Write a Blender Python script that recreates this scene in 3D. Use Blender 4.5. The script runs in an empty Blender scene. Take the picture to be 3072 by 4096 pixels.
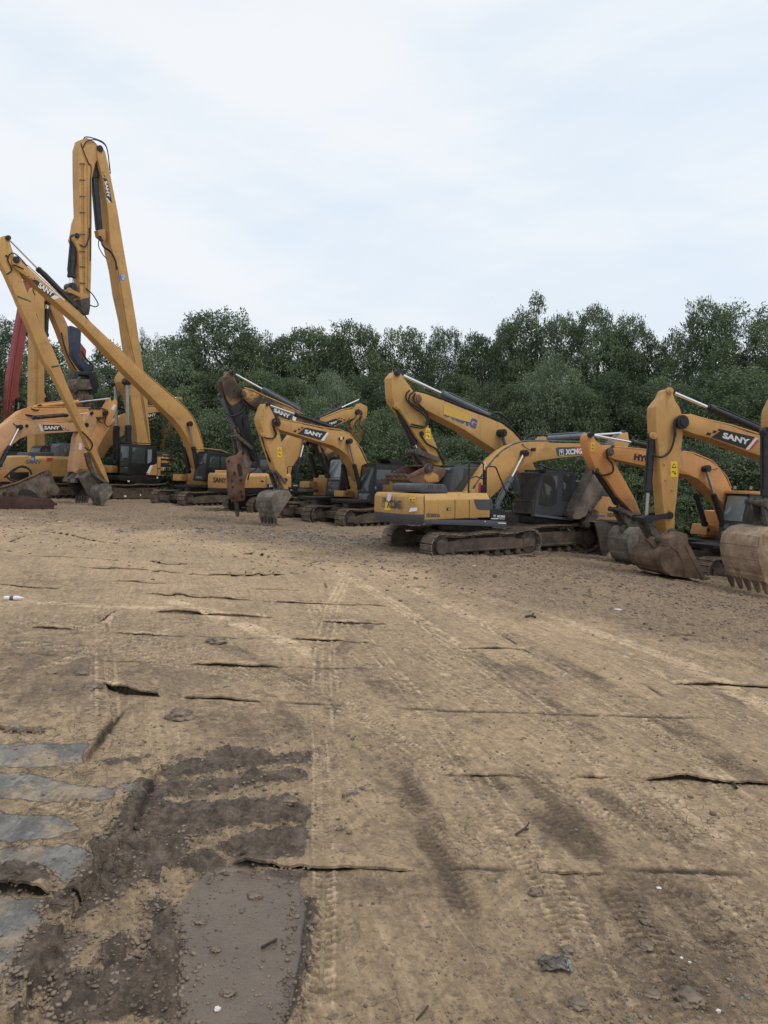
import bpy, bmesh, math, random
import numpy as np
from mathutils import Vector, Matrix
random.seed(7); np.random.seed(7)
scene = bpy.context.scene
COL = scene.collection
R = math.radians

# ------------------------------------------------------------------ camera model
F, CX, HY, CAMZ = 2850.0, 1536.0, 1890.0, 2.4      # focal length, centre and horizon, in photograph pixels
CONV = {'A': (0, 1500, 3.45625), 'B': (400, 1500, 3.318), 'C': (800, 1450, 3.318), 'D': (1150, 1550, 3.318),
        'E': (1500, 1800, 3.318), 'F': (1900, 1700, 2.765), 'G': (2250, 1500, 2.6017), 'H': (2600, 1500, 2.4576),
        'T': (0, 500, 2.765), '2': (0, 1200, 2.4583), '5': (1400, 1450, 1.8433), '6': (2100, 1450, 1.7068),
        'gl': (0, 2900, 1.08), 'gr': (1536, 2900, 1.08), 'gt': (0, 2000, 1.08), 'gu': (1536, 2000, 1.08), 'p': (0, 0, 1.0)}

def P(c, *a):
    x0, y0, s = CONV[c]
    return [(x0 + a[i] / s, y0 + a[i + 1] / s) for i in range(0, len(a), 2)]

def P1(c, x, y): return P(c, x, y)[0]

def gz(x):
    """height of the yard: falls gently towards the right"""
    if x < -18: return .72 + (-18 - x) * .005
    if x < 0: return -.04 * x
    if x < 9: return -.04 * x - .005 * x * x
    z9 = -.36 - .405
    if x < 14: return z9 - .13 * (x - 9)
    return z9 - .65 - .02 * (x - 14)

def ray(p): return Vector(((p[0] - CX) / F, 1.0, -(p[1] - HY) / F))

def ghit(p, maxd=400.0):
    d = ray(p); lo, hi = .3, maxd
    for _ in range(60):
        t = (lo + hi) / 2
        if CAMZ + d.z * t > gz(d.x * t): lo = t
        else: hi = t
    return Vector((d.x * lo, lo, gz(d.x * lo)))

# ------------------------------------------------------------------ object helpers
def tag(o, label=None, cat=None, group=None, kind=None):
    if label: o['label'] = label
    if cat: o['category'] = cat
    if group: o['group'] = group
    if kind: o['kind'] = kind
    return o

def empty(name, loc, rz=0.0):
    o = bpy.data.objects.new(name, None); COL.objects.link(o)
    o.location = loc; o.rotation_euler = (0, 0, rz); o.empty_display_size = .3
    return o

def link(name, me, mat, parent=None):
    o = bpy.data.objects.new(name, me); COL.objects.link(o)
    if mat is not None and not me.materials: me.materials.append(mat)
    if parent is not None: o.parent = parent
    return o

class MB:
    """collects shapes and links them as ONE mesh"""
    def __init__(self): self.bm = bmesh.new()
    def poly(self, lo, hi):
        """closed prism between two point rings"""
        bm = self.bm
        a = [bm.verts.new(p) for p in lo]; b = [bm.verts.new(p) for p in hi]
        n = len(a)
        for i in range(n):
            j = (i + 1) % n
            bm.faces.new((a[i], a[j], b[j], b[i]))
        bm.faces.new(a[::-1]); bm.faces.new(b)
        return self
    def box(self, x0, x1, y0, y1, z0, z1):
        return self.poly([(x0, y0, z0), (x1, y0, z0), (x1, y1, z0), (x0, y1, z0)],
                         [(x0, y0, z1), (x1, y0, z1), (x1, y1, z1), (x0, y1, z1)])
    def cyl(self, p0, p1, r0, r1=None, n=14):
        p0, p1 = Vector(p0), Vector(p1); r1 = r0 if r1 is None else r1
        d = (p1 - p0).normalized()
        a = d.orthogonal().normalized(); b = d.cross(a)
        ring = lambda c, r: [c + (a * math.cos(t) + b * math.sin(t)) * r for t in [2 * math.pi * i / n for i in range(n)]]
        return self.poly(ring(p0, r0), ring(p1, r1))
    def tube(self, pts, r, n=7):
        pts = [Vector(p) for p in pts]
        bm = self.bm; rings = []
        ref = Vector((0.13, 0.31, 0.94))
        for i, p in enumerate(pts):
            d = (pts[min(i + 1, len(pts) - 1)] - pts[max(i - 1, 0)])
            d = d.normalized() if d.length > 1e-9 else Vector((0, 0, 1))
            a = ref - d * ref.dot(d)
            if a.length < .05: a = d.orthogonal()
            a.normalize(); b = d.cross(a); ref = a
            rr = r[i] if isinstance(r, (list, tuple)) else r
            rings.append([bm.verts.new(p + (a * math.cos(t) + b * math.sin(t)) * rr) for t in [2 * math.pi * k / n for k in range(n)]])
        for q, s in zip(rings, rings[1:]):
            for k in range(n):
                bm.faces.new((q[k], q[(k + 1) % n], s[(k + 1) % n], s[k]))
        bm.faces.new(rings[0][::-1]); bm.faces.new(rings[-1])
        return self
    def build(self, name, mat, parent=None, bev=0.0, smooth=30):
        bm = self.bm
        bmesh.ops.recalc_face_normals(bm, faces=bm.faces)
        if bev > 0:
            es = [e for e in bm.edges if len(e.link_faces) == 2 and e.calc_face_angle(0) > R(35)]
            try: bmesh.ops.bevel(bm, geom=es, offset=bev, segments=2, profile=.6, affect='EDGES', clamp_overlap=True)
            except Exception: pass
        me = bpy.data.meshes.new(name); bm.to_mesh(me); bm.free()
        me.shade_smooth()
        me.set_sharp_from_angle(angle=R(smooth))
        return link(name, me, mat, parent)

def curve_pts(pts, n=6):
    """smooth Catmull-Rom through 3D points"""
    pts = [Vector(p) for p in pts]
    if len(pts) < 3: return pts
    q = [pts[0] * 2 - pts[1]] + pts + [pts[-1] * 2 - pts[-2]]
    out = []
    for i in range(1, len(q) - 2):
        for k in range(n):
            t = k / n
            a, b, c, d = q[i - 1], q[i], q[i + 1], q[i + 2]
            out.append(.5 * ((2 * b) + (c - a) * t + (2 * a - 5 * b + 4 * c - d) * t * t + (3 * b - a - 3 * c + d) * t ** 3))
    out.append(pts[-1])
    return out

_txt = {}
def text_mesh(s, bold=.022):
    """flat letters as vertices in the unit square"""
    key = (s, bold)
    if key not in _txt:
        cu = bpy.data.curves.new('lettering', 'FONT'); cu.body = s; cu.offset = bold; cu.resolution_u = 3
        o = bpy.data.objects.new('lettering', cu); COL.objects.link(o)
        dg = bpy.context.evaluated_depsgraph_get(); dg.update()
        me = bpy.data.meshes.new_from_object(o.evaluated_get(dg))
        co = [v.co.copy() for v in me.vertices]; fa = [tuple(p.vertices) for p in me.polygons]
        x0 = min(c.x for c in co); x1 = max(c.x for c in co); y0 = min(c.y for c in co); y1 = max(c.y for c in co)
        co = [((c.x - x0) / (x1 - x0), (c.y - y0) / (y1 - y0)) for c in co]
        bpy.data.objects.remove(o); bpy.data.curves.remove(cu); bpy.data.meshes.remove(me)
        _txt[key] = (co, fa)
    return _txt[key]

# ------------------------------------------------------------------ node helpers
def newmat(name):
    m = bpy.data.materials.new(name); m.use_nodes = True
    nt = m.node_tree; b = nt.nodes['Principled BSDF']
    return m, nt, b
def nd(nt, t, **kw):
    n = nt.nodes.new(t)
    for k, v in kw.items():
        if k.startswith('i_'): n.inputs[k[2:].replace('_', ' ')].default_value = v
        else: setattr(n, k, v)
    return n
def lk(nt, a, b): nt.links.new(a, b)
def noise(nt, co, scale, detail=5, rough=.6, mapscale=None, rot=None, dist=0.0):
    if rot is not None:
        mp = nd(nt, 'ShaderNodeMapping'); mp.inputs['Rotation'].default_value = rot; lk(nt, co, mp.inputs['Vector']); co = mp.outputs[0]
    if mapscale is not None:
        mp = nd(nt, 'ShaderNodeMapping'); mp.inputs['Scale'].default_value = mapscale; lk(nt, co, mp.inputs['Vector']); co = mp.outputs[0]
    n = nd(nt, 'ShaderNodeTexNoise'); n.inputs['Scale'].default_value = scale
    n.inputs['Detail'].default_value = detail; n.inputs['Roughness'].default_value = rough
    n.inputs['Distortion'].default_value = dist
    lk(nt, co, n.inputs['Vector']); return n.outputs['Fac']
def mrange(nt, v, a, b, c=0.0, d=1.0):
    n = nd(nt, 'ShaderNodeMapRange'); n.interpolation_type = 'SMOOTHSTEP'
    for k, x in zip(('From Min', 'From Max', 'To Min', 'To Max'), (a, b, c, d)): n.inputs[k].default_value = x
    lk(nt, v, n.inputs['Value']); return n.outputs['Result']
def math_(nt, op, a, b=None):
    n = nd(nt, 'ShaderNodeMath', operation=op)
    for i, x in enumerate((a, b)):
        if x is None: continue
        if isinstance(x, (int, float)): n.inputs[i].default_value = x
        else: lk(nt, x, n.inputs[i])
    return n.outputs[0]
def mix(nt, f, a, b):
    n = nd(nt, 'ShaderNodeMix', data_type='RGBA')
    for i, x in ((0, f), (6, a), (7, b)):
        if isinstance(x, (int, float)): n.inputs[i].default_value = x
        elif isinstance(x, tuple): n.inputs[i].default_value = (*x[:3], 1)
        else: lk(nt, x, n.inputs[i])
    return n.outputs[2]
def bump(nt, b, h, strength, dist=.01):
    n = nd(nt, 'ShaderNodeBump'); n.inputs['Strength'].default_value = strength; n.inputs['Distance'].default_value = dist
    lk(nt, h, n.inputs['Height']); lk(nt, n.outputs[0], b.inputs['Normal'])

MUD = (.135, .098, .07)
def paint(name, c, rough=.5, dirt=.45, mudz=.9, mudh=.8, soot=0.0, scuff=0.0, bare=None):
    """painted steel with grime, streaks, mud splashed low down, soot or worn-through patches"""
    m, nt, b = newmat(name)
    tc = nd(nt, 'ShaderNodeTexCoord'); co = tc.outputs['Object']
    oi = nd(nt, 'ShaderNodeObjectInfo')
    base = mix(nt, mrange(nt, noise(nt, co, .9, 3), .35, .7), tuple(x * .9 for x in c), tuple(min(1, x * 1.07) for x in c))
    d1 = mrange(nt, noise(nt, co, 1.7, 9, .72), .5, .78, 0, dirt)
    col = mix(nt, d1, base, (.17, .125, .08))
    st = mrange(nt, noise(nt, co, 5, 4, .6, mapscale=(1, 1, .12)), .55, .8, 0, dirt * .8)
    col = mix(nt, st, col, (.11, .085, .06))
    sp = mrange(nt, noise(nt, co, 23, 3, .5), .69, .74, 0, .55 * min(1, dirt * 1.8))
    col = mix(nt, sp, col, (.055, .045, .04))
    if scuff:
        sc = mrange(nt, noise(nt, co, 3.1, 10, .75), .58, .64, 0, scuff)
        col = mix(nt, sc, col, bare or (.16, .14, .125))
    if soot:
        so = mrange(nt, noise(nt, co, .75, 8, .62, dist=.6), .5 - .16 * soot, .6 - .1 * soot, 0, 1)
        col = mix(nt, math_(nt, 'MULTIPLY', so, .95), col, (.022, .018, .016))
    sx = nd(nt, 'ShaderNodeSeparateXYZ'); lk(nt, co, sx.inputs[0])
    zz = math_(nt, 'ADD', sx.outputs['Z'], math_(nt, 'MULTIPLY', noise(nt, co, 2.2, 8, .7), -1.6))
    mu = mrange(nt, zz, mudz - .8 - mudh, mudz - .8, .9, 0)
    col = mix(nt, mu, col, MUD)
    lk(nt, col, b.inputs['Base Color'])
    rg = mrange(nt, noise(nt, co, 4, 5), .3, .7, rough - .08, min(1, rough + .2))
    lk(nt, rg, b.inputs['Roughness'])
    b.inputs['Specular IOR Level'].default_value = .35
    bump(nt, b, noise(nt, co, 9, 8, .7), .12, .01)
    return m

def muddy(name, c1, c2, c3, sc=2.0, rough=.85, bs=.5):
    m, nt, b = newmat(name)
    tc = nd(nt, 'ShaderNodeTexCoord'); co = tc.outputs['Object']
    f = mrange(nt, noise(nt, co, sc, 10, .72), .36, .66)
    col = mix(nt, f, c1, c2)
    g = mrange(nt, noise(nt, co, sc * 2.7, 9, .75, mapscale=(1, 1, .45)), .53, .68)
    col = mix(nt, g, col, c3)
    lk(nt, col, b.inputs['Base Color'])
    b.inputs['Roughness'].default_value = rough
    b.inputs['Specular IOR Level'].default_value = .25
    bump(nt, b, noise(nt, co, sc * 8, 10, .75), bs, .03)
    return m

def plain(name, c, rough=.5, metal=0.0, spec=.5, var=.15):
    m, nt, b = newmat(name)
    tc = nd(nt, 'ShaderNodeTexCoord')
    f = noise(nt, tc.outputs['Object'], 4, 7, .65)
    col = mix(nt, f, tuple(x * (1 - var) for x in c), tuple(min(1, x * (1 + var)) for x in c))
    lk(nt, col, b.inputs['Base Color'])
    b.inputs['Roughness'].default_value = rough; b.inputs['Metallic'].default_value = metal
    b.inputs['Specular IOR Level'].default_value = spec
    return m

M_ = {}
M_['yellow'] = paint('yellow_paint', (.49, .275, .092), .52, .58, .9, .8, 0.0, .3, (.2, .12, .06))
M_['yellow_dirty'] = paint('dirty_yellow_paint', (.42, .235, .085), .6, .75, 1.2, 1.2, scuff=.5, bare=(.2, .14, .09))
M_['yellow_old'] = paint('old_yellow_paint', (.46, .27, .088), .55, .62, .9, .9, scuff=.35)
M_['yellow_burnt'] = paint('burnt_yellow_paint', (.46, .245, .08), .65, .6, .9, .9, soot=1.0)
M_['yellow_tool'] = paint('yellow_paint_muddy_tip', (.47, .25, .065), .6, .6, 2.6, 1.3, scuff=.6, bare=(.2, .18, .165))
M_['yellow_mud'] = paint('yellow_paint_mud_caked', (.45, .25, .085), .65, .6, 4.3, .9, scuff=.5, bare=(.17, .15, .135))
M_['orange'] = paint('orange_paint', (.56, .32, .165), .55, .5, .9, .8)
M_['orange_tool'] = paint('orange_paint_worn_tip', (.56, .255, .085), .55, .5, 3.1, 1.5, scuff=.6, bare=(.2, .18, .17))
M_['orange_boom'] = paint('deep_orange_paint', (.54, .265, .095), .52, .55, .9, .8, 0.0, .3, (.2, .11, .06))
M_['red'] = paint('red_paint', (.27, .058, .053), .55, .6)
M_['black'] = paint('black_paint', (.013, .013, .014), .45, .22, .9, .8)
M_['grey'] = paint('slate_grey_paint', (.068, .074, .088), .5, .3, .9, .7)
M_['green_black'] = paint('dark_green_paint', (.035, .045, .04), .4, .25)
M_['blue'] = paint('blue_paint', (.025, .038, .07), .55, .85)
M_['barrel'] = paint('black_cylinder_paint', (.02, .02, .023), .4, .35, .5, .5)
M_['barrel_grey'] = paint('grey_cylinder_paint', (.10, .115, .135), .4, .3, .5, .5)
M_['chrome'] = plain('chrome_rod', (.78, .79, .8), .22, 1.0, .5, .05)
M_['chrome_dull'] = plain('dull_rod', (.33, .32, .3), .42, .9, .5, .2)
M_['rubber'] = plain('rubber_hose', (.018, .018, .019), .6, 0, .3)
M_['glass'] = plain('dark_glass', (.05, .057, .055), .06, 0, .55, .3)  # base colour lightened to carry a greenish-brown reflection
M_['glass_pale'] = plain('sky_painted_glass', (.22, .25, .26), .12, 0, .9, .2)  # pale base colour paints in the reflection of the sky
M_['decal'] = plain('black_sticker', (.012, .012, .013), .45)
M_['white'] = plain('white_sticker', (.66, .67, .68), .5)
M_['warn'] = plain('yellow_sticker', (.75, .5, .03), .5)
M_['redst'] = plain('red_sticker', (.45, .05, .07), .5)
M_['bluest'] = plain('blue_sticker', (.04, .17, .5), .5)
M_['bluedull'] = plain('faded_blue_paint', (.10, .15, .21), .7, var=.5)
M_['bluetx'] = plain('blue_letter_paint', (.05, .09, .26), .6, var=.4)
M_['yellowpatch'] = plain('bright_yellow_touch_up', (.55, .335, .055), .5)
M_['seam'] = plain('dark_seam', (.02, .018, .015), .8)
M_['greytx'] = plain('grey_letter_paint', (.055, .06, .07), .6, var=.5)
M_['track'] = muddy('muddy_track_steel', (.12, .095, .075), (.28, .22, .165), (.19, .148, .115), 2.5)
M_['frame'] = muddy('muddy_frame_steel', (.06, .048, .04), (.15, .115, .088), (.09, .07, .055), 1.6)
M_['rust'] = muddy('rusty_steel', (.105, .05, .032), (.20, .125, .08), (.15, .075, .045), 1.8, .75, .35)
M_['rustred'] = muddy('dark_red_rust', (.048, .026, .022), (.09, .047, .038), (.07, .038, .031), 2.0, .8, .35)
M_['bucket_tan'] = muddy('tan_muddy_bucket', (.22, .15, .10), (.43, .32, .23), (.19, .115, .075), 1.7, .8, .4)
M_['bucket_rust'] = muddy('brown_rusty_bucket', (.085, .055, .04), (.21, .145, .10), (.13, .08, .055), 1.6, .7, .3)
M_['bucket_grey'] = muddy('grey_muddy_bucket', (.10, .088, .075), (.24, .21, .175), (.16, .135, .11), 1.9, .8, .4)
M_['bucket_dark'] = muddy('dark_muddy_bucket', (.05, .042, .036), (.13, .105, .085), (.08, .065, .052), 1.9, .8, .4)
M_['worn_arm'] = muddy('worn_grey_arm', (.11, .092, .076), (.29, .25, .21), (.17, .14, .115), 1.3, .75, .4)
M_['worn'] = muddy('worn_link_steel', (.05, .043, .038), (.14, .118, .10), (.22, .18, .15), 2.6, .65, .3)
M_['mudplate'] = muddy('mud_coated_plate', (.07, .055, .043), (.185, .147, .113), (.11, .088, .068), 3.0, .9, .8)
# ------------------------------------------------------------------ excavators
class Machine:
    """one machine: an Empty on the ground; local x = forward, local y = left; v = lateral distance towards the viewer's side"""
    def __init__(self, name, label, root, phi, left, cat='excavator', group='excavators parked in the yard'):
        self.phi = R(phi); self.s = 1 if left else -1
        self.rz = math.pi + self.phi if left else self.phi
        self.loc = Vector(root)
        self.root = empty(name, self.loc, self.rz)
        tag(self.root, label, cat, group)
        self.X = Vector((math.cos(self.rz), math.sin(self.rz), 0)); self.Y = Vector((-math.sin(self.rz), math.cos(self.rz), 0))
        self.cam = Vector((0, 0, CAMZ))
    def L(self, p, v):
        """photo point on the vertical plane at lateral offset v -> (u, z)"""
        d = ray(p); o = self.cam - self.loc
        t = (self.s * v - o.dot(self.Y)) / d.dot(self.Y)
        q = o + d * t
        return (q.dot(self.X), q.z)
    def LX(self, p, u):
        """photo point on the cross plane at forward offset u -> (v, z)"""
        d = ray(p); o = self.cam - self.loc
        t = (u - o.dot(self.X)) / d.dot(self.X)
        q = o + d * t
        return (self.s * q.dot(self.Y), q.z)
    def w(self, u, v, z): return Vector((u, self.s * v, z))
    def at(self, p, v):
        u, z = self.L(p, v); return self.w(u, v, z)
    def gzl(self, u, v):
        q = self.loc + self.X * u + self.Y * (self.s * v)
        return gz(q.x) - self.loc.z
    def prism(self, name, px, v0, v1, mat, parent=None, bev=.012):
        pts = [self.L(p, v0) for p in px]
        return MB().poly([self.w(u, v0, z) for u, z in pts], [self.w(u, v1, z) for u, z in pts]).build(name, M_[mat], parent or self.root, bev)
    def sticker(self, name, px, v, mat, parent=None, t=.004):
        return self.prism(name, px, v + t, v - .002, mat, parent, 0)
    def text(self, s, p0, p1, pt, v, mat, parent, name='lettering', bold=.022, off=.008):
        P0, P1_, PT = [self.at(p, v) for p in (p0, p1, pt)]
        return self.text3(s, P0, P1_, PT, Vector((0, self.s, 0)), mat, parent, name, bold, off)
    def text3(self, s, P0, P1_, PT, nrm, mat, parent, name='lettering', bold=.022, off=.008):
        co, fa = text_mesh(s, bold)
        ex, ey = P1_ - P0, PT - P0
        me = bpy.data.meshes.new(name)
        me.from_pydata([P0 + ex * a + ey * b + nrm * off for a, b in co], [], fa)
        return link(name, me, M_[mat], parent or self.root)
    # ---- parts
    def ram(self, name, p_rod, p_joint, p_base, v, rb, rr, mat='barrel', rod='chrome', parent=None, mirror=False):
        """hydraulic cylinder: rod from p_rod to p_joint, barrel from p_joint to p_base (photo points at lateral v)"""
        a, j, b = [self.L(p, v) for p in (p_rod, p_joint, p_base)]
        out = []
        for vv in ([v, -v] if mirror else [v]):
            A, J, B = [self.w(q[0], vv, q[1]) for q in (a, j, b)]
            d = (A - B).normalized(); J = B + d * (J - B).dot(d)
            mb = MB(); mb.cyl(B, J, rb, n=16)
            mb.cyl(J - d * .16, J + d * .02, rb * 1.22, n=16); mb.cyl(J + d * .02, J + d * .07, rb * .85, n=16)
            Y = Vector((0, 1, 0))
            mb.cyl(B - Y * rb * .9, B + Y * rb * .9, rb * 1.1, n=14)
            ln = (J - B).length
            for f in (.25, .6): mb.cyl(B + d * ln * f, B + d * (ln * f + .05), rb * 1.1, n=16)
            tb = (Vector((0, 0, 1)) - d * d.z); tb = tb.normalized() if tb.length > .1 else Vector((1, 0, 0))
            mb.tube([B + tb * rb * 1.3 + d * .1, B + tb * rb * 1.35 + d * ln * .85, J - d * .12 + tb * rb], rb * .22, 6)
            o = mb.build(name, M_[mat], parent or self.root)
            r = MB(); r.cyl(J - d * .05, A, rr, n=12); r.build('rod', M_[rod], o)
            e = MB(); e.cyl(A - Y * rr * 2.4, A + Y * rr * 2.4, rr * 2.3, n=16); e.cyl(A - Y * rr * 2.9, A + Y * rr * 2.9, rr * 1.2, n=12)
            e.build('rod_eye', M_['barrel'], o)
            out.append(o)
        return out
    def pin(self, p, v, r, depth=.06, mat='barrel', parent=None, name='pivot_pin'):
        c = self.at(p, v); Y = Vector((0, self.s, 0))
        mb = MB(); mb.cyl(c - Y * .03, c + Y * depth, r, n=20); mb.cyl(c, c + Y * (depth + .03), r * .55, n=14)
        return mb.build(name, M_[mat], parent or self.root)
    def hose(self, pts, r=.02, mat='rubber', parent=None, name='hydraulic_hose'):
        """pts: list of (photo point, v)"""
        return MB().tube(curve_pts([self.at(p, v) for p, v in pts], 6), r, 7).build(name, M_[mat], parent or self.root)
    def bar(self, name, pts, r, mat='black', parent=None):
        return MB().tube([self.at(p, v) for p, v in pts], r, 8).build(name, M_[mat], parent or self.root)
    def link(self, name, pa, pb, v, ra, rb, th, mat='worn', parent=None, mirror=True):
        """steel link bars with round ends on both sides of the arm"""
        a = self.L(pa, v); b = self.L(pb, v)
        mb = MB(); Y = Vector((0, 1, 0))
        for vv in ([v, -v] if mirror else [v]):
            A = self.w(a[0], vv, a[1]); B = self.w(b[0], vv, b[1]); h = Y * th / 2
            d = (B - A).normalized(); n = Vector((-d.z, 0, d.x))
            mb.cyl(A - h, A + h, ra, n=16); mb.cyl(B - h, B + h, rb, n=16)
            q = [A + n * ra * .75, A - n * ra * .75, B - n * rb * .75, B + n * rb * .75]
            h2 = h * .92
            mb.poly([x - h2 for x in q], [x + h2 for x in q])
        if mirror:
            for q, r in ((a, ra), (b, rb)): mb.cyl(self.w(q[0], v + .05, q[1]), self.w(q[0], -v - .05, q[1]), r * .6, n=12)
        return mb.build(name, M_[mat], parent or self.root)
    def bucket(self, path, v0, width, mat, teeth=5, tooth_px=None, th=.035, ribs=(), plate=None, inset=.0, tl=.2):
        """hollow bucket: path from cutting lip round the back to the hinge, traced on the near side plate; opening = the chord"""
        q = [Vector((*self.L(p, v0), 0)) for p in path]
        c = sum(q, Vector()) / len(q); v1 = v0 - width
        smooth = q
        inner = [p + (c - p).normalized() * th for p in smooth]
        mb = MB()
        for i in range(len(q) - 1):
            a, b, ai, bi = q[i], q[i + 1], inner[i], inner[i + 1]
            f = lambda v: [self.w(a.x, v, a.y), self.w(b.x, v, b.y), self.w(bi.x, v, bi.y), self.w(ai.x, v, ai.y)]
            mb.poly(f(v0 - .002), f(v1 + .002))
            if i in ribs:
                o1 = a + (a - c).normalized() * .02; o2 = b + (b - c).normalized() * .02
                a2 = a.lerp(b, .2); b2 = a.lerp(b, .8); oa = a2 + (a2 - c).normalized() * .025; ob = b2 + (b2 - c).normalized() * .025
                g = lambda v: [self.w(a2.x, v, a2.y), self.w(b2.x, v, b2.y), self.w(ob.x, v, ob.y), self.w(oa.x, v, oa.y)]
                mb.poly(g(v0 - .03), g(v1 + .03))
        for va, vb in ((v0, v0 - th), (v1, v1 + th)):
            mb.poly([self.w(p.x, va, p.y) for p in q], [self.w(p.x, vb, p.y) for p in q])
        # side cutter strips along the opening edge
        a, b = q[0], q[-1]; d = (b - a).normalized(); n = (c - a) - d * (c - a).dot(d); n = n.normalized() if n.length > 1e-6 else Vector((0, 1, 0))
        for va, vb in ((v0 + .02, v0 - .002), (v1 - .02, v1 + .002)):
            k = [a, b, b + n * .13, a + n * .13]
            mb.poly([self.w(p.x, va, p.y) for p in k], [self.w(p.x, vb, p.y) for p in k])
        o = mb.build('bucket', M_[mat], self.root, .008)
        if teeth:
            lip = q[0]
            if tooth_px is not None:
                tt = Vector((*self.L(tooth_px, v0), 0)) - lip
            else: tt = (q[0] - q[1]).normalized() * tl
            tdir = tt.normalized(); nn = Vector((-tdir.y, tdir.x, 0))
            for i in range(teeth):
                vc = v0 - .08 - (width - .16) * i / max(1, teeth - 1)
                b0 = lip - tdir * .08; b1 = lip + tt * .45; b2 = lip + tt
                ring = lambda p, hw, hh: [self.w(*(p + nn * hh).xy[:1], vc + hw, (p + nn * hh).y), self.w((p - nn * hh).x, vc + hw, (p - nn * hh).y),
                                          self.w((p - nn * hh).x, vc - hw, (p - nn * hh).y), self.w((p + nn * hh).x, vc - hw, (p + nn * hh).y)]
                r0, r1, r2 = ring(b0, .07, .055), ring(b1, .06, .048), ring(b2, .045, .024)
                t = MB(); t.poly(r0, r1); t.poly(r1, r2)
                t.build('tooth', M_['worn'] if mat != 'bucket_tan' else M_['bucket_rust'], o, .006)
        return o
    def tracks(self, u0, u1, ht=.95, wd=.6, gauge=2.4, sink=.11, hub_rear=True, sag=.05, mat='track'):
        for sgn in (1, -1):
            vc = sgn * gauge / 2
            zb = (self.gzl(u0 * .6 + u1 * .4, vc) + self.gzl(u0 * .4 + u1 * .6, vc)) / 2 - sink
            r = ht / 2 - .04; c0, c1 = u0 + ht / 2, u1 - ht / 2; zc = zb + ht / 2
            # path
            path = []
            n = 10
            straight = c1 - c0; m = int(straight / .19)
            for i in range(m): path.append((c0 + straight * i / m, zc - r, 0))
            na = max(5, int(math.pi * r / .19))
            for i in range(na): t = -math.pi / 2 + math.pi * i / na; path.append((c1 + r * math.cos(t), zc + r * math.sin(t), t + math.pi / 2))
            for i in range(m):
                f = i / m; path.append((c1 - straight * f, zc + r - sag * math.sin(f * math.pi * 2) ** 2 - .02 * random.random(), math.pi))
            for i in range(na): t = math.pi / 2 + math.pi * i / na; path.append((c0 + r * math.cos(t), zc + r * math.sin(t), t + math.pi / 2))
            mb = MB(); hw = wd / 2
            for (u, z, a) in path:
                d = Vector((math.cos(a), 0, math.sin(a))); nrm = Vector((math.sin(a), 0, -math.cos(a)))
                p = Vector((u, self.s * vc, z)); Y = Vector((0, 1, 0))
                def bx(d0, d1, n0, n1, h):
                    lo = [p + d * d0 + nrm * n0 - Y * h, p + d * d1 + nrm * n0 - Y * h, p + d * d1 + nrm * n1 - Y * h, p + d * d0 + nrm * n1 - Y * h]
                    mb.poly(lo, [x + Y * 2 * h for x in lo])
                bx(-.085, .088, -.012, .014, hw)
                bx(-.085, -.06, .014, .045, hw); bx(-.01, .008, .014, .034, hw); bx(.06, .075, .014, .03, hw)
                bx(-.09, .09, -.09, -.012, hw * .28)
            tr = mb.build('track', M_[mat], self.root)
            side = 1 if sgn > 0 else -1
            mb = MB()
            uu0, uu1 = c0 + r * .55, c1 - r * .55
            pr = [(uu0, zb + ht * .27), (uu1, zb + ht * .27), (uu1 + .12, zb + ht * .4), (uu1 - .05, zb + ht * .6), (uu1 - .6, zb + ht * .74), (uu0 + .6, zb + ht * .74), (uu0, zb + ht * .66)]
            for vv, k in (((vc + .23), 1),): pass
            mb.poly([self.w(u, vc + hw * .72, z) for u, z in pr], [self.w(u, vc - hw * .72, z) for u, z in pr])
            mb.poly([self.w(u, vc + side * hw * .86, z) for u, z in ((uu0 + .3, zb + ht * .3), (uu1 - .3, zb + ht * .3), (uu1 - .3, zb + ht * .37), (uu0 + .3, zb + ht * .37))],
                    [self.w(u, vc, z) for u, z in ((uu0 + .3, zb + ht * .3), (uu1 - .3, zb + ht * .3), (uu1 - .3, zb + ht * .37), (uu0 + .3, zb + ht * .37))])
            mb.box(0, 0, 0, 0, 0, 0) if False else None
            mb.build('track_frame', M_['frame'], tr, .02)
            rear, front = (c0, c1) if (hub_rear and True) else (c1, c0)
            mb = MB()
            rear_u = c0
            mb.cyl(self.w(rear_u, vc + hw * .5, zc), self.w(rear_u, vc - hw * .5, zc), r * .86, n=28)
            mb.cyl(self.w(rear_u, vc + side * hw * 1.0, zc), self.w(rear_u, vc, zc), r * .55, n=24)
            mb.build('drive_sprocket', M_['frame'], tr, .012)
            mb = MB(); mb.cyl(self.w(c1, vc + hw * .55, zc), self.w(c1, vc - hw * .55, zc), r * .84, n=28)
            mb.box(c1 - .25, c1 + .18, self.s * vc - hw * .8, self.s * vc + hw * .8, zc - .14, zc + .12)
            mb.build('idler_wheel', M_['frame'], tr, .012)
            for i in range(7):
                u = uu0 + .25 + (uu1 - uu0 - .5) * i / 6
                MB().cyl(self.w(u, vc + hw * .7, zb + .16), self.w(u, vc - hw * .7, zb + .16), .1, n=14).build('track_roller', M_['frame'], tr, .01)
            for f in (.35, .66):
                u = c0 + straight * f
                MB().cyl(self.w(u, vc + hw * .62, zc + r - .15), self.w(u, vc - hw * .62, zc + r - .15), .075, n=14).build('carrier_roller', M_['frame'], tr, .01)
        uc = (u0 + u1) / 2
        mb = MB(); mb.box(uc - .85, uc + .85, -gauge / 2 + .1, gauge / 2 - .1, ht * .42, ht * .82)
        for a in (-1, 1): mb.box(uc + a * 1.0 - .2, uc + a * 1.0 + .2, -gauge / 2 + .1, gauge / 2 - .1, ht * .3, ht * .62)
        mb.build('undercarriage', M_['frame'], self.root, .03)
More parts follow.
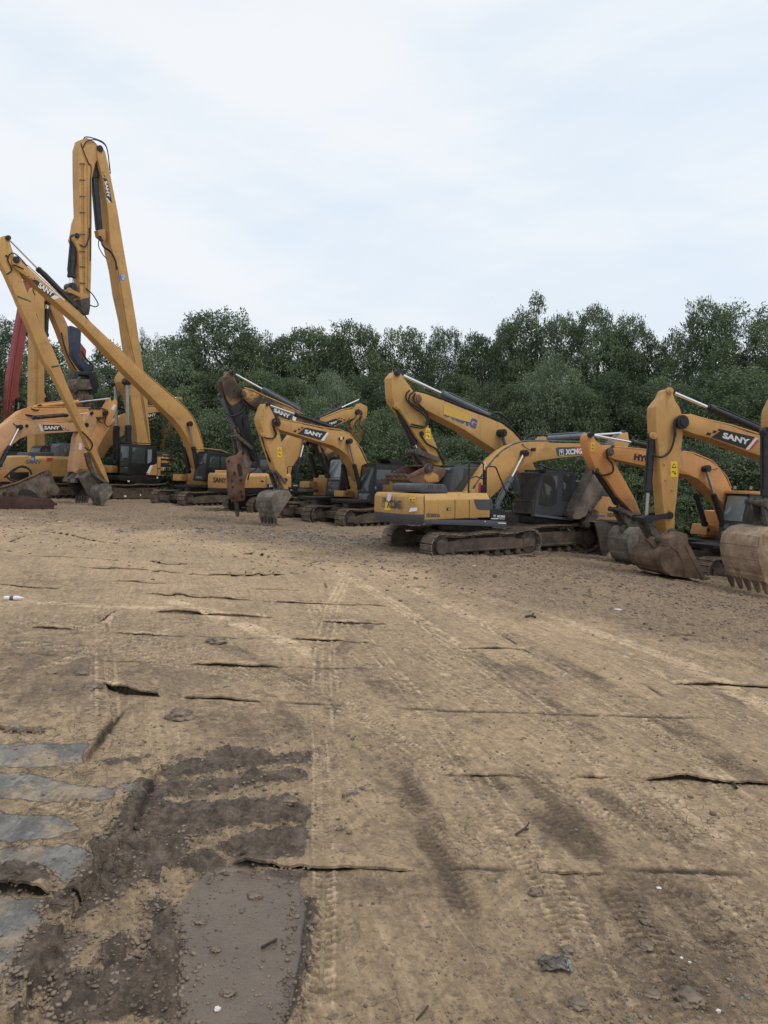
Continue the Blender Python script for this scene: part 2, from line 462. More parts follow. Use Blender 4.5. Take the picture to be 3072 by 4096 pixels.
        MB().cyl((0, 0, ht * .8), (0, 0, 1.12 * ht / .95), .72, n=32).build('turntable', M_['frame'], self.root)
    def loft_house(self, name, u0, u1, vh, z0, z1, ch, mat, parent=None, vmin=None, bev=.03):
        """engine house: chamfered cross-section run along u"""
        vm = -vh if vmin is None else vmin
        cs = [(vm, z0), (vh, z0), (vh, z1 - ch), (vh - ch * .8, z1), (vm + ch * .8, z1), (vm, z1 - ch)]
        return MB().poly([self.w(u0, v, z) for v, z in cs], [self.w(u1, v, z) for v, z in cs]).build(name, M_[mat], parent or self.root, bev)
    def counterweight(self, u0, depth, vh, z0, z1, mat, band=None, bandmat='black', bulge=.12):
        """rounded weight behind the house (rear is towards -u)"""
        pl = [(0, vh), (-.35 * depth, vh * .985), (-.7 * depth, vh * .86), (-.95 * depth, vh * .6), (-depth, vh * .25)]
        pl = pl + [(a, -b) for a, b in pl[::-1]]
        def ring(z, k=1.0, dz=0): return [self.w(u0 + a * k, b * (1 - (1 - k) * .25), z) for a, b in pl]
        zs = [(z0, .72), (z0 + (z1 - z0) * .2, .98), (z0 + (z1 - z0) * .5, 1.0), (z1 - .1, .97), (z1, .82)]
        mb = MB(); bm = mb.bm
        rings = [[bm.verts.new(p) for p in ring(z, k)] for z, k in zs]
        n = len(pl)
        for a, b in zip(rings, rings[1:]):
            for i in range(n): bm.faces.new((a[i], a[(i + 1) % n], b[(i + 1) % n], b[i]))
        bm.faces.new(rings[0][::-1]); bm.faces.new(rings[-1])
        o = mb.build('counterweight', M_[mat], self.root, .02, smooth=50)
        if band:
            mb = MB(); bm = mb.bm
            def ring2(z, k): return [self.w(u0 + .001 + a * k * 1.012, b * (1 - (1 - k) * .25) * 1.006, z) for a, b in pl]
            r0 = [bm.verts.new(p) for p in ring2(z0 - .01, .73)]; r1 = [bm.verts.new(p) for p in ring2(z0 + (z1 - z0) * .2, .985)]
            r2 = [bm.verts.new(p) for p in ring2(z0 + (z1 - z0) * band, .995)]
            for a, b in ((r0, r1), (r1, r2)):
                for i in range(n): bm.faces.new((a[i], a[(i + 1) % n], b[(i + 1) % n], b[i]))
            bm.faces.new(r0[::-1]); bm.faces.new(r2)
            mb.build('rubbing_band', M_[bandmat], o, 0, smooth=50)
        return o
    def cab(self, px, v0, width, mat='black', windows=(), wmat='glass', front=True, rear=False, fz=(.30, .95), fmat=None, low=True, name='cab'):
        """cab traced on its near side; windows = lists of photo points on that side"""
        pts = [self.L(p, v0) for p in px]
        v1 = v0 - width
        cab = MB().poly([self.w(u, v0, z) for u, z in pts], [self.w(u, v1, z) for u, z in pts]).build(name, M_[mat], self.root, .035)
        for wpx in windows:
            self.prism('window', wpx, v0 + .006, v0 - .01, wmat, cab, .004)
        zs = [z for u, z in pts]; zb, zt = min(zs), max(zs)
        def frontpanel(pa, pb, f0, f1, vi, mt, nm, sgn):
            (ua, za), (ub, zb_) = pa, pb
            A = Vector((ua, 0, za)).lerp(Vector((ub, 0, zb_)), f0); B = Vector((ua, 0, za)).lerp(Vector((ub, 0, zb_)), f1)
            d = (B - A).normalized(); n = Vector((d.z, 0, -d.x)) * sgn
            mb = MB(); q = [self.w(A.x, v0 - vi, A.z), self.w(A.x, v1 + vi, A.z), self.w(B.x, v1 + vi, B.z), self.w(B.x, v0 - vi, B.z)]
            mb.poly([p - n * .01 for p in q], [p + n * .007 for p in q]); return mb.build(nm, M_[mt], cab, .003)
        bot = sorted([p for p in pts if p[1] < zb + .35 * (zt - zb)], key=lambda p: -p[0])
        top = sorted([p for p in pts if p[1] > zt - .25 * (zt - zb)], key=lambda p: -p[0])
        if front and bot and top:
            frontpanel(bot[0], top[0], fz[0], fz[1], .1, fmat or wmat, 'windshield', 1)
            if low: frontpanel(bot[0], top[0], .06, fz[0] - .04, .12, wmat, 'lower_windshield', 1)
        if rear:
            frontpanel(bot[-1], top[-1], .36, .9, .12, wmat, 'rear_window', -1)
        # roof cap, lamps and grab rail
        us = [u for u, z in top]
        mb = MB(); mb.box(min(us) + .08, max(us) - .06, *sorted((self.s * (v0 - .08), self.s * (v1 + .08))), zt - .01, zt + .045)
        mb.build('roof_cap', M_[mat], cab, .02)
        return cab
    def std_body(self, mat, k=1.0, cab='black', house_u=(-2.6, .6), side_panels=True, z0=1.02, z1=2.2, cwmat=None, do_cab=True, tr=(-2.1, 2.1), toolbox=True, skirt='black', gauge=2.4, ht=.95):
        """simple full machine body where the photograph hides it"""
        self.tracks(tr[0] * k, tr[1] * k, ht * k, .6 * k, gauge * k)
        vh = 1.3 * k
        h = self.loft_house('engine_house', house_u[0] * k, house_u[1] * k, vh, (z0 + .14) * k, z1 * k, .14 * k, mat)
        MB().box((house_u[0] + .02) * k, 1.75 * k, -vh + .02, vh - .02, z0 * k, (z0 + .138) * k).build('deck_frame', M_[skirt], self.root, .02)
        self.counterweight(house_u[0] * k - .003, .55 * k, vh, z0 * k, (z1 + .02) * k, cwmat or mat, .3)
        if side_panels:
            for sg in (1, -1):
                for f in (.33, .66):
                    u = (house_u[0] + (house_u[1] - house_u[0]) * f) * k
                    MB().box(u - .008, u + .008, *sorted((self.s * sg * (vh - .05), self.s * sg * (vh + .003))), (z0 + .16) * k, (z1 - .15) * k).build('panel_seam', M_['seam'], h)
        MB().loft if False else None
        mb = MB(); mb.box((house_u[0] + .3) * k, (house_u[0] + 1.5) * k, -.8 * k, .8 * k, z1 * k + .002, (z1 + .22) * k)
        mb.build('engine_hood', M_['grey'], self.root, .06)
        MB().cyl(self.w((house_u[0] + 1.75) * k, -.6 * k, z1 * k), self.w((house_u[0] + 1.75) * k, -.6 * k, (z1 + .45) * k), .06 * k).build('exhaust_pipe', M_['frame'], self.root)
        if toolbox:
            lo, hi = sorted((-.45 * k, -1.28 * k))
            MB().box(.9 * k, 1.7 * k, lo, hi, (z0 + .14) * k, (z0 + .75) * k).build('tool_box', M_[mat], self.root, .04)
        if do_cab:
            y0, y1 = .32 * k, 1.3 * k
            pr = [(-.15, 1.14), (1.72, 1.14), (1.78, 1.5), (1.45, 2.85), (1.3, 2.95), (-.1, 2.95), (-.2, 2.8)]
            c = MB().poly([(u * k, y0, z * k) for u, z in pr], [(u * k, y1, z * k) for u, z in pr]).build('cab', M_[cab], self.root, .035)
            for sg, yy in ((1, y1), (-1, y0)):
                for q in ([(.5, 1.75), (1.58, 1.75), (1.4, 2.72), (.5, 2.72)], [(0, 1.9), (.4, 1.9), (.4, 2.7), (0, 2.7)]):
                    MB().poly([(u * k, yy - sg * .01, z * k) for u, z in q], [(u * k, yy + sg * .006, z * k) for u, z in q]).build('window', M_['glass'], c, .004)
            a, b = Vector((1.78, 0, 1.5)) * k, Vector((1.45, 0, 2.85)) * k
            d = (b - a).normalized(); n = Vector((d.z, 0, -d.x)); a2, b2 = a + d * .1, b - d * .08
            q = [Vector((a2.x, y0 + .1, a2.z)), Vector((a2.x, y1 - .1, a2.z)), Vector((b2.x, y1 - .1, b2.z)), Vector((b2.x, y0 + .1, b2.z))]
            MB().poly([p - n * .01 for p in q], [p + n * .007 for p in q]).build('windshield', M_['glass'], c, .003)
        return h
    def deck(self, u0, u1, vh, z0, z1):
        pl = [(u0, -vh), (.75, -vh), (.75, .15), (u1, .15), (u1, vh), (u0, vh)]
        return MB().poly([self.w(u, v, z0) for u, v in pl], [self.w(u, v, z1) for u, v in pl]).build('deck_frame', M_['black'], self.root, .02)
    def warn(self, p, w, h, v, parent=None):
        """hazard sticker: yellow ground, triangle and a person-and-hook sign; p = centre in the photo"""
        u, z = self.L(p, v); q = lambda a, b: self.w(u + a * -self.s, v + .004, z + b)
        def pl(pts, off): return MB().poly([Vector(x) + Vector((0, self.s * off, 0)) for x in pts], [Vector(x) + Vector((0, self.s * (off - .004), 0)) for x in pts])
        o = pl([q(-w / 2, -h / 2), q(w / 2, -h / 2), q(w / 2, h / 2), q(-w / 2, h / 2)], 0).build('warning_sticker', M_['warn'], parent or self.root)
        mb = pl([q(-w * .36, h * .08), q(w * .36, h * .08), q(0, h * .4)], .003); mb.build('warning_sign', M_['decal'], o)
        mb = pl([q(-w * .2, h * .13), q(w * .2, h * .13), q(0, h * .32)], .006); mb.build('warning_sign', M_['warn'], o)
        mb = MB()
        for a0, a1, b0, b1 in ((-.34, -.05, -.2, -.14), (.1, .2, -.38, -.12), (.02, .34, -.3, -.26), (-.06, .0, -.3, -.1)):
            pts = [q(w * a0, h * b0), q(w * a1, h * b0), q(w * a1, h * b1), q(w * a0, h * b1)]
            mb.poly([Vector(x) + Vector((0, self.s * .003, 0)) for x in pts], [Vector(x) - Vector((0, self.s * .001, 0)) for x in pts])
        mb.build('warning_sign', M_['decal'], o)
        return o

def near_track(pl, pr_x, phi, gauge):
    """root from the near track's outer ground line (left end photo point, right end photo x)"""
    A = ghit(pl); c, s = math.cos(R(phi)), math.sin(R(phi)); kx = (pr_x - CX) / F
    t = (kx * A.y - A.x) / (c - kx * s)
    mid = A + Vector((c, s, 0)) * t / 2
    root = mid + Vector((-s, c, 0)) * (gauge / 2 + .3)
    root.z = gz(root.x)
    print('track length %.2f  dist %.1f  z %.2f' % (t, root.y, root.z))
    return root, t

def place(p, D):
    d = ray(p); q = Vector((d.x * D, D, 0)); q.z = gz(q.x)
    return q
def placeg(p):
    q = ghit(p); print('placed at', [round(x, 2) for x in q]); return q
def fixed_track(pl, t, phi, gauge):
    A = ghit(pl); c, s = math.cos(R(phi)), math.sin(R(phi))
    r = A + Vector((c, s, 0)) * t / 2 + Vector((-s, c, 0)) * (gauge / 2 + .3); r.z = gz(r.x)
    return r

def sany_sticker(m, quad, slash, squares, t0, t1, tt, v, parent, slashmat='white', word='SANY', wmat='white'):
    st = m.sticker('logo_sticker', quad, v, 'decal', parent)
    m.sticker('logo_slash', slash, v + .001, slashmat, st)
    for q in squares: m.sticker('logo_square', q, v, 'decal', st)
    m.text(word, t0, t1, tt, v, wmat, st, bold=.045)

# ============================================================ K : front bucket machine in the middle
root, _ = (fixed_track((1376, 2110), 4.2, 43, 2.4), 0)
m = Machine('excavator', 'yellow excavator with a black cab resting its grey toothed bucket beside the rusty breaker', root, 43, True)
m.tracks(-2.15, 2.15, .95, .6, 2.4)
m.loft_house('engine_house', -2.6, -.3, 1.3, 1.16, 2.15, .14, 'yellow')
m.deck(-2.58, 1.72, 1.27, 1.02, 1.158)
m.counterweight(-2.603, .5, 1.3, 1.02, 2.2, 'yellow', .3)
boom = m.prism('boom', P('C', 1005, 830, 1008, 790, 1035, 765, 1100, 768, 1300, 805, 1500, 850) + P('D', 470, 548, 600, 565, 740, 580, 820, 615, 900, 710, 970, 830, 1040, 980, 1075, 1060, 1060, 1250, 985, 1250, 930, 1150, 880, 1040, 800, 905, 700, 825, 600, 770, 400, 715, 200, 650, 0, 590) + P('C', 1080, 900, 1030, 870), .3, -.3, 'yellow', bev=.02)
arm = m.prism('arm', P('C', 838, 615, 850, 575, 872, 545, 905, 555, 930, 600, 985, 700, 1003, 760, 1050, 900, 1070, 1000, 1110, 1230, 1140, 1400, 1160, 1590, 1175, 1690, 1120, 1680, 1050, 1540, 1010, 1440, 960, 1290, 900, 1130, 860, 980, 830, 880, 800, 790, 800, 720), .22, -.2, 'yellow', bev=.02)
m.prism('arm_edge_strip', P('C', 800, 720, 838, 615, 850, 575, 858, 580, 846, 620, 812, 722, 812, 790, 840, 875, 830, 880, 800, 790), .228, -.208, 'yellow', arm, .006)
sany_sticker(m, P('D', 130, 612, 238, 530, 525, 590, 440, 700), P('D', 440, 702, 527, 590, 547, 606, 482, 709),
             [P('D', 75, 590, 97, 562, 127, 570, 107, 597), P('D', 132, 565, 148, 541, 178, 548, 158, 571), P('D', 178, 541, 190, 521, 214, 527, 198, 546)],
             P1('D', 222, 608), P1('D', 455, 668), P1('D', 232, 553), .3, boom)
m.ram('arm_cylinder', P1('C', 890, 558), P1('C', 1268, 690), P1('D', 590, 530), 0, .085, .045)
m.ram('boom_cylinder', P1('D', 812, 715), P1('D', 890, 1030), P1('D', 955, 1330), .4, .085, .045, rod='chrome_dull', mirror=True)
m.ram('bucket_cylinder', P1('C', 985, 1450), P1('C', 935, 1300), P1('C', 825, 960), 0, .08, .045, rod='chrome_dull')
m.pin(P1('C', 1030, 805), .3, .13, .05); m.pin(P1('C', 828, 960), .22, .085, .04, 'yellow'); m.pin(P1('D', 812, 712), .3, .12, .16)
m.pin(P1('C', 890, 555), .22, .075, .05); m.pin(P1('C', 1130, 1560), .22, .08, .06)
m.link('link_bar', P1('C', 1000, 1450), P1('C', 1130, 1580), .27, .08, .07, .05)
m.link('tipping_link', P1('C', 985, 1455), P1('C', 1065, 1680), .16, .09, .10, .1)
m.prism('bucket_ear', P('C', 960, 1720, 985, 1680, 1040, 1690, 1060, 1640, 1100, 1625, 1160, 1690, 1120, 1740, 1000, 1745), .2, .13, 'worn')
m.prism('bucket_ear', P('C', 960, 1720, 985, 1680, 1040, 1690, 1060, 1640, 1100, 1625, 1160, 1690, 1120, 1740, 1000, 1745), -.13, -.2, 'worn')
m.bucket(P('C', 1010, 2075, 985, 2010, 962, 1940, 948, 1860, 955, 1785, 1000, 1725, 1090, 1695, 1180, 1700, 1218, 1765), .55, 1.13, 'bucket_grey', 5, P1('C', 1020, 2150), ribs=(0, 1, 2, 3))
m.hose([(P1('C', 1020, 740), .2), (P1('C', 965, 760), .3), (P1('C', 965, 840), .3), (P1('C', 1000, 930), .28), (P1('C', 980, 1000), .27), (P1('C', 900, 1005), .26), (P1('C', 845, 995), .24)], .028)
m.hose([(P1('C', 1040, 745), .15), (P1('C', 985, 760), .27), (P1('C', 985, 850), .27), (P1('C', 1015, 940), .25), (P1('C', 1000, 990), .25)], .022)
m.hose([(P1('D', 600, 545), .1), (P1('D', 680, 505), .1), (P1('D', 760, 530), .12), (P1('D', 820, 600), .12), (P1('D', 890, 690), .1)], .03)
for dv in (.2, .12): m.bar('hydraulic_pipe', [(P1('C', 1060, 752), dv), (P1('C', 1300, 790), dv), (P1('C', 1640, 862), dv), (P1('D', 700, 560), dv), (P1('D', 830, 612), dv), (P1('D', 985, 820), dv), (P1('D', 1070, 1000), dv)], .02, 'yellow', boom)
m.warn(P1('C', 1055, 1190), .2, .42, .222, arm)
lamp = m.prism('work_lamp', P('D', 700, 660, 752, 655, 756, 690, 704, 695), .42, .3, 'black'); m.prism('lamp_glass', P('D', 700, 660, 728, 658, 730, 692, 704, 695), .424, .41, 'white', lamp, .002)
cab = m.cab(P('D', 1180, 1025, 1500, 1040, 1545, 1075, 1530, 1545, 1105, 1545, 1125, 1400), 1.3, 1.0, 'black',
            [P('D', 1190, 1090, 1378, 1095, 1350, 1290, 1168, 1282), P('D', 1402, 1105, 1492, 1112, 1482, 1262, 1392, 1272)])
m.prism('roof_visor', P('D', 1335, 945, 1500, 965, 1570, 1012, 1545, 1050, 1525, 1038, 1380, 1012), 1.2, .35, 'black', cab)
m.text('SANY', P1('D', 1172, 1305), P1('D', 1235, 1308), P1('D', 1173, 1290), 1.3, 'greytx', cab)
m.sticker('round_sticker', P('D', 1158, 1318, 1170, 1312, 1183, 1320, 1182, 1345, 1172, 1352, 1160, 1345), 1.302, 'bluest', cab)
m.prism('tool_box', P('D', 745, 1372, 862, 1372, 880, 1400, 878, 1462, 740, 1450), -.55, -1.25, 'yellow', bev=.03)
for f in (0, 1): m.sticker('step_slot', P('D', 775, 1405 + f * 14, 805, 1405 + f * 14, 803, 1414 + f * 14, 776, 1414 + f * 14), -.55, 'seam')

# ============================================================ J : burnt machine with the breaker
root, _ = (fixed_track((1251, 2092), 4.2, 46, 2.4), 0)
m = Machine('excavator', 'soot-blackened excavator carrying a tall rust-red hydraulic breaker on its arm', root, 46, True)
m.tracks(-2.15, 2.15, .95, .6, 2.4)
m.loft_house('engine_house', -2.6, -.3, 1.3, 1.16, 2.15, .14, 'yellow_dirty')
m.deck(-2.58, 1.72, 1.27, 1.02, 1.158)
m.counterweight(-2.603, .5, 1.3, 1.02, 2.2, 'yellow_dirty', .3)
boom = m.prism('boom', P('C', 545, 430, 560, 365, 610, 348, 720, 390, 830, 450, 1000, 525, 1200, 610, 1330, 672) + P('D', 200, 375, 400, 470, 540, 600, 620, 760, 660, 900, 740, 1090, 740, 1250, 640, 1250, 600, 1090, 540, 960, 460, 810, 370, 710, 200, 600, 60, 520) + P('C', 1000, 730, 830, 640, 660, 560, 590, 490), .3, -.3, 'yellow_burnt', bev=.02)
arm = m.prism('arm', P('C', 300, 250, 340, 190, 380, 170, 400, 108, 440, 128, 470, 230, 540, 340, 600, 470, 632, 620, 655, 800, 692, 990, 740, 1160, 735, 1285, 690, 1285, 610, 1110, 530, 910, 440, 700, 370, 500, 320, 395), .22, -.24, 'yellow_burnt', bev=.02)
m.prism('arm_soot_plate', P('C', 395, 580, 500, 545, 600, 480, 632, 620, 655, 800, 692, 990, 740, 1160, 735, 1285, 690, 1285, 610, 1110, 530, 910, 450, 720), .228, .2, 'black', arm, .004)
sany_sticker(m, P('C', 930, 605, 1215, 700, 1188, 762, 990, 690), P('C', 1235, 705, 1282, 735, 1262, 785, 1225, 760), [P('C', 915, 595, 945, 605, 935, 625, 920, 615)],
             P1('C', 975, 655), P1('C', 1185, 745), P1('C', 985, 605), .3, boom)
m.ram('arm_cylinder', P1('C', 430, 135), P1('C', 835, 372), P1('C', 1300, 618), 0, .105, .05, 'barrel_grey')
m.ram('boom_cylinder', P1('D', 400, 735), P1('D', 445, 880), P1('D', 530, 1170), .42, .1, .05, rod='chrome_dull', mirror=True)
m.ram('bucket_cylinder', P1('C', 500, 980), P1('C', 440, 860), P1('C', 275, 440), 0, .1, .06, 'barrel_grey', rod='chrome_dull')
m.pin(P1('C', 575, 420), .3, .13, .05, 'worn'); m.pin(P1('C', 430, 130), .22, .1, .06); m.pin(P1('C', 450, 372), .22, .035, .03); m.pin(P1('C', 275, 440), .22, .1, .05)
m.link('link_bar', P1('C', 500, 975), P1('C', 680, 1130), .28, .1, .09, .06)
m.link('tipping_link', P1('C', 500, 1000), P1('C', 540, 1200), .16, .1, .1, .12)
br = m.prism('hydraulic_breaker', P('C', 372, 1260, 500, 1222, 545, 1180, 575, 1178, 690, 1330, 655, 1440, 605, 1560, 590, 1660, 602, 1800, 585, 1835, 430, 1852, 412, 1800, 392, 1650, 370, 1450, 350, 1300), .28, .2, 'rust', bev=.012)
m.prism('side_plate', P('C', 372, 1260, 500, 1222, 545, 1180, 575, 1178, 690, 1330, 655, 1440, 605, 1560, 590, 1660, 602, 1800, 585, 1835, 430, 1852, 412, 1800, 392, 1650, 370, 1450, 350, 1300), -.2, -.28, 'rust', br)
m.prism('breaker_body', P('C', 420, 1280, 560, 1240, 620, 1400, 570, 1560, 560, 1800, 440, 1810, 420, 1500), .2, -.2, 'frame', br)
m.prism('slot_dark_patch', P('C', 500, 1340, 530, 1345, 555, 1390, 568, 1480, 560, 1505, 520, 1515, 510, 1480, 492, 1380), .286, .27, 'seam', br, 0)  # dark flat pieces painted in for the shaded holes
m.prism('slot_dark_patch', P('C', 445, 1450, 462, 1445, 475, 1460, 478, 1485, 466, 1502, 450, 1500, 440, 1480), .286, .27, 'seam', br, 0)
m.sticker('blue_mark', P('C', 575, 1270, 600, 1272, 650, 1340, 632, 1400, 605, 1380), .282, 'bluedull', br)
for q in ((378, 1310), (440, 1790), (560, 1770), (540, 1560), (432, 1650), (545, 1710), (425, 1570)): m.pin(P1('C', *q), .28, .05, .035, 'rustred', br, 'plate_bolt')
for y in (1580, 1650, 1720, 1790):
    a = m.at(P1('C', 392, y), .24); b = m.at(P1('C', 392, y), -.24); MB().cyl(a, b, .03).build('tie_rod', M_['rust'], br)
a = m.at(P1('C', 482, 1840), 0); b = m.at(P1('C', 498, 2045), 0)
mb = MB(); mb.cyl(a, a.lerp(b, .85), .085); mb.cyl(a.lerp(b, .85), b, .085, .05); mb.build('chisel', M_['worn'], br)
m.prism('mounting_bracket', P('C', 540, 1190, 600, 1120, 700, 1220, 745, 1300, 710, 1370, 650, 1340, 590, 1260), .17, -.17, 'worn', br)
for q in ((560, 1195), (715, 1290)): m.pin(P1('C', *q), .2, .075, .1, 'barrel')
m.hose([(P1('C', 560, 350), .25), (P1('C', 520, 400), .33), (P1('C', 560, 500), .32), (P1('C', 640, 600), .3), (P1('C', 640, 690), .28), (P1('C', 575, 740), .27), (P1('C', 590, 850), .26)], .03)
m.hose([(P1('C', 600, 580), .26), (P1('C', 540, 660), .3), (P1('C', 430, 710), .28), (P1('C', 350, 680), .2)], .03)
m.hose([(P1('C', 340, 520), .15), (P1('C', 400, 640), .25), (P1('C', 460, 800), .25)], .022)
m.hose([(P1('C', 745, 1180), .1), (P1('C', 765, 1330), .2), (P1('C', 740, 1420), .25), (P1('C', 660, 1470), .2), (P1('C', 635, 1560), .1)], .03)
for dv in (.2, .1): m.bar('hydraulic_pipe', [(P1('C', 590, 335), dv), (P1('C', 700, 365), dv), (P1('C', 850, 440), dv), (P1('C', 1200, 590), dv), (P1('D', 200, 355), dv), (P1('D', 400, 440), dv)], .028, 'yellow', boom)
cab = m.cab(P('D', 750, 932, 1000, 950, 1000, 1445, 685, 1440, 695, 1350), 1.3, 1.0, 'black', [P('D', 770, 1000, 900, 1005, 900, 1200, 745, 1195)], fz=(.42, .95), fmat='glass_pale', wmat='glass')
A_, B_ = m.at(P1('D', 690, 1360), 1.26), m.at(P1('D', 748, 940), 1.26)
for i in range(9):
    f = .03 + i * .045; p = A_.lerp(B_, f) + Vector((.03, 0, 0)); MB().cyl(p, p + Vector((0, -m.s * .92, 0)), .012, n=6).build('guard_bar', M_['frame'], cab)
m.prism('tool_box', P('D', 285, 1245, 395, 1245, 405, 1330, 280, 1330), -.55, -1.25, 'yellow_dirty', bev=.03)
m.prism('step_box', P('D', 265, 1345, 405, 1345, 408, 1395, 262, 1385), -.5, -1.25, 'frame', bev=.02)
for f in (0, 1, 2): m.sticker('step_slot', P('D', 295, 1290 + f * 10, 318, 1290 + f * 10, 318, 1295 + f * 10, 295, 1295 + f * 10), -.55, 'seam')

# ============================================================ L : machine seen from behind, boom raised to the right
root, t = (fixed_track((1005, 2053), 4.4, 40, 2.6), 0)
m = Machine('excavator', 'yellow excavator seen from behind with its boom raised to the right behind the rusty breaker', root, 40, False)
m.tracks(-2.2, 2.2, 1.0, .6, 2.6)
pu = lambda x, y, v=1.35: m.L(P1('C', x, y), v)
u0, u1 = pu(480, 1560)[0], pu(1213, 1560)[0]; zt, zb = pu(875, 1470)[1], pu(875, 1663)[1]
h = m.loft_house('engine_house', u0, u1, 1.35, zb, zt, .16, 'yellow')
cw = m.counterweight(u0 - .003, .5, 1.35, zb - .2, zt + .02, 'yellow', .02)
MB().box(u0 + .1, u1 + .9, -1.3, 1.3, zb - .3, zb - .003).build('deck_frame', M_['black'], m.root, .02)
for x in (875, 1120): m.sticker('panel_seam', P('C', x, 1500, x + 5, 1500, x + 5, 1660, x, 1660), 1.35, 'seam', h)
m.sticker('door_latch', P('C', 808, 1565, 845, 1568, 843, 1590, 806, 1588), 1.35, 'black', h)
m.sticker('model_plate', P('C', 890, 1612, 1082, 1612, 1082, 1664, 890, 1660), 1.35, 'decal', h)
m.text('SY335H', P1('C', 915, 1652), P1('C', 1075, 1656), P1('C', 915, 1620), 1.355, 'white', h)
fb = m.prism('front_box', P('C', 1192, 1602, 1318, 1610, 1336, 1640, 1336, 1690, 1190, 1684), 1.33, .7, 'black', bev=.03)
m.text('SANY', P1('C', 1235, 1640), P1('C', 1293, 1642), P1('C', 1235, 1624), 1.33, 'white', fb)
m.sticker('white_sticker', P('C', 1195, 1684, 1224, 1686, 1220, 1700, 1205, 1697), 1.3, 'white', fb)
P3 = lambda px, u: m.w(u, *m.LX(px, u))
ur = u0 - .495
m.text3('SANY', P3(P1('C', 178, 1590), ur), P3(P1('C', 352, 1602), ur), P3(P1('C', 182, 1520), ur), Vector((-1, 0, 0)), 'decal', cw, off=.03)
m.cab(P('C', 775, 1240, 1000, 1245, 1020, 1470, 770, 1470), -.33, 1.0, 'black', [P('C', 800, 1290, 960, 1290, 965, 1420, 800, 1420)], front=False)
m.prism('engine_hood', P('C', 560, 1400, 790, 1405, 830, 1450, 830, 1475, 540, 1475), .8, -.5, 'grey', bev=.05)
boom = m.prism('boom', P('D', -10, 1180, -60, 1100, -50, 900, 0, 720, 60, 640, 130, 560, 280, 480, 430, 432, 600, 370, 760, 305, 860, 288, 915, 300, 930, 355, 880, 408, 760, 458, 640, 510, 480, 575, 330, 660, 250, 730, 200, 830, 130, 960, 60, 1060, 40, 1180), .33, -.33, 'yellow', bev=.02)
m.prism('arm', P('D', 925, 275, 972, 208, 1060, 250, 1062, 330, 1022, 525, 985, 700, 940, 790, 870, 780, 850, 540, 838, 470, 900, 400), .23, -.23, 'yellow_dirty', bev=.02)
sany_sticker(m, P('D', 480, 468, 640, 410, 735, 448, 650, 498, 540, 520), P('D', 500, 505, 520, 498, 535, 520, 515, 526), [P('D', 670, 405, 688, 398, 700, 408, 682, 415), P('D', 705, 412, 722, 404, 735, 416, 717, 424), P('D', 738, 426, 758, 420, 772, 436, 752, 443)],
             P1('D', 540, 505), P1('D', 655, 470), P1('D', 550, 470), .33, boom)
m.ram('arm_cylinder', P1('D', 965, 152), P1('D', 700, 272), P1('D', 390, 412), 0, .11, .036)
m.ram('boom_cylinder', P1('D', 232, 685), P1('D', 170, 940), P1('D', 110, 1200), .45, .1, .05, mirror=True)
for dv in (.25, .15, .05, -.05, -.15): m.bar('hydraulic_pipe', [(P1('D', -70, 1050), dv), (P1('D', -60, 900), dv), (P1('D', -8, 712), dv), (P1('D', 55, 628), dv), (P1('D', 125, 548), dv), (P1('D', 280, 466), dv)], .03, 'yellow', boom)
for dv in (.2, .05): m.bar('hydraulic_pipe', [(P1('D', 430, 415), dv), (P1('D', 700, 300), dv), (P1('D', 850, 270), dv), (P1('D', 900, 285), dv)], .03, 'yellow', boom)
m.hose([(P1('D', 930, 290), .3), (P1('D', 990, 330), .33), (P1('D', 960, 400), .3), (P1('D', 900, 470), .27), (P1('D', 910, 540), .25)], .035)
m.hose([(P1('D', 940, 300), .2), (P1('D', 985, 380), .3), (P1('D', 950, 470), .28), (P1('D', 1000, 535), .25)], .03)
m.pin(P1('D', 920, 330), .33, .16, .06)
m.bar('hand_rail', [(P1('D', 0, 1210), 1.25), (P1('D', 0, 1060), 1.25), (P1('D', 15, 1045), 1.25), (P1('D', 90, 1048), 1.25), (P1('D', 110, 1060), 1.25)], .022)

# ============================================================ E1 : long reach machine
root, _ = (fixed_track((733, 2026), 4.4, 53, 2.6), 0)
m = Machine('excavator', 'yellow long-reach excavator with a slim arm coming down to a small mud-crusted bucket', root, 53, True)
m.tracks(-2.2, 2.2, 1.0, .6, 2.6)
m.loft_house('engine_house', -2.7, -.3, 1.35, 1.2, 2.2, .14, 'yellow')
m.deck(-2.68, 1.72, 1.3, 1.05, 1.198)
m.counterweight(-2.703, .5, 1.35, 1.05, 2.25, 'yellow', .3)
boom = m.prism('boom', P('T', 135, 1490, 150, 1450, 190, 1450, 300, 1560, 450, 1700, 700, 1928, 1000, 2172) + P('B', 620, 0, 900, 235, 1150, 460, 1230, 560, 1300, 720, 1350, 880, 1385, 1010, 1385, 1250, 1300, 1250, 1215, 960, 1150, 820, 1070, 690, 980, 580, 860, 470, 540, 150, 390, 0) + P('T', 910, 2215, 560, 1900, 350, 1712, 180, 1592, 140, 1545), .3, -.3, 'yellow', bev=.02)
arm = m.prism('arm', P('T', -60, 1400, -30, 1300, 35, 1228, 70, 1223, 108, 1290, 150, 1420, 200, 1590, 260, 1740, 340, 1950, 440, 2190) + P('2', 360, 130, 480, 390, 570, 600, 660, 830, 760, 1060, 880, 1330, 950, 1470, 1040, 1690, 1075, 1790, 1050, 1790, 1000, 1700, 880, 1460, 830, 1340, 700, 1080, 560, 800, 500, 690, 440, 615, 260, 190, 180, 10) + P('T', 190, 1912, 60, 1620, -40, 1450), .2, -.2, 'yellow', bev=.015)
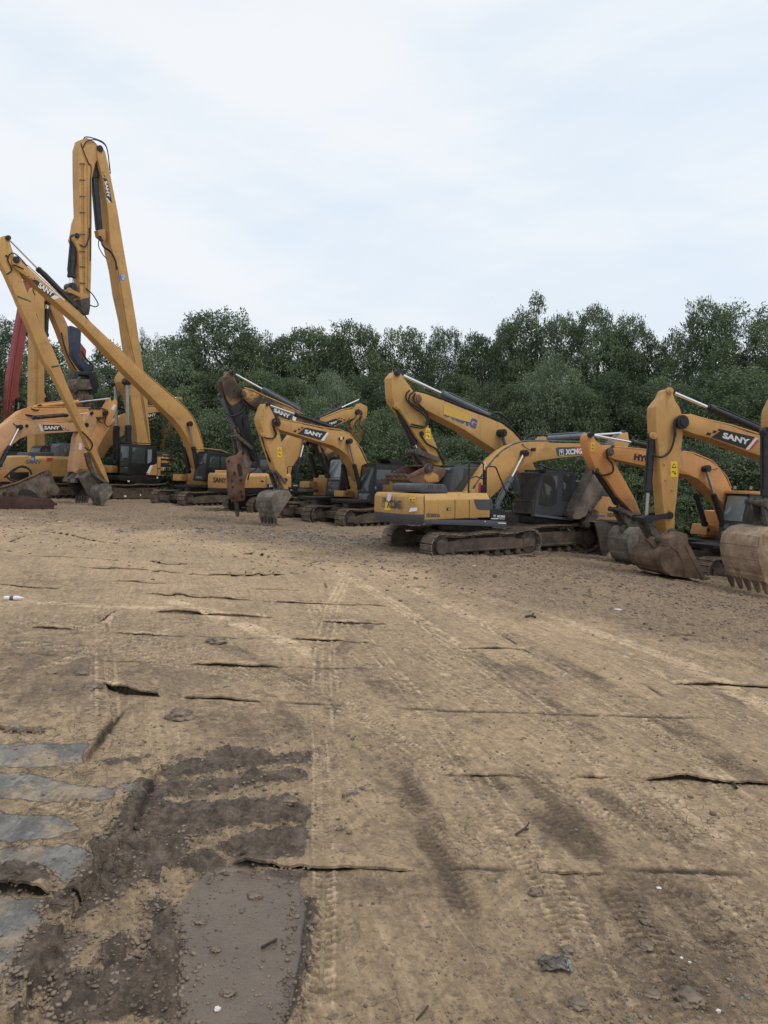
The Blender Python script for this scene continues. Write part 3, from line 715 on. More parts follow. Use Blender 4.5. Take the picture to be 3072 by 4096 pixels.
sany_sticker(m, P('T', 345, 1708, 405, 1712, 600, 1868, 640, 1912, 560, 1905), P('T', 562, 1905, 600, 1880, 668, 1905, 600, 1932), [P('T', 310, 1668, 328, 1670, 322, 1682, 312, 1680), P('T', 340, 1690, 358, 1692, 352, 1702, 342, 1702), P('T', 372, 1690, 388, 1692, 384, 1702, 374, 1702)],
             P1('T', 415, 1790), P1('T', 575, 1900), P1('T', 440, 1738), .3, boom)
m.ram('arm_cylinder', P1('T', 85, 1250), P1('T', 410, 1605), P1('T', 830, 2010), 0, .12, .05)
m.ram('boom_cylinder', P1('B', 1187, 650), P1('B', 1235, 965), P1('B', 1292, 1280), .42, .12, .055, rod='chrome_dull', mirror=True)
m.pin(P1('B', 1187, 650), .3, .16, .14); m.pin(P1('T', 178, 1492), .3, .16, .06); m.pin(P1('T', 85, 1250), .2, .12, .05); m.pin(P1('T', 70, 1447), .2, .05, .03)
m.link('link_bar', P1('A', 1330, 1385), P1('A', 1480, 1500), .2, .1, .1, .07)
m.prism('bucket_linkage', P('A', 1180, 1080, 1230, 1070, 1300, 1330, 1370, 1450, 1440, 1520, 1410, 1540, 1300, 1410, 1220, 1250), .09, -.09, 'bucket_dark')
m.bucket(P('A', 1420, 1812, 1380, 1720, 1362, 1620, 1395, 1535, 1470, 1500, 1540, 1545, 1562, 1625), .42, .85, 'bucket_grey', 4, P1('A', 1440, 1840), ribs=(1, 2, 3))
m.hose([(P1('T', 75, 1650), .22), (P1('T', 130, 1600), .24), (P1('T', 85, 1480), .26), (P1('T', 140, 1415), .3), (P1('T', 220, 1470), .32), (P1('T', 300, 1560), .3)], .03)
m.hose([(P1('T', 140, 1545), .31), (P1('T', 190, 1560), .34), (P1('T', 260, 1592), .31)], .03)
m.hose([(P1('A', 1130, 780), .21), (P1('A', 1230, 880), .25), (P1('A', 1280, 960), .26), (P1('A', 1240, 1040), .24), (P1('A', 1170, 1000), .22)], .035)
m.bar('hydraulic_pipe', [(P1('T', 300, 1548), .22), (P1('T', 700, 1915), .22), (P1('B', 620, -12), .22), (P1('B', 900, 222), .22), (P1('B', 1150, 448), .22), (P1('B', 1235, 552), .22), (P1('B', 1310, 720), .22), (P1('B', 1375, 950), .22)], .025, 'yellow', boom)
m.bar('hydraulic_pipe', [(P1('T', 60, 1640), .19), (P1('T', 190, 1925), .19), (P1('2', 260, 205), .19), (P1('2', 440, 630), .19), (P1('2', 560, 815), .19), (P1('2', 830, 1350), .19)], .022, 'yellow_dirty', arm)
for a, b in (((180, 1890), (345, 1950)),): m.sticker('weld_strap', P('T', 190, 1885, 345, 1945, 345, 1962, 195, 1908), .2, 'frame', arm)
m.sticker('weld_strap', P('2', 500, 652, 575, 640, 582, 655, 510, 668), .2, 'frame', arm)
m.hose([(P1('T', 790, 1990), .1), (P1('T', 880, 2030), .2), (P1('T', 940, 2110), .2), (P1('T', 1000, 2190), .15)], .04)
cab = m.cab(P('B', 1440, 1020, 1700, 1040, 1725, 1080, 1720, 1425, 1378, 1400, 1392, 1300), 1.33, 1.02, 'black', [P('B', 1465, 1080, 1590, 1085, 1580, 1240, 1445, 1230), P('B', 1610, 1085, 1690, 1090, 1690, 1240, 1605, 1240)], fmat='glass')
for dx in (0, 60, 120, 180): m.bar('roof_guard', [(P1('B', 1275 + dx, 988 + dx * .04), .9 - dx * .004), (P1('B', 1590 + dx * .5, 1003 + dx * .1), .9 - dx * .004)], .025, 'black', cab)
m.bar('roof_guard', [(P1('B', 1300, 990), 1.25), (P1('B', 1370, 970), 1.25), (P1('B', 1600, 998), 1.25), (P1('B', 1700, 1035), 1.25)], .022, 'yellow', cab)
m.prism('tool_box', P('B', 1075, 1318, 1165, 1320, 1170, 1410, 1068, 1402), -.5, -1.28, 'yellow', bev=.03)
m.sticker('step_slot', P('B', 1072, 1362, 1166, 1366, 1166, 1371, 1072, 1367), -.5, 'seam')

# ============================================================ C : tall pile-driving machine
root, _ = (fixed_track((425, 2000), 5.2, 56, 2.7), 0)
m = Machine('excavator', 'tallest yellow machine, long boom raised upright, dark pile clamp hanging from its arm', root, 56, True)
m.tracks(-2.6, 2.6, 1.15, .65, 2.7)
boom = m.prism('boom', P('T', 1075, 330, 1085, 262, 1130, 240, 1165, 300, 1200, 450, 1300, 950, 1370, 1380, 1450, 1830, 1510, 2190) + P('B', 630, 270, 640, 560, 660, 760, 672, 900, 690, 1250, 540, 1250, 495, 880, 480, 700, 440, 480, 400, 280, 330, 180, 290, 90, 300, 10) + P('2', 1300, 600, 1270, 420, 1240, 200) + P('T', 1330, 1870, 1290, 1600, 1222, 1300, 1188, 900, 1130, 560, 1092, 420), .42, -.42, 'yellow', bev=.025)
arm = m.prism('arm', P('T', 870, 260, 900, 160, 960, 142, 1040, 178, 1100, 245, 1125, 300, 1055, 420, 1032, 520, 1016, 600, 1018, 1000, 1010, 1600, 1000, 1900, 992, 2050, 930, 2090, 895, 2000, 880, 1700, 870, 1400, 820, 1260, 835, 1210, 860, 1060, 884, 1000, 872, 600), .34, -.34, 'yellow', bev=.02)
st = m.sticker('logo_sticker', P('T', 1140, 580, 1185, 600, 1243, 865, 1180, 815), .42, 'decal', boom)
m.sticker('logo_slash', P('T', 1172, 808, 1186, 806, 1225, 858, 1212, 860), .424, 'white', st)
for y in (520, 545, 560): m.sticker('logo_square', P('T', 1128 + (y - 520) * .5, y, 1142 + (y - 520) * .5, y + 4, 1146 + (y - 520) * .5, y + 16, 1132 + (y - 520) * .5, y + 12), .42, 'decal', st)
m.text('SANY', P1('T', 1152, 622), P1('T', 1186, 805), P1('T', 1184, 618), .424, 'white', st, bold=.045)
cen = m.at(P1('T', 1352, 1685), .42)
rd = MB().cyl(cen + Vector((0, -.002 * m.s, 0)), cen + Vector((0, .006 * m.s, 0)), .21, n=24).build('round_sticker', M_['bluest'], boom)
m.text('27#', P1('T', 1336, 1655), P1('T', 1346, 1715), P1('T', 1372, 1648), .43, 'white', rd)
m.prism('arm_cylinder', P('T', 1030, 560, 1085, 560, 1140, 1180, 1085, 1150), .16, -.16, 'barrel', bev=.03)
m.prism('cylinder_clevis', P('T', 1045, 360, 1075, 350, 1110, 520, 1095, 580, 1025, 575), .2, -.2, 'barrel', bev=.02)
m.prism('boom_bracket', P('T', 1080, 1160, 1165, 1150, 1175, 1260, 1150, 1280, 1095, 1230), .2, -.2, 'yellow_dirty', bev=.02)
m.ram('bucket_cylinder', P1('T', 778, 1800), P1('T', 788, 1680), P1('T', 826, 1245), 0, .2, .12)
m.link('link_bar', P1('T', 770, 1830), P1('T', 960, 1920), .3, .17, .14, .12, 'yellow_dirty')
m.prism('rocker_arm', P('T', 745, 1850, 800, 1840, 830, 1960, 770, 1975), .22, -.22, 'worn')
m.prism('arm_coupler', P('T', 890, 1930, 1000, 1900, 1000, 2020, 985, 2100, 905, 2080), .38, -.38, 'frame', bev=.04)
hm = m.prism('vibratory_hammer', P('2', 700, 250, 800, 290, 792, 520, 830, 600, 890, 650, 910, 715, 840, 715, 760, 615, 718, 540, 712, 420), .22, -.22, 'blue', bev=.03)
m.prism('clamp_housing', P('2', 765, 700, 900, 700, 950, 715, 975, 850, 950, 920, 890, 930, 880, 780, 870, 740, 775, 735, 760, 780), .4, -.5, 'black', hm, .03)
m.prism('rubber_block', P('2', 715, 790, 760, 775, 880, 780, 895, 850, 915, 870, 860, 885, 800, 880, 730, 910, 705, 880), .48, -.2, 'mudplate', hm, .04)
m.prism('clamp_jaw', P('2', 755, 930, 790, 870, 830, 900, 900, 900, 885, 1040, 860, 1090, 780, 1100, 765, 1020), .3, -.3, 'mudplate', hm, .04)
m.prism('clamp_jaw', P('2', 835, 940, 905, 930, 925, 1000, 880, 1050, 830, 1050), .45, -.4, 'frame', hm, .03)
for q in ((775, 865), (805, 870)): m.pin(P1('2', *q), .48, .1, .05, 'mudplate', hm, 'rubber_pad')
m.hose([(P1('2', 800, 500), .25), (P1('2', 850, 580), .3), (P1('2', 905, 640), .3), (P1('2', 910, 700), .3)], .05)
m.hose([(P1('T', 940, 1800), .36), (P1('T', 1020, 1870), .45), (P1('T', 1085, 1980), .45), (P1('T', 1050, 2010), .4), (P1('T', 990, 1990), .36)], .035)
m.hose([(P1('T', 915, 180), .2), (P1('T', 950, 132), .36), (P1('T', 1060, 155), .42), (P1('T', 1150, 200), .45), (P1('T', 1190, 290), .42), (P1('T', 1215, 500), .42)], .035)
m.hose([(P1('T', 920, 250), .36), (P1('T', 960, 180), .4), (P1('T', 1060, 165), .44), (P1('T', 1170, 235), .45), (P1('T', 1205, 400), .42), (P1('T', 1222, 540), .42)], .03)
m.hose([(P1('T', 895, 200), .36), (P1('T', 930, 300), .4), (P1('T', 980, 420), .38), (P1('T', 1010, 470), .36), (P1('T', 1000, 700), .36), (P1('T', 1000, 1500), .36)], .03)
m.hose([(P1('T', 1100, 1240), .3), (P1('T', 1090, 1330), .45), (P1('T', 1130, 1420), .45), (P1('T', 1180, 1480), .43)], .03)
m.hose([(P1('T', 1110, 1230), .3), (P1('T', 1140, 1340), .45), (P1('T', 1220, 1400), .45), (P1('T', 1275, 1500), .43), (P1('T', 1290, 1600), .43)], .06)
m.hose([(P1('T', 985, 1140), .35), (P1('T', 985, 1240), .42), (P1('T', 940, 1345), .42), (P1('T', 880, 1320), .36)], .035)
for dx in (0, 18): m.bar('hydraulic_pipe', [(P1('T', 1285 + dx, 1560), .44), (P1('T', 1330 + dx, 1860), .44), (P1('T', 1385 + dx, 2200), .44), (P1('2', 1300 + dx, 560), .44), (P1('B', 545 + dx, 250), .44), (P1('B', 600 + dx, 600), .44), (P1('B', 650 + dx * .4, 870), .44)], .035, 'yellow_dirty', boom)
for dx in (0, 20, 60): m.bar('hydraulic_pipe', [(P1('T', 905 + dx, 420), .36), (P1('T', 908 + dx, 900), .36), (P1('T', 915 + dx, 1400), .36), (P1('T', 930 + dx * .7, 1850), .36)], .03, 'yellow_dirty', arm)
for y in (420, 600, 780, 960, 1200, 1390, 1560, 1740): m.sticker('pipe_clamp', P('T', 880, y, 945, y + 6, 945, y + 18, 880, y + 12), .385, 'frame', arm)
m.pin(P1('T', 1105, 262), .42, .2, .08); m.pin(P1('T', 850, 1225), .36, .16, .06); m.pin(P1('B', 352, 82), .42, .23, .3)
m.ram('boom_cylinder', P1('B', 360, 85), P1('B', 378, 680), P1('B', 384, 1150), .62, .19, .11, rod='chrome_dull', mirror=True)
cab = m.cab(P('B', 400, 925, 742, 945, 757, 985, 760, 1330, 378, 1325, 385, 1200), 1.35, 1.02, 'black', [P('B', 430, 962, 600, 966, 590, 1180, 418, 1170)])
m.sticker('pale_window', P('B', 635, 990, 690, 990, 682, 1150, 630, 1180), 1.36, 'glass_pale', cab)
m.sticker('side_stripe', P('B', 668, 1200, 706, 1195, 652, 1325, 606, 1325), 1.362, 'white', cab)
m.sticker('side_stripe', P('B', 618, 1300, 650, 1300, 640, 1326, 606, 1326), 1.365, 'redst', cab)
m.sticker('yellow_panel', P('B', 707, 1196, 756, 1172, 757, 1330, 654, 1326), 1.362, 'yellow', cab)
for dx in range(0, 500, 60): m.bar('roof_guard', [(P1('B', 240 + dx, 890 + dx * .05), .9), (P1('B', 300 + dx, 890 + dx * .05), .9)], .03, 'black', cab)
h = m.prism('engine_house', P('B', 764, 1085, 1050, 1100, 1235, 1120, 1300, 1140, 1300, 1340, 764, 1340), 1.35, -1.35, 'yellow', bev=.04)
m.prism('deck_frame', P('B', 240, 1332, 1060, 1352, 1300, 1360, 1300, 1420, 770, 1425, 765, 1442, 500, 1442, 240, 1392), 1.3, -1.3, 'black')
for q in ((805, 1105, 1000, 1120, 1000, 1145, 805, 1130), (805, 1165, 1005, 1170, 1003, 1226, 805, 1222), (800, 1268, 1003, 1280, 1000, 1330, 803, 1318), (1085, 1185, 1200, 1190, 1200, 1320, 1085, 1310)):
    g = m.sticker('grille', P('B', *q), 1.35, 'seam', h)
m.sticker('panel_seam', P('B', 1050, 1110, 1055, 1110, 1055, 1345, 1050, 1345), 1.35, 'seam', h)
m.text('SY1250H', P1('B', 835, 1264), P1('B', 984, 1264), P1('B', 835, 1228), 1.352, 'white', h, bold=.03)
for q in ((768, 1238, 785, 1228, 790, 1240, 774, 1252), (790, 1240, 806, 1230, 812, 1240, 796, 1250)): m.sticker('logo_square', P('B', *q), 1.352, 'decal', h)
m.prism('engine_hood', P('B', 850, 1018, 1120, 1026, 1140, 1100, 830, 1085), .9, -.9, 'grey', bev=.05)
m.bar('hand_rail', [(P1('B', 830, 1090), 1.2), (P1('B', 835, 1055), 1.2), (P1('B', 1005, 1072), 1.2), (P1('B', 1010, 1100), 1.2)], .025, 'yellow')
m.prism('tool_box', P('B', 160, 1200, 235, 1205, 235, 1298, 150, 1295), -.5, -1.3, 'yellow', bev=.03)
MB().cyl(m.at(P1('B', 1050, 1030), -.4), m.at(P1('B', 1055, 985), -.4), .09).tube([m.at(P1('B', 1055, 990), -.4), m.at(P1('B', 1060, 965), -.4), m.at(P1('B', 1075, 940), -.4)], .08).build('exhaust_pipe', M_['chrome_dull'], m.root)
m.sticker('white_sticker', P('B', 750, 1352, 772, 1352, 772, 1374, 750, 1374), 1.31, 'white'); m.sticker('white_sticker', P('B', 368, 1400, 394, 1400, 394, 1420, 368, 1420), 1.31, 'white')
pl = m.prism('track_side_plate', P('B', 180, 1500, 700, 1510, 690, 1640, 170, 1635), 1.74, 1.66, 'black')
for q in ((320, 1595, 352, 1598, 352, 1622, 320, 1620), (530, 1580, 546, 1580, 546, 1606, 530, 1606)): m.sticker('white_sticker', P('B', *q), 1.74, 'white', pl)

# ============================================================ M : machine seen from the rear right (nearest)
root, t = near_track((1722, 2228), 2168, 29, 2.38)
m = Machine('excavator', 'nearest excavator seen from behind, dull yellow with slate-grey hood, trim and cab', root, 29, False)
m.tracks(-t / 2, t / 2, .86, .6, 2.38, sink=.07, sag=.07)
V = 1.3
E1_ = lambda x, y, v=V: m.L(P1('E', x, y), v)
us, ue = E1_(655, 740)[0], m.L(P1('F', 165, 980), V)[0]
zb, zm, zt = E1_(900, 918)[1], E1_(1050, 650)[1], E1_(1050, 580)[1]
h = m.loft_house('engine_house', us, ue, V, zb, zt, zt - zm + .02, 'yellow_old', bev=.025)
cw = m.counterweight(us - .006, .52, V, E1_(655, 985)[1] - .02, zt + .01, 'yellow_old', .34, 'grey')
m.prism('deck_frame', P('E', 645, 914, 1520, 932) + P('F', 350, 1064, 356, 1124, 300, 1128) + P('E', 645, 980), V - .01, -V + .01, 'grey', bev=.02)
for x, y0, y1 in ((655, 600, 910), (1062, 660, 915), (1252, 660, 922)): m.sticker('panel_seam', P('E', x - 3, y0, x + 4, y0, x + 3, y1, x - 4, y1), V, 'seam', h)
m.sticker('grey_side_panel', P('E', 1312, 655, 1522, 658, 1526, 796, 1390, 796, 1358, 782, 1340, 755, 1325, 705), V, 'grey', h, .006)
lt = m.sticker('door_latch', P('E', 952, 765, 1010, 765, 1008, 806, 950, 806), V, 'seam', h); m.sticker('latch_plate', P('E', 975, 770, 1005, 770, 1003, 801, 973, 801), V + .003, 'yellow_old', lt)
m.text('XE200DA', P1('E', 672, 890), P1('E', 862, 893), P1('E', 674, 840), V, 'greytx', h, bold=.04)
fb = m.prism('front_box', P('F', 166, 940, 200, 914, 330, 938, 345, 968, 347, 1056, 163, 1052), V - .02, .62, 'black', bev=.03)
m.prism('grey_corner_panel', P('E', 1524, 612, 1548, 640, 1566, 700, 1566, 792, 1524, 800), V - .02, .6, 'grey', bev=.03)
m.text('XCMG', P1('F', 238, 1024), P1('F', 328, 1026), P1('F', 240, 996), V - .02, 'white', fb, bold=.04)
def logo_box(q, v, parent, off=.004):
    a = [Vector(p) for p in q]; c = sum(a, Vector((0, 0))) / 4
    o = m.sticker('emblem', q, v + off, 'white', parent)
    tri = lambda k, w: [tuple(c + (x - c) * k) for x in (a[3], a[2], (a[0] + a[1]) / 2)]
    inner = [tuple(c + (x - c) * .78) for x in a]
    i = m.sticker('emblem', inner, v + off + .003, 'decal', o)
    dn = [tuple(c + ((a[3] * .5 + a[2] * .5) * 0 + p - c) * .6) for p in (a[3], a[2], (a[0] + a[1]) / 2)]
    m.sticker('emblem', dn, v + off + .006, 'white', i)
logo_box(P('F', 204, 1020, 230, 1020, 230, 994, 204, 994), V - .02, fb)
m.sticker('logo_slash', P('F', 178, 1030, 260, 1032, 258, 1042, 180, 1040), V - .018, 'white', fb); m.text('XE200DA', P1('F', 262, 1042), P1('F', 330, 1044), P1('F', 262, 1032), V - .02, 'white', fb)
m.sticker('logo_slash', P('F', 255, 1078, 342, 1082, 342, 1094, 255, 1090), V - .008, 'white')
m.sticker('warning_sticker', P('F', 106, 1060, 120, 1060, 120, 1074, 106, 1074), V - .005, 'warn')
hood = m.prism('engine_hood', P('E', 640, 442, 930, 458, 958, 496, 978, 578, 610, 566, 590, 520, 600, 470), .95, -.75, 'grey', bev=.06)
for x in (705, 732, 758, 818, 842, 868): m.sticker('hood_slot', P('E', x, 464, x + 9, 464, x + 10, 510, x + 2, 510), .95, 'seam', hood)
# stickers on the rear of the counterweight
ur = us - .526
P3 = lambda px, u: m.w(u, *m.LX(px, u))
N_ = Vector((-1, 0, 0))
m.text3('XCMG', P3(P1('E', 165, 768), ur), P3(P1('E', 352, 785), ur), P3(P1('E', 168, 655), ur), N_, 'greytx', cw, bold=.04, off=.03)
def rear_quad(name, q, mat, off, par):
    pts = [P3(p, ur) for p in P('E', *q)]; return MB().poly([p + N_ * off for p in pts], [p + N_ * (off - .02) for p in pts]).build(name, M_[mat], par)
e = rear_quad('emblem', (98, 750, 140, 752, 142, 635, 110, 632), 'greytx', .026, cw); e2 = rear_quad('emblem', (106, 738, 134, 740, 135, 650, 115, 648), 'yellow_old', .03, e); rear_quad('emblem', (112, 660, 131, 662, 120, 728), 'greytx', .034, e2)
rear_quad('torn_sticker', (185, 570, 238, 562, 225, 620, 212, 672, 190, 682, 168, 660), 'white', .034, cw); rear_quad('torn_sticker', (140, 690, 200, 690, 215, 800, 135, 800), 'warn', .022, cw)
# facet stickers near the rear corner
fa, fb_ = Vector((us - .006 - .35 * .52, V * .985)), Vector((us - .006 - .7 * .52, V * .86))
def facet(px):
    d = ray(px); o = m.cam - m.loc
    n2 = Vector((-(fb_ - fa).y, (fb_ - fa).x)).normalized()
    du = Vector((d.dot(m.X), m.s * d.dot(m.Y))); ou = Vector((o.dot(m.X), m.s * o.dot(m.Y)))
    t = (fa - ou).dot(n2) / du.dot(n2); q = o + d * t
    return m.w(ou.x + du.x * t, ou.y + du.y * t, q.z), (m.w(n2.x, n2.y, 0) if n2.y > 0 else -m.w(n2.x, n2.y, 0))
def facet_quad(name, q, mat, off, par):
    pts = [facet(p) for p in P('E', *q)]; n = pts[0][1]
    return MB().poly([p + n * off for p, _ in pts], [p + n * (off - .012) for p, _ in pts]).build(name, M_[mat], par)
w_ = facet_quad('warning_sticker', (455, 626, 546, 632, 535, 684, 452, 672), 'warn', .012, cw)
facet_quad('warning_sign', (460, 668, 492, 672, 478, 636), 'decal', .016, w_); facet_quad('warning_sign', (500, 655, 530, 650, 528, 668, 510, 665), 'decal', .016, w_)
facet_quad('tail_reflector', (448, 822, 470, 768, 564, 764, 556, 810), 'white', .012, cw)
cab = m.cab(P('E', 1050, 245, 1090, 214, 1440, 228, 1470, 600, 985, 585, 1010, 420), -.3, .98, 'grey', [P('E', 1095, 252, 1425, 250, 1440, 575, 1055, 570)], front=True, rear=True)
ue_ = min(m.L(p, -.3)[0] for p in P('E', 1050, 245, 1010, 420))
bx = m.at(P1('E', 1050, 245), -.3).x - .012
tq = [m.w(bx, *m.LX(p, bx)) for p in P('E', 930, 262, 1005, 264, 932, 240)]
m.text3('XCMG', tq[0], tq[1], tq[2], N_, 'white', cab, off=.03)
boom = m.prism('boom', P('F', -60, 860, -60, 790, 30, 650, 130, 500, 230, 370, 330, 285, 430, 225, 540, 192, 640, 185, 900, 200, 1200, 205, 1500, 225, 1590, 250, 1590, 300, 1500, 330, 1200, 340, 900, 368, 700, 398, 560, 440, 480, 500, 400, 580, 300, 690, 190, 790, 100, 860), .29, -.29, 'yellow', bev=.02)
lg = m.sticker('logo_sticker', P('F', 892, 262, 912, 248, 1185, 240, 1185, 322, 915, 342), .29, 'grey', boom); m.sticker('logo_panel', P('F', 1098, 242, 1185, 240, 1185, 322, 1170, 322), .292, 'redst', lg)
m.text('XCMG', P1('F', 995, 332), P1('F', 1183, 318), P1('F', 998, 268), .294, 'white', lg, bold=.05)
logo_box(P('F', 934, 338, 984, 334, 980, 268, 930, 272), .292, lg)
m.sticker('touch_up_patch', P('F', 712, 262, 846, 250, 846, 352, 712, 356), .289, 'yellow_old', boom, .003)
m.prism('cylinder_bracket', P('F', 690, 192, 745, 128, 785, 128, 795, 165, 830, 198), .12, -.12, 'yellow', boom)
m.prism('arm', P('G', 640, 603, 680, 596, 697, 690, 665, 830, 560, 960, 430, 1150, 360, 1290, 240, 1470, 180, 1500, 130, 1502, 92, 1460, 150, 1330, 310, 1020, 400, 900, 500, 760, 560, 668), .2, -.2, 'worn_arm', bev=.02)
m.prism('arm_tip_plate', P('G', 630, 612, 640, 603, 680, 598, 695, 690, 664, 828, 600, 905, 490, 800, 560, 672), .206, -.206, 'yellow', m.root.children[-1], .012)
m.prism('arm_edge_strip', P('G', 150, 1330, 310, 1020, 400, 900, 412, 912, 326, 1030, 168, 1340, 110, 1460, 95, 1455), .212, -.212, 'worn', m.root.children[-1], .01)
m.ram('arm_cylinder', P1('F', 1640, 88), P1('F', 1212, 112), P1('F', 765, 150), 0, .1, .045, 'barrel_grey')
m.ram('boom_cylinder', P1('F', 545, 310), P1('F', 395, 590), P1('F', 235, 905), .42, .085, .045, 'barrel_grey', mirror=True)
m.pin(P1('F', 535, 315), .29, .11, .17); m.pin(P1('F', 1520, 260), .29, .12, .06)
m.sticker('work_lamp', P('F', 632, 255, 675, 252, 670, 292, 632, 290), .36, 'black', boom, .06)
for i, dv in enumerate((.24, .16, .08, -.02, -.12)):
    m.bar('hydraulic_pipe', [(P1('F', -60, 745), dv), (P1('F', 30, 620), dv), (P1('F', 130, 470), dv), (P1('F', 230, 345), dv), (P1('F', 320, 265), dv), (P1('F', 430, 206), dv), (P1('F', 540, 174), dv), (P1('F', 700, 172), dv)] + ([(P1('F', 1200, 185), dv), (P1('F', 1450, 205), dv)] if i in (0, 3) else []), .022, 'barrel_grey', boom)
for q in ((80, 555), (165, 430), (250, 335), (0, 670)): m.bar('pipe_clamp', [(P1('F', *q), .3), (P1('F', *q), -.2)], .035, 'barrel_grey', boom)
m.hose([(P1('F', 560, 165), .05), (P1('F', 620, 110), .1), (P1('F', 720, 108), .1), (P1('F', 800, 118), .1)], .03); m.hose([(P1('F', 520, 205), .3), (P1('F', 560, 250), .33), (P1('F', 620, 280), .33)], .012)
m.prism('bucket_linkage', P('G', 240, 1400, 300, 1380, 380, 1420, 370, 1480, 310, 1560, 230, 1590, 210, 1550, 250, 1500), .14, -.14, 'worn', bev=.02)
for q, r in (((285, 1415), .075), ((245, 1560), .12)): m.pin(P1('G', *q), .17, r, .1, 'worn')
m.link('tipping_link', P1('G', 390, 1270), P1('G', 290, 1410), .22, .08, .08, .05)
m.bucket(P('G', 425, 1935, 480, 1850, 515, 1760, 538, 1650, 520, 1580, 470, 1535, 400, 1518, 335, 1530), .5, 1.1, 'bucket_dark', 5, P1('G', 405, 1945), ribs=())
m.bar('hand_rail', [(P1('E', 1240, 575), .95), (P1('E', 1250, 190), .95), (P1('E', 1270, 158), .95), (P1('E', 1420, 165), .95), (P1('E', 1442, 190), .95), (P1('E', 1440, 560), .95)], .026)
m.bar('hand_rail', [(P1('E', 1250, 380), .95), (P1('E', 1335, 350), .95), (P1('E', 1440, 388), .95)], .02)
m.bar('hand_rail', [(P1('E', 1475, 560), 1.1), (P1('E', 1475, 240), 1.1), (P1('E', 1495, 218), 1.1), (P1('E', 1590, 222), 1.1), (P1('E', 1610, 245), 1.1), (P1('F', 300, 640), 1.15), (P1('F', 380, 830), 1.18), (P1('F', 415, 920), 1.2), (P1('F', 415, 1000), 1.2), (P1('F', 370, 1080), 1.2)], .024)
mr = m.prism('side_mirror', P('E', 1422, 465, 1478, 458, 1486, 475, 1482, 572, 1430, 578, 1418, 560), 1.15, 1.08, 'black', bev=.02)
m.bar('flag_pole', [(P1('E', 1462, 470), 1.1), (P1('E', 1464, 260), 1.1)], .03, 'black')
m.prism('pennant', P('E', 1450, 250, 1462, 145, 1478, 250, 1470, 290), 1.12, 1.1, 'white', bev=0); m.prism('pennant', P('E', 1466, 200, 1478, 250, 1470, 290, 1455, 265), 1.125, 1.095, 'redst', bev=0)
m.prism('red_extinguisher', P('E', 1395, 440, 1415, 430, 1420, 560, 1392, 568), .95, .85, 'redst', bev=.02)
m.prism('fuel_cap', P('E', 1280, 525, 1330, 518, 1332, 590, 1278, 588), .9, .75, 'yellow', bev=.02)
MB().cyl(m.at(P1('E', 1192, 585), 1.0), m.at(P1('E', 1192, 548), 1.0), .06).build('filler_neck', M_['yellow_old'], m.root, .01)

# ============================================================ N : big machine with the caged cab
root = fixed_track((1990, 2206), 5.0, 32, 2.6)
print('N root', root)
m = Machine('excavator', 'yellow excavator with a bar-caged slate cab and painted-over blue letters on its high boom', root, 32, True)
m.tracks(-2.5, 2.5, 1.1, .6, 2.6)
boom = m.prism('boom', P('5', 470, 285, 475, 235, 495, 215, 560, 232, 700, 285, 850, 345, 1000, 400, 1120, 450, 1200, 510, 1280, 600, 1340, 720, 1400, 860, 1440, 960, 1440, 1080, 1370, 1080, 1320, 960, 1260, 830, 1180, 720, 1080, 650, 1000, 600, 850, 500, 700, 420, 560, 350, 500, 315), .31, -.31, 'yellow_old', bev=.02)
arm = m.prism('arm', P('5', 305, 112, 322, 90, 342, 66, 378, 82, 430, 160, 475, 220, 520, 300, 560, 400, 590, 500, 640, 620, 690, 740, 690, 765, 625, 755, 560, 640, 500, 560, 430, 440, 370, 350, 325, 300, 312, 250), .22, -.22, 'yellow_old', bev=.02)
m.ram('arm_cylinder', P1('5', 360, 82), P1('5', 680, 236), P1('5', 1020, 392), 0, .11, .055, 'barrel_grey')
m.ram('bucket_cylinder', P1('5', 505, 665), P1('5', 468, 595), P1('5', 342, 322), 0, .11, .06)
m.ram('boom_cylinder', P1('5', 1118, 520), P1('5', 1150, 620), P1('5', 1240, 960), .45, .11, .06, 'barrel_grey', rod='barrel_grey', mirror=True)
m.pin(P1('5', 1118, 520), .31, .12, .16); m.pin(P1('5', 495, 270), .31, .15, .06, 'rust'); m.pin(P1('5', 345, 78), .22, .11, .06); m.pin(P1('5', 342, 322), .22, .1, .05, 'yellow_old'); m.pin(P1('5', 525, 525), .22, .08, .06); m.pin(P1('5', 640, 715), .22, .1, .06)
m.sticker('blue_letter', P('5', 690, 388, 700, 380, 720, 400, 712, 402), .31, 'bluetx', boom)
m.text('XCMG', P1('5', 700, 398), P1('5', 925, 492), P1('5', 718, 328), .31, 'bluetx', boom, bold=.06)
pp = m.sticker('touch_up_patch', P('5', 692, 315, 840, 372, 832, 402, 830, 428, 690, 380), .32, 'yellowpatch', boom); m.sticker('touch_up_patch', P('5', 838, 376, 895, 396, 888, 442, 830, 428), .322, 'yellowpatch', boom)
m.link('link_bar', P1('5', 500, 655), P1('5', 640, 715), .28, .12, .1, .07); m.link('tipping_link', P1('5', 500, 665), P1('5', 580, 790), .16, .11, .12, .12)
m.bucket(P('E', 425, 340, 432, 395, 520, 440, 680, 455, 840, 430, 930, 330, 940, 260, 890, 235, 705, 200), .62, 1.25, 'rust', 5, P1('E', 400, 320), ribs=())
m.prism('bucket_patch', P('E', 660, 330, 750, 290, 840, 330, 850, 420, 700, 430, 650, 380), .63, .6, 'yellow_dirty')
m.pin(P1('E', 708, 240), .62, .17, .06, 'worn')
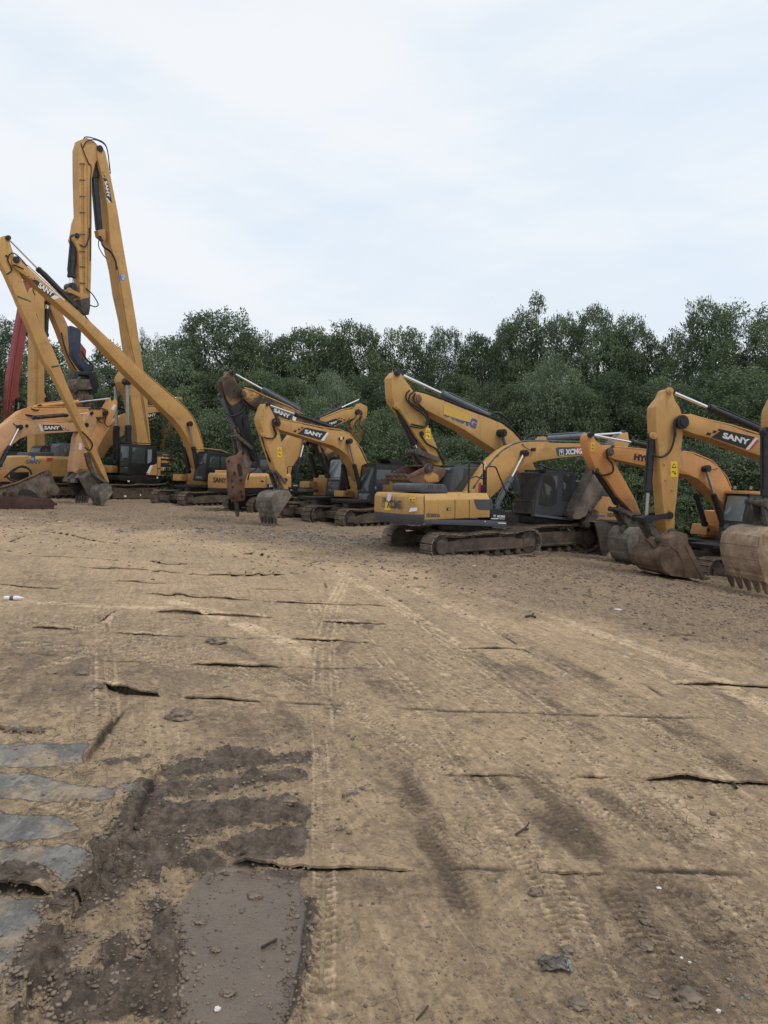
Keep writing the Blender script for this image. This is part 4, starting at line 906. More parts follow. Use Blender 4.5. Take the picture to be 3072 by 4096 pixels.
for pts in (((440, 205), (415, 235), (420, 280), (470, 330), (540, 380), (570, 430), (540, 480), (440, 470)), ((470, 215), (440, 245), (440, 290), (500, 330), (560, 370), (580, 420), (555, 470), (450, 455)), ((480, 225), (470, 270), (520, 320), (575, 380), (560, 450))):
    m.hose([(P1('5', *p), .33) for p in pts], .03)
m.hose([(P1('5', 525, 540), .25), (P1('5', 570, 600), .28), (P1('5', 640, 640), .26), (P1('5', 670, 700), .24), (P1('5', 695, 760), .22)], .03)
for dv in (.2, .1, 0): m.bar('hydraulic_pipe', [(P1('5', 500, 212), dv), (P1('5', 580, 228), dv), (P1('5', 850, 330), dv), (P1('5', 1000, 385), dv), (P1('5', 1120, 435), dv), (P1('5', 1205, 500), dv), (P1('5', 1275, 580), dv)], .028, 'rubber', boom)
m.hose([(P1('5', 1030, 395), .1), (P1('5', 1080, 370), .15), (P1('5', 1140, 400), .15), (P1('5', 1190, 450), .1)], .04)
m.warn(P1('5', 575, 525), .2, .36, .222, arm)
for y in (60, 80, 100, 120): m.hose([(P1('F', 640 + y, 420 + y * .3), .2), (P1('F', 700 + y, 450 + y * .2), .3), (P1('F', 800 + y * .6, 490), .35), (P1('F', 850, 520 + y * .2), .3)], .03, name='hydraulic_hose')
cab = m.cab(P('F', 745, 522, 775, 508, 1060, 518, 1100, 530, 1118, 565, 1112, 1015, 655, 990, 690, 720), 1.35, 1.05, 'grey',
            [P('F', 765, 560, 915, 565, 905, 870, 840, 905, 710, 890, 700, 850, 720, 760), P('F', 980, 542, 1078, 548, 1062, 856, 960, 840)])
A_, B_ = m.at(P1('F', 660, 975), 1.33), m.at(P1('F', 748, 535), 1.33)
off = Vector((.12, 0, 0)); W_ = Vector((0, -m.s * 1.0, 0))
for f in (0, .3, 1): MB().cyl(A_.lerp(B_, f) + off, A_.lerp(B_, f) + off + W_, .022, n=8).build('cab_guard', M_['frame'], cab)
for i in range(13):
    w = W_ * (i / 12); MB().cyl(A_ + off + w, B_ + off + w, .013, n=6).build('cab_guard', M_['frame'], cab)
for x in (575, 700): MB().box(*[c for a in zip(m.at(P1('F', 745, 520), 1.3 if x > 600 else .5) - Vector((.08, .1, .03)), m.at(P1('F', 745, 520), 1.3 if x > 600 else .5) + Vector((.08, .1, .09))) for c in a]).build('cab_lamp', M_['black'], cab, .01)
m.prism('side_step', P('F', 665, 985, 1090, 1035, 1090, 1062, 665, 1012), 1.42, 1.2, 'barrel_grey')
h = m.prism('engine_house', P('F', 1116, 765, 1200, 775) + P('G', 400, 1258, 520, 1272, 600, 1360, 640, 1500, 640, 1540, 140, 1490), 1.35, -1.35, 'yellow', bev=.04)
m.prism('deck_frame', P('F', 660, 1014, 1100, 1064) + P('G', 380, 1502, 640, 1542, 640, 1590, 380, 1560) + P('F', 660, 1090), 1.3, -1.3, 'black')
m.prism('engine_hood', P('G', 165, 1250, 170, 1105, 260, 1100, 520, 1150, 560, 1275, 400, 1256), 1.0, -1.0, 'grey', bev=.06)
m.text('XE470DA', P1('G', 458, 1474), P1('G', 640, 1484), P1('G', 460, 1432), 1.352, 'grey', h, bold=.04)
m.sticker('blue_stripe', P('G', 370, 1455, 450, 1460, 446, 1477, 370, 1472), 1.352, 'bluest', h)
m.prism('grey_trim', P('G', 380, 1500, 640, 1512, 640, 1541, 380, 1520), 1.36, 1.3, 'grey')

# ============================================================ P : orange machine behind the big bucket
root = fixed_track((2832, 2306), 4.4, 21, 2.4)
print('P root', root)
m = Machine('excavator', 'orange excavator with a dark glazed cab and black lettering on its boom', root, 21, True)
m.tracks(-2.2, 2.2, .95, .6, 2.4)
boom = m.prism('boom', P('G', 440, 800, 450, 770, 520, 758, 700, 770, 880, 788, 1240, 798) + P('H', 390, 770, 480, 800, 600, 850, 680, 920, 740, 1000, 800, 1130, 815, 1190, 850, 1350, 790, 1400, 735, 1285, 620, 1160, 540, 1080, 470, 1020, 390, 985, 290, 965) + P('G', 1220, 1022, 940, 960, 700, 910, 560, 880, 470, 850), .29, -.29, 'orange_boom', bev=.02)
arm = m.prism('arm', P('G', 258, 690, 262, 640, 285, 603, 310, 610, 345, 680, 430, 745, 480, 780, 530, 880, 600, 1010, 690, 1170, 760, 1300, 830, 1470, 820, 1505, 740, 1440, 640, 1330, 560, 1240, 480, 1110, 400, 1020, 340, 960, 290, 840), .2, -.2, 'orange_tool', bev=.02)
m.text('HYUNDAI', P1('G', 740, 884), P1('G', 1110, 952), P1('G', 750, 815), .29, 'decal', boom, bold=.06)
m.ram('arm_cylinder', P1('G', 288, 622), P1('G', 730, 702), P1('H', 345, 762), 0, .085, .042)
m.ram('boom_cylinder', P1('H', 548, 922), P1('H', 630, 1185), P1('H', 715, 1480), .4, .085, .045, rod='chrome_dull', mirror=True)
m.ram('bucket_cylinder', P1('G', 605, 1395), P1('G', 565, 1325), P1('G', 345, 1005), 0, .085, .05, rod='chrome_dull')
m.pin(P1('H', 545, 920), .29, .12, .15); m.pin(P1('G', 492, 800), .29, .13, .06, 'worn'); m.pin(P1('G', 285, 625), .2, .09, .05); m.pin(P1('G', 350, 995), .2, .08, .05, 'worn')
m.prism('cylinder_bracket', P('H', 310, 800, 340, 745, 395, 755, 480, 802), .13, -.13, 'orange_boom')
m.link('link_bar', P1('G', 600, 1400), P1('G', 780, 1475), .25, .085, .085, .05); m.link('tipping_link', P1('G', 605, 1405), P1('G', 690, 1570), .15, .09, .1, .12)
m.bucket(P('G', 800, 2000, 720, 1930, 685, 1840, 672, 1740, 690, 1650, 745, 1585, 850, 1590, 920, 1680), .45, 1.0, 'bucket_grey', 4, P1('G', 850, 2040), ribs=(1, 2, 3))
m.prism('bucket_ear', P('G', 600, 1600, 640, 1560, 700, 1570, 760, 1530, 820, 1600, 740, 1640, 620, 1640), .16, .08, 'worn'); m.prism('bucket_ear', P('G', 600, 1600, 640, 1560, 700, 1570, 760, 1530, 820, 1600, 740, 1640, 620, 1640), -.1, -.18, 'worn')
m.warn(P1('G', 314, 748), .14, .28, .202, arm)
m.hose([(P1('G', 520, 760), .28), (P1('G', 460, 780), .33), (P1('G', 470, 860), .32), (P1('G', 520, 930), .3), (P1('G', 520, 1010), .27), (P1('G', 440, 1040), .24), (P1('G', 390, 1045), .22)], .03)
for dv in (.2, .1): m.bar('hydraulic_pipe', [(P1('G', 540, 748), dv), (P1('G', 700, 760), dv), (P1('G', 860, 776), dv), (P1('G', 1000, 790), dv), (P1('H', 420, 762), dv), (P1('H', 610, 842), dv), (P1('H', 755, 1000), dv), (P1('H', 800, 1110), dv)], .022, 'orange_boom', boom)
m.hose([(P1('H', 350, 720), .1), (P1('H', 450, 730), .15), (P1('H', 550, 790), .15), (P1('H', 630, 850), .1)], .015); m.hose([(P1('H', 560, 922), .33), (P1('H', 620, 930), .33), (P1('H', 665, 915), .3)], .01)
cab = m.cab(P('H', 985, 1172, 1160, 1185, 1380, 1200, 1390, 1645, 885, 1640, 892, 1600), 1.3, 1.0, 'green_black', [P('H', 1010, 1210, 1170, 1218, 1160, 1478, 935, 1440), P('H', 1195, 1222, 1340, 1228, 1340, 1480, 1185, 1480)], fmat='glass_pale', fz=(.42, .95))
m.prism('cab_roof', P('H', 975, 1172, 985, 1140, 1160, 1150, 1390, 1165, 1390, 1198, 1160, 1184), 1.34, .26, 'orange_boom', bev=.03)
for q in ((832, 1120), (990, 1125)): MB().cyl(m.at(P1('H', *q), .8), m.at(P1('H', q[0], q[1] - 30), .8), .05).build('cab_lamp', M_['chrome_dull'], m.root)
m.prism('tool_box', P('H', 570, 1470, 640, 1475, 650, 1588, 545, 1575), -.5, -1.25, 'orange_boom', bev=.04)
m.sticker('lamp_slot', P('H', 562, 1508, 586, 1510, 586, 1540, 562, 1538), -.498, 'seam')
m.loft_house('engine_house', -2.6, -.35, 1.3, 1.16, 2.15, .14, 'orange_boom'); m.counterweight(-2.603, .5, 1.3, 1.02, 2.2, 'orange_boom', .3)
m.deck(-2.58, 1.70, 1.27, 1.02, 1.158)

# ============================================================ Q : big yellow arm at the right
root = Vector((15.0, 22.6, gz(15.0)))
m = Machine('excavator', 'yellow excavator whose broad upright arm sets a brown bucket flat on the ground at right', root, 16, True)
boom = m.prism('boom', P('G', 1205, 520, 1190, 470, 1215, 425, 1260, 418) + P('H', 410, 395, 550, 440, 800, 500, 960, 560, 1080, 592, 1200, 630, 1400, 720, 1580, 860, 1700, 1050, 1800, 1350, 1650, 1400, 1560, 1180, 1400, 950, 1250, 860, 1100, 800, 900, 730, 600, 620, 440, 580, 330, 535), .3, -.3, 'yellow', bev=.02)
arm = m.prism('arm', P('G', 975, 330, 1058, 225, 1085, 160, 1120, 140, 1150, 190, 1172, 262, 1222, 340, 1247, 430, 1252, 640, 1215, 1000, 1190, 1280, 1165, 1480, 1160, 1620, 1095, 1640, 1060, 1500, 1045, 1300, 1022, 1000, 1005, 780, 980, 600, 970, 430), .21, -.21, 'yellow', bev=.025)
m.prism('arm_tip_casting', P('G', 1062, 1480, 1168, 1460, 1168, 1640, 1090, 1650), .23, -.23, 'yellow_tool', arm)
sany_sticker(m, P('H', 602, 612, 712, 535, 1030, 610, 940, 728), P('H', 942, 730, 1042, 615, 1062, 628, 968, 736), [P('H', 548, 590, 566, 564, 605, 572, 588, 598), P('H', 612, 566, 628, 544, 660, 550, 644, 574), P('H', 664, 545, 676, 528, 704, 534, 690, 552)],
             P1('H', 708, 620), P1('H', 968, 690), P1('H', 722, 562), .3, boom)
m.sticker('logo_slash', P('H', 968, 738, 1050, 632, 1075, 650, 985, 742), .302, 'redst', boom)
m.ram('arm_cylinder', P1('H', 195, 158), P1('H', 580, 325), P1('H', 1250, 610), 0, .1, .05)
m.ram('bucket_cylinder', P1('G', 870, 1500), P1('G', 885, 1200), P1('G', 930, 640), 0, .1, .055, rod='chrome_dull')
m.pin(P1('G', 1240, 490), .3, .2, .07); m.pin(P1('G', 1112, 165), .21, .1, .06, 'yellow'); m.pin(P1('G', 942, 632), .21, .1, .06, 'yellow')
m.link('link_bar', P1('G', 870, 1500), P1('G', 1120, 1462), .27, .1, .1, .06, 'barrel'); m.link('tipping_link', P1('G', 880, 1510), P1('G', 985, 1710), .18, .1, .12, .12)
for va in (.24, -.16): m.prism('bucket_ear', P('G', 890, 1720, 930, 1680, 985, 1690, 1040, 1660, 1100, 1600, 1150, 1600, 1165, 1670, 1100, 1720, 1010, 1750, 980, 1830), va, va - .08, 'bucket_rust')
m.pin(P1('G', 1135, 1632), .25, .11, .06, 'worn'); m.pin(P1('G', 995, 1710), .25, .1, .06, 'worn')
m.bucket(P('G', 1495, 2118, 1300, 2112, 1130, 2090, 1045, 2020, 1010, 1930, 1035, 1845, 1090, 1795, 1115, 1705, 1180, 1668, 1215, 1632, 1300, 1655, 1312, 1760), .65, 1.34, 'bucket_rust', 5, P1('G', 1545, 2118), ribs=(2, 3, 4))
m.prism('side_rib', P('G', 1120, 1770, 1200, 1820, 1260, 1920, 1290, 2110, 1275, 2110, 1245, 1925, 1190, 1832, 1115, 1785), .67, .64, 'bucket_rust')
m.warn(P1('G', 1160, 980), .22, .44, .212, arm)
m.hose([(P1('G', 1210, 440), .28), (P1('G', 1165, 480), .33), (P1('G', 1165, 640), .32), (P1('G', 1120, 790), .3), (P1('G', 1030, 855), .28), (P1('G', 940, 830), .2)], .03)
m.hose([(P1('G', 1225, 425), .26), (P1('G', 1178, 470), .31), (P1('G', 1175, 640), .3)], .03)
for q in ((1055, 930), (1068, 1090), (1138, 1195), (1110, 1405)): m.pin(P1('G', *q), .21, .035, .03, 'yellow', arm, 'grease_point')
for dv in (.2, .12): m.bar('hydraulic_pipe', [(P1('H', 310, 395), dv), (P1('H', 400, 392), dv), (P1('H', 560, 438), dv), (P1('H', 800, 492), dv), (P1('H', 1080, 582), dv), (P1('H', 1220, 625), dv)], .025, 'yellow', boom)
m.std_body('yellow', 1.0)

# ============================================================ R : bucket at the right edge
root = Vector((16.6, 20.6, gz(16.6)))
m = Machine('excavator', 'excavator at the right edge showing its tan ribbed bucket with five thick teeth', root, 14, True)
arm = m.prism('arm', P('H', 1215, 345, 1265, 235, 1315, 150, 1350, 160, 1420, 300, 1450, 500, 1420, 900, 1360, 1350, 1330, 1600, 1260, 1600, 1240, 1200, 1225, 700, 1205, 480), .21, -.21, 'yellow_dirty', bev=.02)
m.prism('boom', P('H', 1320, 420, 1380, 380, 1600, 420, 1900, 560, 2300, 900, 2450, 1300, 2300, 1350, 2150, 1050, 1850, 760, 1600, 620, 1350, 560), .3, -.3, 'yellow', bev=.02)
m.ram('arm_cylinder', P1('H', 1240, 190), P1('H', 1500, 290), P1('H', 1950, 500), 0, .1, .05)
m.ram('bucket_cylinder', P1('H', 1145, 1260), P1('H', 1143, 1180), P1('H', 1140, 560), 0, .12, .06, rod='chrome_dull')
m.pin(P1('H', 1350, 480), .3, .18, .07)
m.link('tipping_link', P1('H', 1125, 1260), P1('H', 1175, 1510), .2, .12, .12, .12); m.link('link_bar', P1('H', 1120, 1255), P1('H', 1280, 1380), .28, .1, .1, .06)
m.bucket(P('H', 1150, 2060, 1110, 1960, 1075, 1850, 1060, 1720, 1085, 1590, 1170, 1520, 1290, 1500, 1400, 1560, 1450, 1690), .68, 1.4, 'bucket_tan', 5, P1('H', 1180, 2160), ribs=(0, 1, 2, 3), tl=.25)
m.std_body('yellow', 1.0)

# ============================================================ far-left group
# E : orange machine, only boom and bucket in the picture
root = Vector((-20.4, 33.4, gz(-20.4)))
m = Machine('excavator', 'pale orange excavator reaching in from the left edge with its bucket curled under', root, 61, False)
boom = m.prism('boom', P('A', -250, 1120, -120, 880, 0, 745, 110, 665, 230, 605, 360, 625, 600, 650, 900, 660, 1100, 668, 1200, 700, 1200, 760, 1100, 778, 900, 790, 600, 812, 400, 832, 280, 880, 150, 980, 20, 1060, -80, 1180, -150, 1320, -230, 1320), .3, -.3, 'orange', bev=.02)
m.prism('arm', P('A', 1225, 560, 1245, 510, 1285, 512, 1335, 610, 1332, 700, 1272, 850, 1200, 980, 1130, 1150, 1085, 1300, 1052, 1355, 1000, 1335, 1010, 1200, 1040, 1000, 1062, 850, 1100, 760, 1150, 660), .22, -.22, 'orange', bev=.02)
lg = m.sticker('logo_sticker', P('A', 592, 690, 825, 690, 882, 768, 612, 775), .3, 'decal', boom); m.sticker('logo_slash', P('A', 528, 680, 560, 680, 606, 776, 570, 780), .3, 'white', lg)
m.text('SANY', P1('A', 605, 755), P1('A', 822, 755), P1('A', 612, 703), .304, 'white', lg, bold=.045)
for q in ((872, 728), (900, 735), (895, 752), (925, 758), (945, 756)): m.sticker('logo_square', P('A', q[0], q[1], q[0] + 14, q[1], q[0] + 12, q[1] + 12, q[0] - 2, q[1] + 12), .3, 'decal', lg)
m.ram('arm_cylinder', P1('A', 1262, 528), P1('A', 925, 568), P1('A', 470, 595), 0, .085, .04); m.ram('boom_cylinder', P1('A', 268, 720), P1('A', 130, 995), P1('A', 0, 1250), .42, .09, .045, mirror=True)
m.pin(P1('A', 268, 722), .3, .13, .14); m.pin(P1('A', 368, 704), .3, .08, .05); m.pin(P1('A', 1262, 530), .22, .1, .06); m.pin(P1('A', 1195, 690), .3, .12, .05)
m.sticker('white_sticker', P('A', 1095, 935, 1132, 945, 1128, 1035, 1088, 1030), .22, 'white')
m.link('tipping_link', P1('A', 1030, 1350), P1('A', 945, 1450), .16, .1, .11, .1); m.prism('bucket_ear', P('A', 920, 1470, 950, 1420, 1040, 1430, 1080, 1370, 1110, 1430, 1080, 1490, 990, 1490), .2, -.2, 'bucket_grey')
m.bucket(P('A', 1225, 1690, 1290, 1580, 1300, 1490, 1250, 1430, 1180, 1415, 1085, 1425), .5, 1.05, 'bucket_dark', 5, P1('A', 1215, 1770))
for dv in (.2, .1): m.bar('hydraulic_pipe', [(P1('A', -20, 745), dv), (P1('A', 110, 650), dv), (P1('A', 230, 592), dv), (P1('A', 420, 625), dv), (P1('A', 900, 650), dv), (P1('A', 1060, 658), dv)], .028, 'orange', boom)
m.hose([(P1('A', 240, 700), .32), (P1('A', 210, 690), .34), (P1('A', 180, 665), .3)], .02)
m.std_body('orange', 1.0)
# F
root = Vector((-22.3, 37.9, gz(-22.3)))
m = Machine('excavator', 'amber excavator with a yellow arm cylinder standing behind the pale orange boom', root, 60, False)
boom = m.prism('boom', P('A', -140, 900, -60, 800, 150, 620, 300, 500, 420, 455, 560, 455, 900, 455, 1250, 465, 1420, 488, 1462, 540, 1400, 580, 1100, 620, 700, 660, 450, 690, 300, 760, 150, 900, 50, 1050, -40, 1250, -140, 1250), .3, -.3, 'orange_boom', bev=.02)
m.prism('arm', P('A', 1515, 365, 1530, 310, 1575, 305, 1622, 360, 1624, 420, 1565, 600, 1500, 720, 1400, 900, 1320, 1060, 1290, 1300, 1150, 1300, 1200, 1000, 1300, 800, 1400, 600, 1450, 470), .22, -.22, 'orange_boom', bev=.02)
m.ram('arm_cylinder', P1('A', 1550, 322), P1('A', 1070, 368), P1('A', 545, 432), 0, .12, .045, 'orange_boom')
m.prism('cylinder_bracket', P('A', 470, 460, 510, 410, 560, 405, 590, 460), .12, -.12, 'orange_boom'); m.pin(P1('A', 545, 435), .12, .12, .06)
m.sticker('white_sticker', P('A', 1570, 400, 1605, 415, 1575, 490, 1535, 472), .22, 'white')
for pts in (((1230, 465), (1400, 462), (1480, 490), (1490, 540), (1440, 590), (1345, 620)), ((1420, 480), (1480, 520), (1460, 600), (1450, 670), (1490, 715), (1540, 690)), ((1340, 580), (1370, 640), (1420, 665))): m.hose([(P1('A', *p), .34) for p in pts], .035)
m.pin(P1('A', 1440, 530), .3, .14, .06); m.pin(P1('A', 1550, 322), .22, .11, .05)
m.hose([(P1('A', 400, 460), .2), (P1('A', 450, 470), .33), (P1('A', 520, 485), .33), (P1('A', 560, 470), .2)], .03); m.hose([(P1('A', 300, 545), .2), (P1('A', 420, 560), .34), (P1('A', 560, 590), .33)], .05)
for dv in (.2, .1): m.bar('hydraulic_pipe', [(P1('A', 150, 606), dv), (P1('A', 300, 486), dv), (P1('A', 420, 440), dv), (P1('A', 900, 443), dv), (P1('A', 1250, 455), dv)], .028, 'orange_boom', boom)
m.prism('bucket', P('A', 1140, 1450, 1250, 1330, 1400, 1360, 1390, 1460, 1290, 1520, 1160, 1520), .5, -.5, 'bucket_dark', bev=.05)
m.std_body('orange_boom', 1.0)
# G : body seen from behind with the boom to the right
root = place((262, 1960), 47.0)
m = Machine('excavator', 'faded yellow excavator seen from behind at left with a blue number sticker on its rear', root, 50, False)
k = 1.22
m.std_body('yellow_old', k, cab='grey', cwmat='yellow_old', house_u=(-2.5, 1.0))
ur = -2.5 * k - .003 - .55 * k; cwm = m.root
P3 = lambda px, u: m.w(u, *m.LX(px, u))
m.text3('SANY', P3(P1('A', 362, 1228), ur), P3(P1('A', 578, 1240), ur), P3(P1('A', 366, 1170), ur), Vector((-1, 0, 0)), 'greytx', m.root, off=.03, bold=.045)
def rq(name, q, mat, off):
    pts = [P3(p, ur) for p in P('A', *q)]; return MB().poly([p + Vector((-off, 0, 0)) for p in pts], [p + Vector((-off + .02, 0, 0)) for p in pts]).build(name, M_[mat], m.root)
rq('number_sticker', (435, 1120, 492, 1120, 492, 1215, 435, 1210), 'bluetx', .036); m.text3('05', P3(P1('A', 442, 1180), ur), P3(P1('A', 484, 1180), ur), P3(P1('A', 442, 1142), ur), Vector((-1, 0, 0)), 'white', m.root, off=.042)
m.sticker('side_stripe', P('A', 650, 1145, 745, 1145, 700, 1200, 640, 1195), 1.3 * k, 'redst')
boom = m.prism('boom', P('B', -60, 1100, -20, 950, 60, 800, 160, 640, 270, 545, 400, 500, 630, 425, 830, 415, 950, 470, 960, 530, 880, 550, 650, 605, 480, 680, 340, 780, 220, 860, 120, 980, 40, 1100), .33, -.33, 'yellow_dirty', bev=.02)
m.prism('arm', P('B', 1000, 330, 1040, 285, 1090, 290, 1105, 400, 1060, 700, 1000, 1000, 920, 1040, 840, 1010, 870, 700, 900, 540, 960, 420), .25, -.25, 'yellow_dirty', bev=.02)
m.ram('arm_cylinder', P1('B', 1060, 290), P1('B', 985, 312), P1('B', 610, 410), 0, .11, .05)
lg = m.sticker('logo_sticker', P('B', 560, 520, 780, 488, 800, 530, 640, 595, 560, 590), .33, 'decal', boom); m.text('SANY', P1('B', 590, 572), P1('B', 745, 545), P1('B', 590, 530), .335, 'white', lg, bold=.045)
for q in ((765, 490), (790, 500), (815, 512)): m.sticker('logo_square', P('B', q[0], q[1], q[0] + 16, q[1] - 4, q[0] + 22, q[1] + 10, q[0] + 6, q[1] + 14), .33, 'decal', lg)
for dv in (.2, .05): m.bar('hydraulic_pipe', [(P1('B', 270, 535), dv), (P1('B', 400, 490), dv), (P1('B', 630, 412), dv), (P1('B', 830, 405), dv)], .035, 'yellow_dirty', boom)
m.ram('bucket_cylinder', P1('B', 1010, 940), P1('B', 1030, 840), P1('B', 1085, 500), 0, .1, .05)
# A : red machine
root = place((60, 1960), 58.0)
m = Machine('excavator', 'red excavator at far left with its long boom leaning upright', root, 60, True)
m.prism('boom', P('p', 106, 1122, 112, 1105, 128, 1120, 128, 1190, 112, 1260, 98, 1380, 90, 1430, 76, 1530, 74, 1570, 82, 1597, 62, 1612, 50, 1700, 34, 1800, 2, 1800, 20, 1650, 38, 1500, 62, 1360, 85, 1230, 97, 1150), .28, -.28, 'red', bev=.02)
m.prism('arm', P('p', 104, 1130, 118, 1108, 132, 1122, 345, 1400, 342, 1470, 330, 1470, 300, 1400), .18, -.18, 'red', bev=.02)
m.ram('boom_cylinder', P1('p', 76, 1600), P1('p', 76, 1640), P1('p', 62, 1800), .55, .16, .09, rod='chrome_dull', mirror=True)
for dx in (0, 10): m.bar('hydraulic_pipe', [(P1('p', 88 + dx, 1230), .4), (P1('p', 66 + dx, 1360), .4), (P1('p', 44 + dx, 1500), .4), (P1('p', 26 + dx, 1650), .4)], .04, 'red')
m.hose([(P1('p', 100, 1130), .42), (P1('p', 98, 1105), .5), (P1('p', 112, 1092), .5), (P1('p', 126, 1110), .42)], .04)
m.std_body('red', 1.2, house_u=(-2.6, .4))
# B : yellow upright boom
root = place((200, 1960), 52.0)
m = Machine('excavator', 'yellow machine with an upright boom between the red boom and the crossed slim arm', root, 60, True)
m.prism('boom', P('p', 139, 1165, 146, 1147, 162, 1147, 176, 1175, 178, 1230, 178, 1400, 177, 1570, 190, 1593, 182, 1612, 177, 1640, 180, 1830, 138, 1830, 138, 1600, 140, 1400, 141, 1300), .42, -.42, 'yellow', bev=.02)
m.prism('arm', P('p', 150, 1160, 165, 1143, 205, 1190, 245, 1245, 275, 1310, 300, 1390, 328, 1470, 316, 1492, 295, 1470, 268, 1400, 238, 1320, 205, 1240, 180, 1205), .3, -.3, 'yellow_dirty', bev=.02)
m.ram('arm_cylinder', P1('p', 190, 1207), P1('p', 190, 1240), P1('p', 183, 1340), .2, .16, .1)
m.hose([(P1('p', 140, 1180), .45), (P1('p', 132, 1160), .5), (P1('p', 140, 1140), .5), (P1('p', 165, 1140), .45)], .04)
for dx in (0, 9): m.bar('hydraulic_pipe', [(P1('p', 143 + dx, 1300), .44), (P1('p', 140 + dx, 1600), .44), (P1('p', 140 + dx, 1800), .44)], .04, 'yellow_dirty')
m.hose([(P1('p', 245, 1330), .32), (P1('p', 262, 1400), .45), (P1('p', 280, 1440), .4), (P1('p', 305, 1480), .3)], .05); m.pin(P1('p', 188, 1597), .42, .2, .2)
m.std_body('yellow', 1.2, house_u=(-2.6, .4))

# ============================================================ muddy attachment lying at left
root = placeg((105, 2036))
m = Machine('plough_attachment', 'big mud-caked triangular steel attachment on a dark red rusty base lying at left edge', root, 40, True, 'attachment', None)
bz = [m.L(p, 0) for p in P('A', 0, 1700, 740, 1700)]
m.prism('rusty_base', P('A', -120, 1690, 700, 1705, 765, 1770, 745, 1860, 620, 1900, -120, 1860), .7, -.5, 'rustred', bev=.03)
pw = P('A', -120, 1600, 0, 1565, 250, 1490, 420, 1420, 600, 1332, 690, 1318, 725, 1400, 805, 1580, 790, 1640, 640, 1702, -120, 1692)
for va in (.55, -.25):
    pl = m.prism('side_plate', pw, va, va - .07, 'mudplate', bev=.02)
    m.prism('opening_dark_patch', P('A', 245, 1640, 265, 1595, 330, 1578, 420, 1590, 500, 1640, 542, 1700, 260, 1660), va + .004, va - .02, 'seam', pl, 0)  # dark sheet stands in for the shaded opening
    m.pin(P1('A', 735, 1585), va, .26, .06, 'mudplate', pl, 'pin_boss'); m.pin(P1('A', 650, 1350), va, .14, .05, 'mudplate', pl, 'pin_boss')
m.bar('top_bar', [(P1('A', -120, 1600), .57), (P1('A', 0, 1560), .57), (P1('A', 250, 1485), .57), (P1('A', 420, 1412), .57), (P1('A', 600, 1326), .57)], .05, 'rust')
for x in (60, 160): m.pin(P1('A', x, 1640), .55, .09, .04, 'rustred', None, 'plate_bolt')
for pts in (((100, 1380), (180, 1330), (280, 1270), (400, 1300), (440, 1380)), ((90, 1390), (130, 1440), (220, 1470), (260, 1480)), ((60, 1420), (200, 1300), (330, 1260), (430, 1330))):
    m.hose([(P1('A', *p), .1) for p in pts], .045)
for i in range(2): m.bar('pin_stub', [(P1('A', 745, 1780 + i * 85), .2), (P1('A', 785, 1785 + i * 85), .2)], .07, 'rustred')
# ------------------------------------------------------------------ ground sheet
def _h(ix, iy, s):
    n = (ix.astype(np.int64) * 374761393 + iy.astype(np.int64) * 668265263 + s * 982451653) & 0xffffffff
    n = ((n ^ (n >> 13)) * 1274126177) & 0xffffffff
    return ((n ^ (n >> 16)) & 0xffff) / 65535.0
def vnoise(x, y, s=0):
    ix, iy = np.floor(x), np.floor(y); fx, fy = x - ix, y - iy
    fx = fx * fx * (3 - 2 * fx); fy = fy * fy * (3 - 2 * fy)
    a, b, c, d = _h(ix, iy, s), _h(ix + 1, iy, s), _h(ix, iy + 1, s), _h(ix + 1, iy + 1, s)
    return a + (b - a) * fx + (c - a) * fy + (a - b - c + d) * fx * fy
def fbm(x, y, s=0, o=4, g=.5):
    v = 0; a = 1; t = 0
    for i in range(o):
        v = v + a * vnoise(x * 2 ** i + i * 17.3, y * 2 ** i - i * 9.1, s + i); t += a; a *= g
    return v / t * 2 - 1
def sstep(a, b, x):
    t = np.clip((x - a) / (b - a), 0, 1); return t * t * (3 - 2 * t)
gzv = np.vectorize(gz)

s_in = np.linspace(-.62, .62, 960)
s_out = np.array([.66, .72, .8, .95, 1.2, 1.6, 2.2, 3.2])
S = np.concatenate([-s_out[::-1], s_in, s_out])
py_rows = np.concatenate([np.arange(5000, 2600, -4.2), np.arange(2600, 1985, -3.2)])
Yr = CAMZ * F / (py_rows - HY)
Yr = np.concatenate([[.35, .7, 1.2, 1.7], Yr[Yr > 2.0], np.geomspace(76, 900, 16)])
GX, GY = np.meshgrid(S, Yr); GX = GX * GY
shape = GX.shape; gx, gy = GX.ravel(), GY.ravel()
uq = np.linspace(-60, 60, 4801); g0 = np.interp(gx, uq, gzv(uq))
ppx = CX + gx / gy * F; ppy = HY + (CAMZ - g0) / gy * F
near = gy < 40
nw = fbm(gx * 3, gy * 3, 5, 4); nw2 = fbm(gx * 9, gy * 9, 9, 3); nb = fbm(gx * .8, gy * .8, 2, 4)

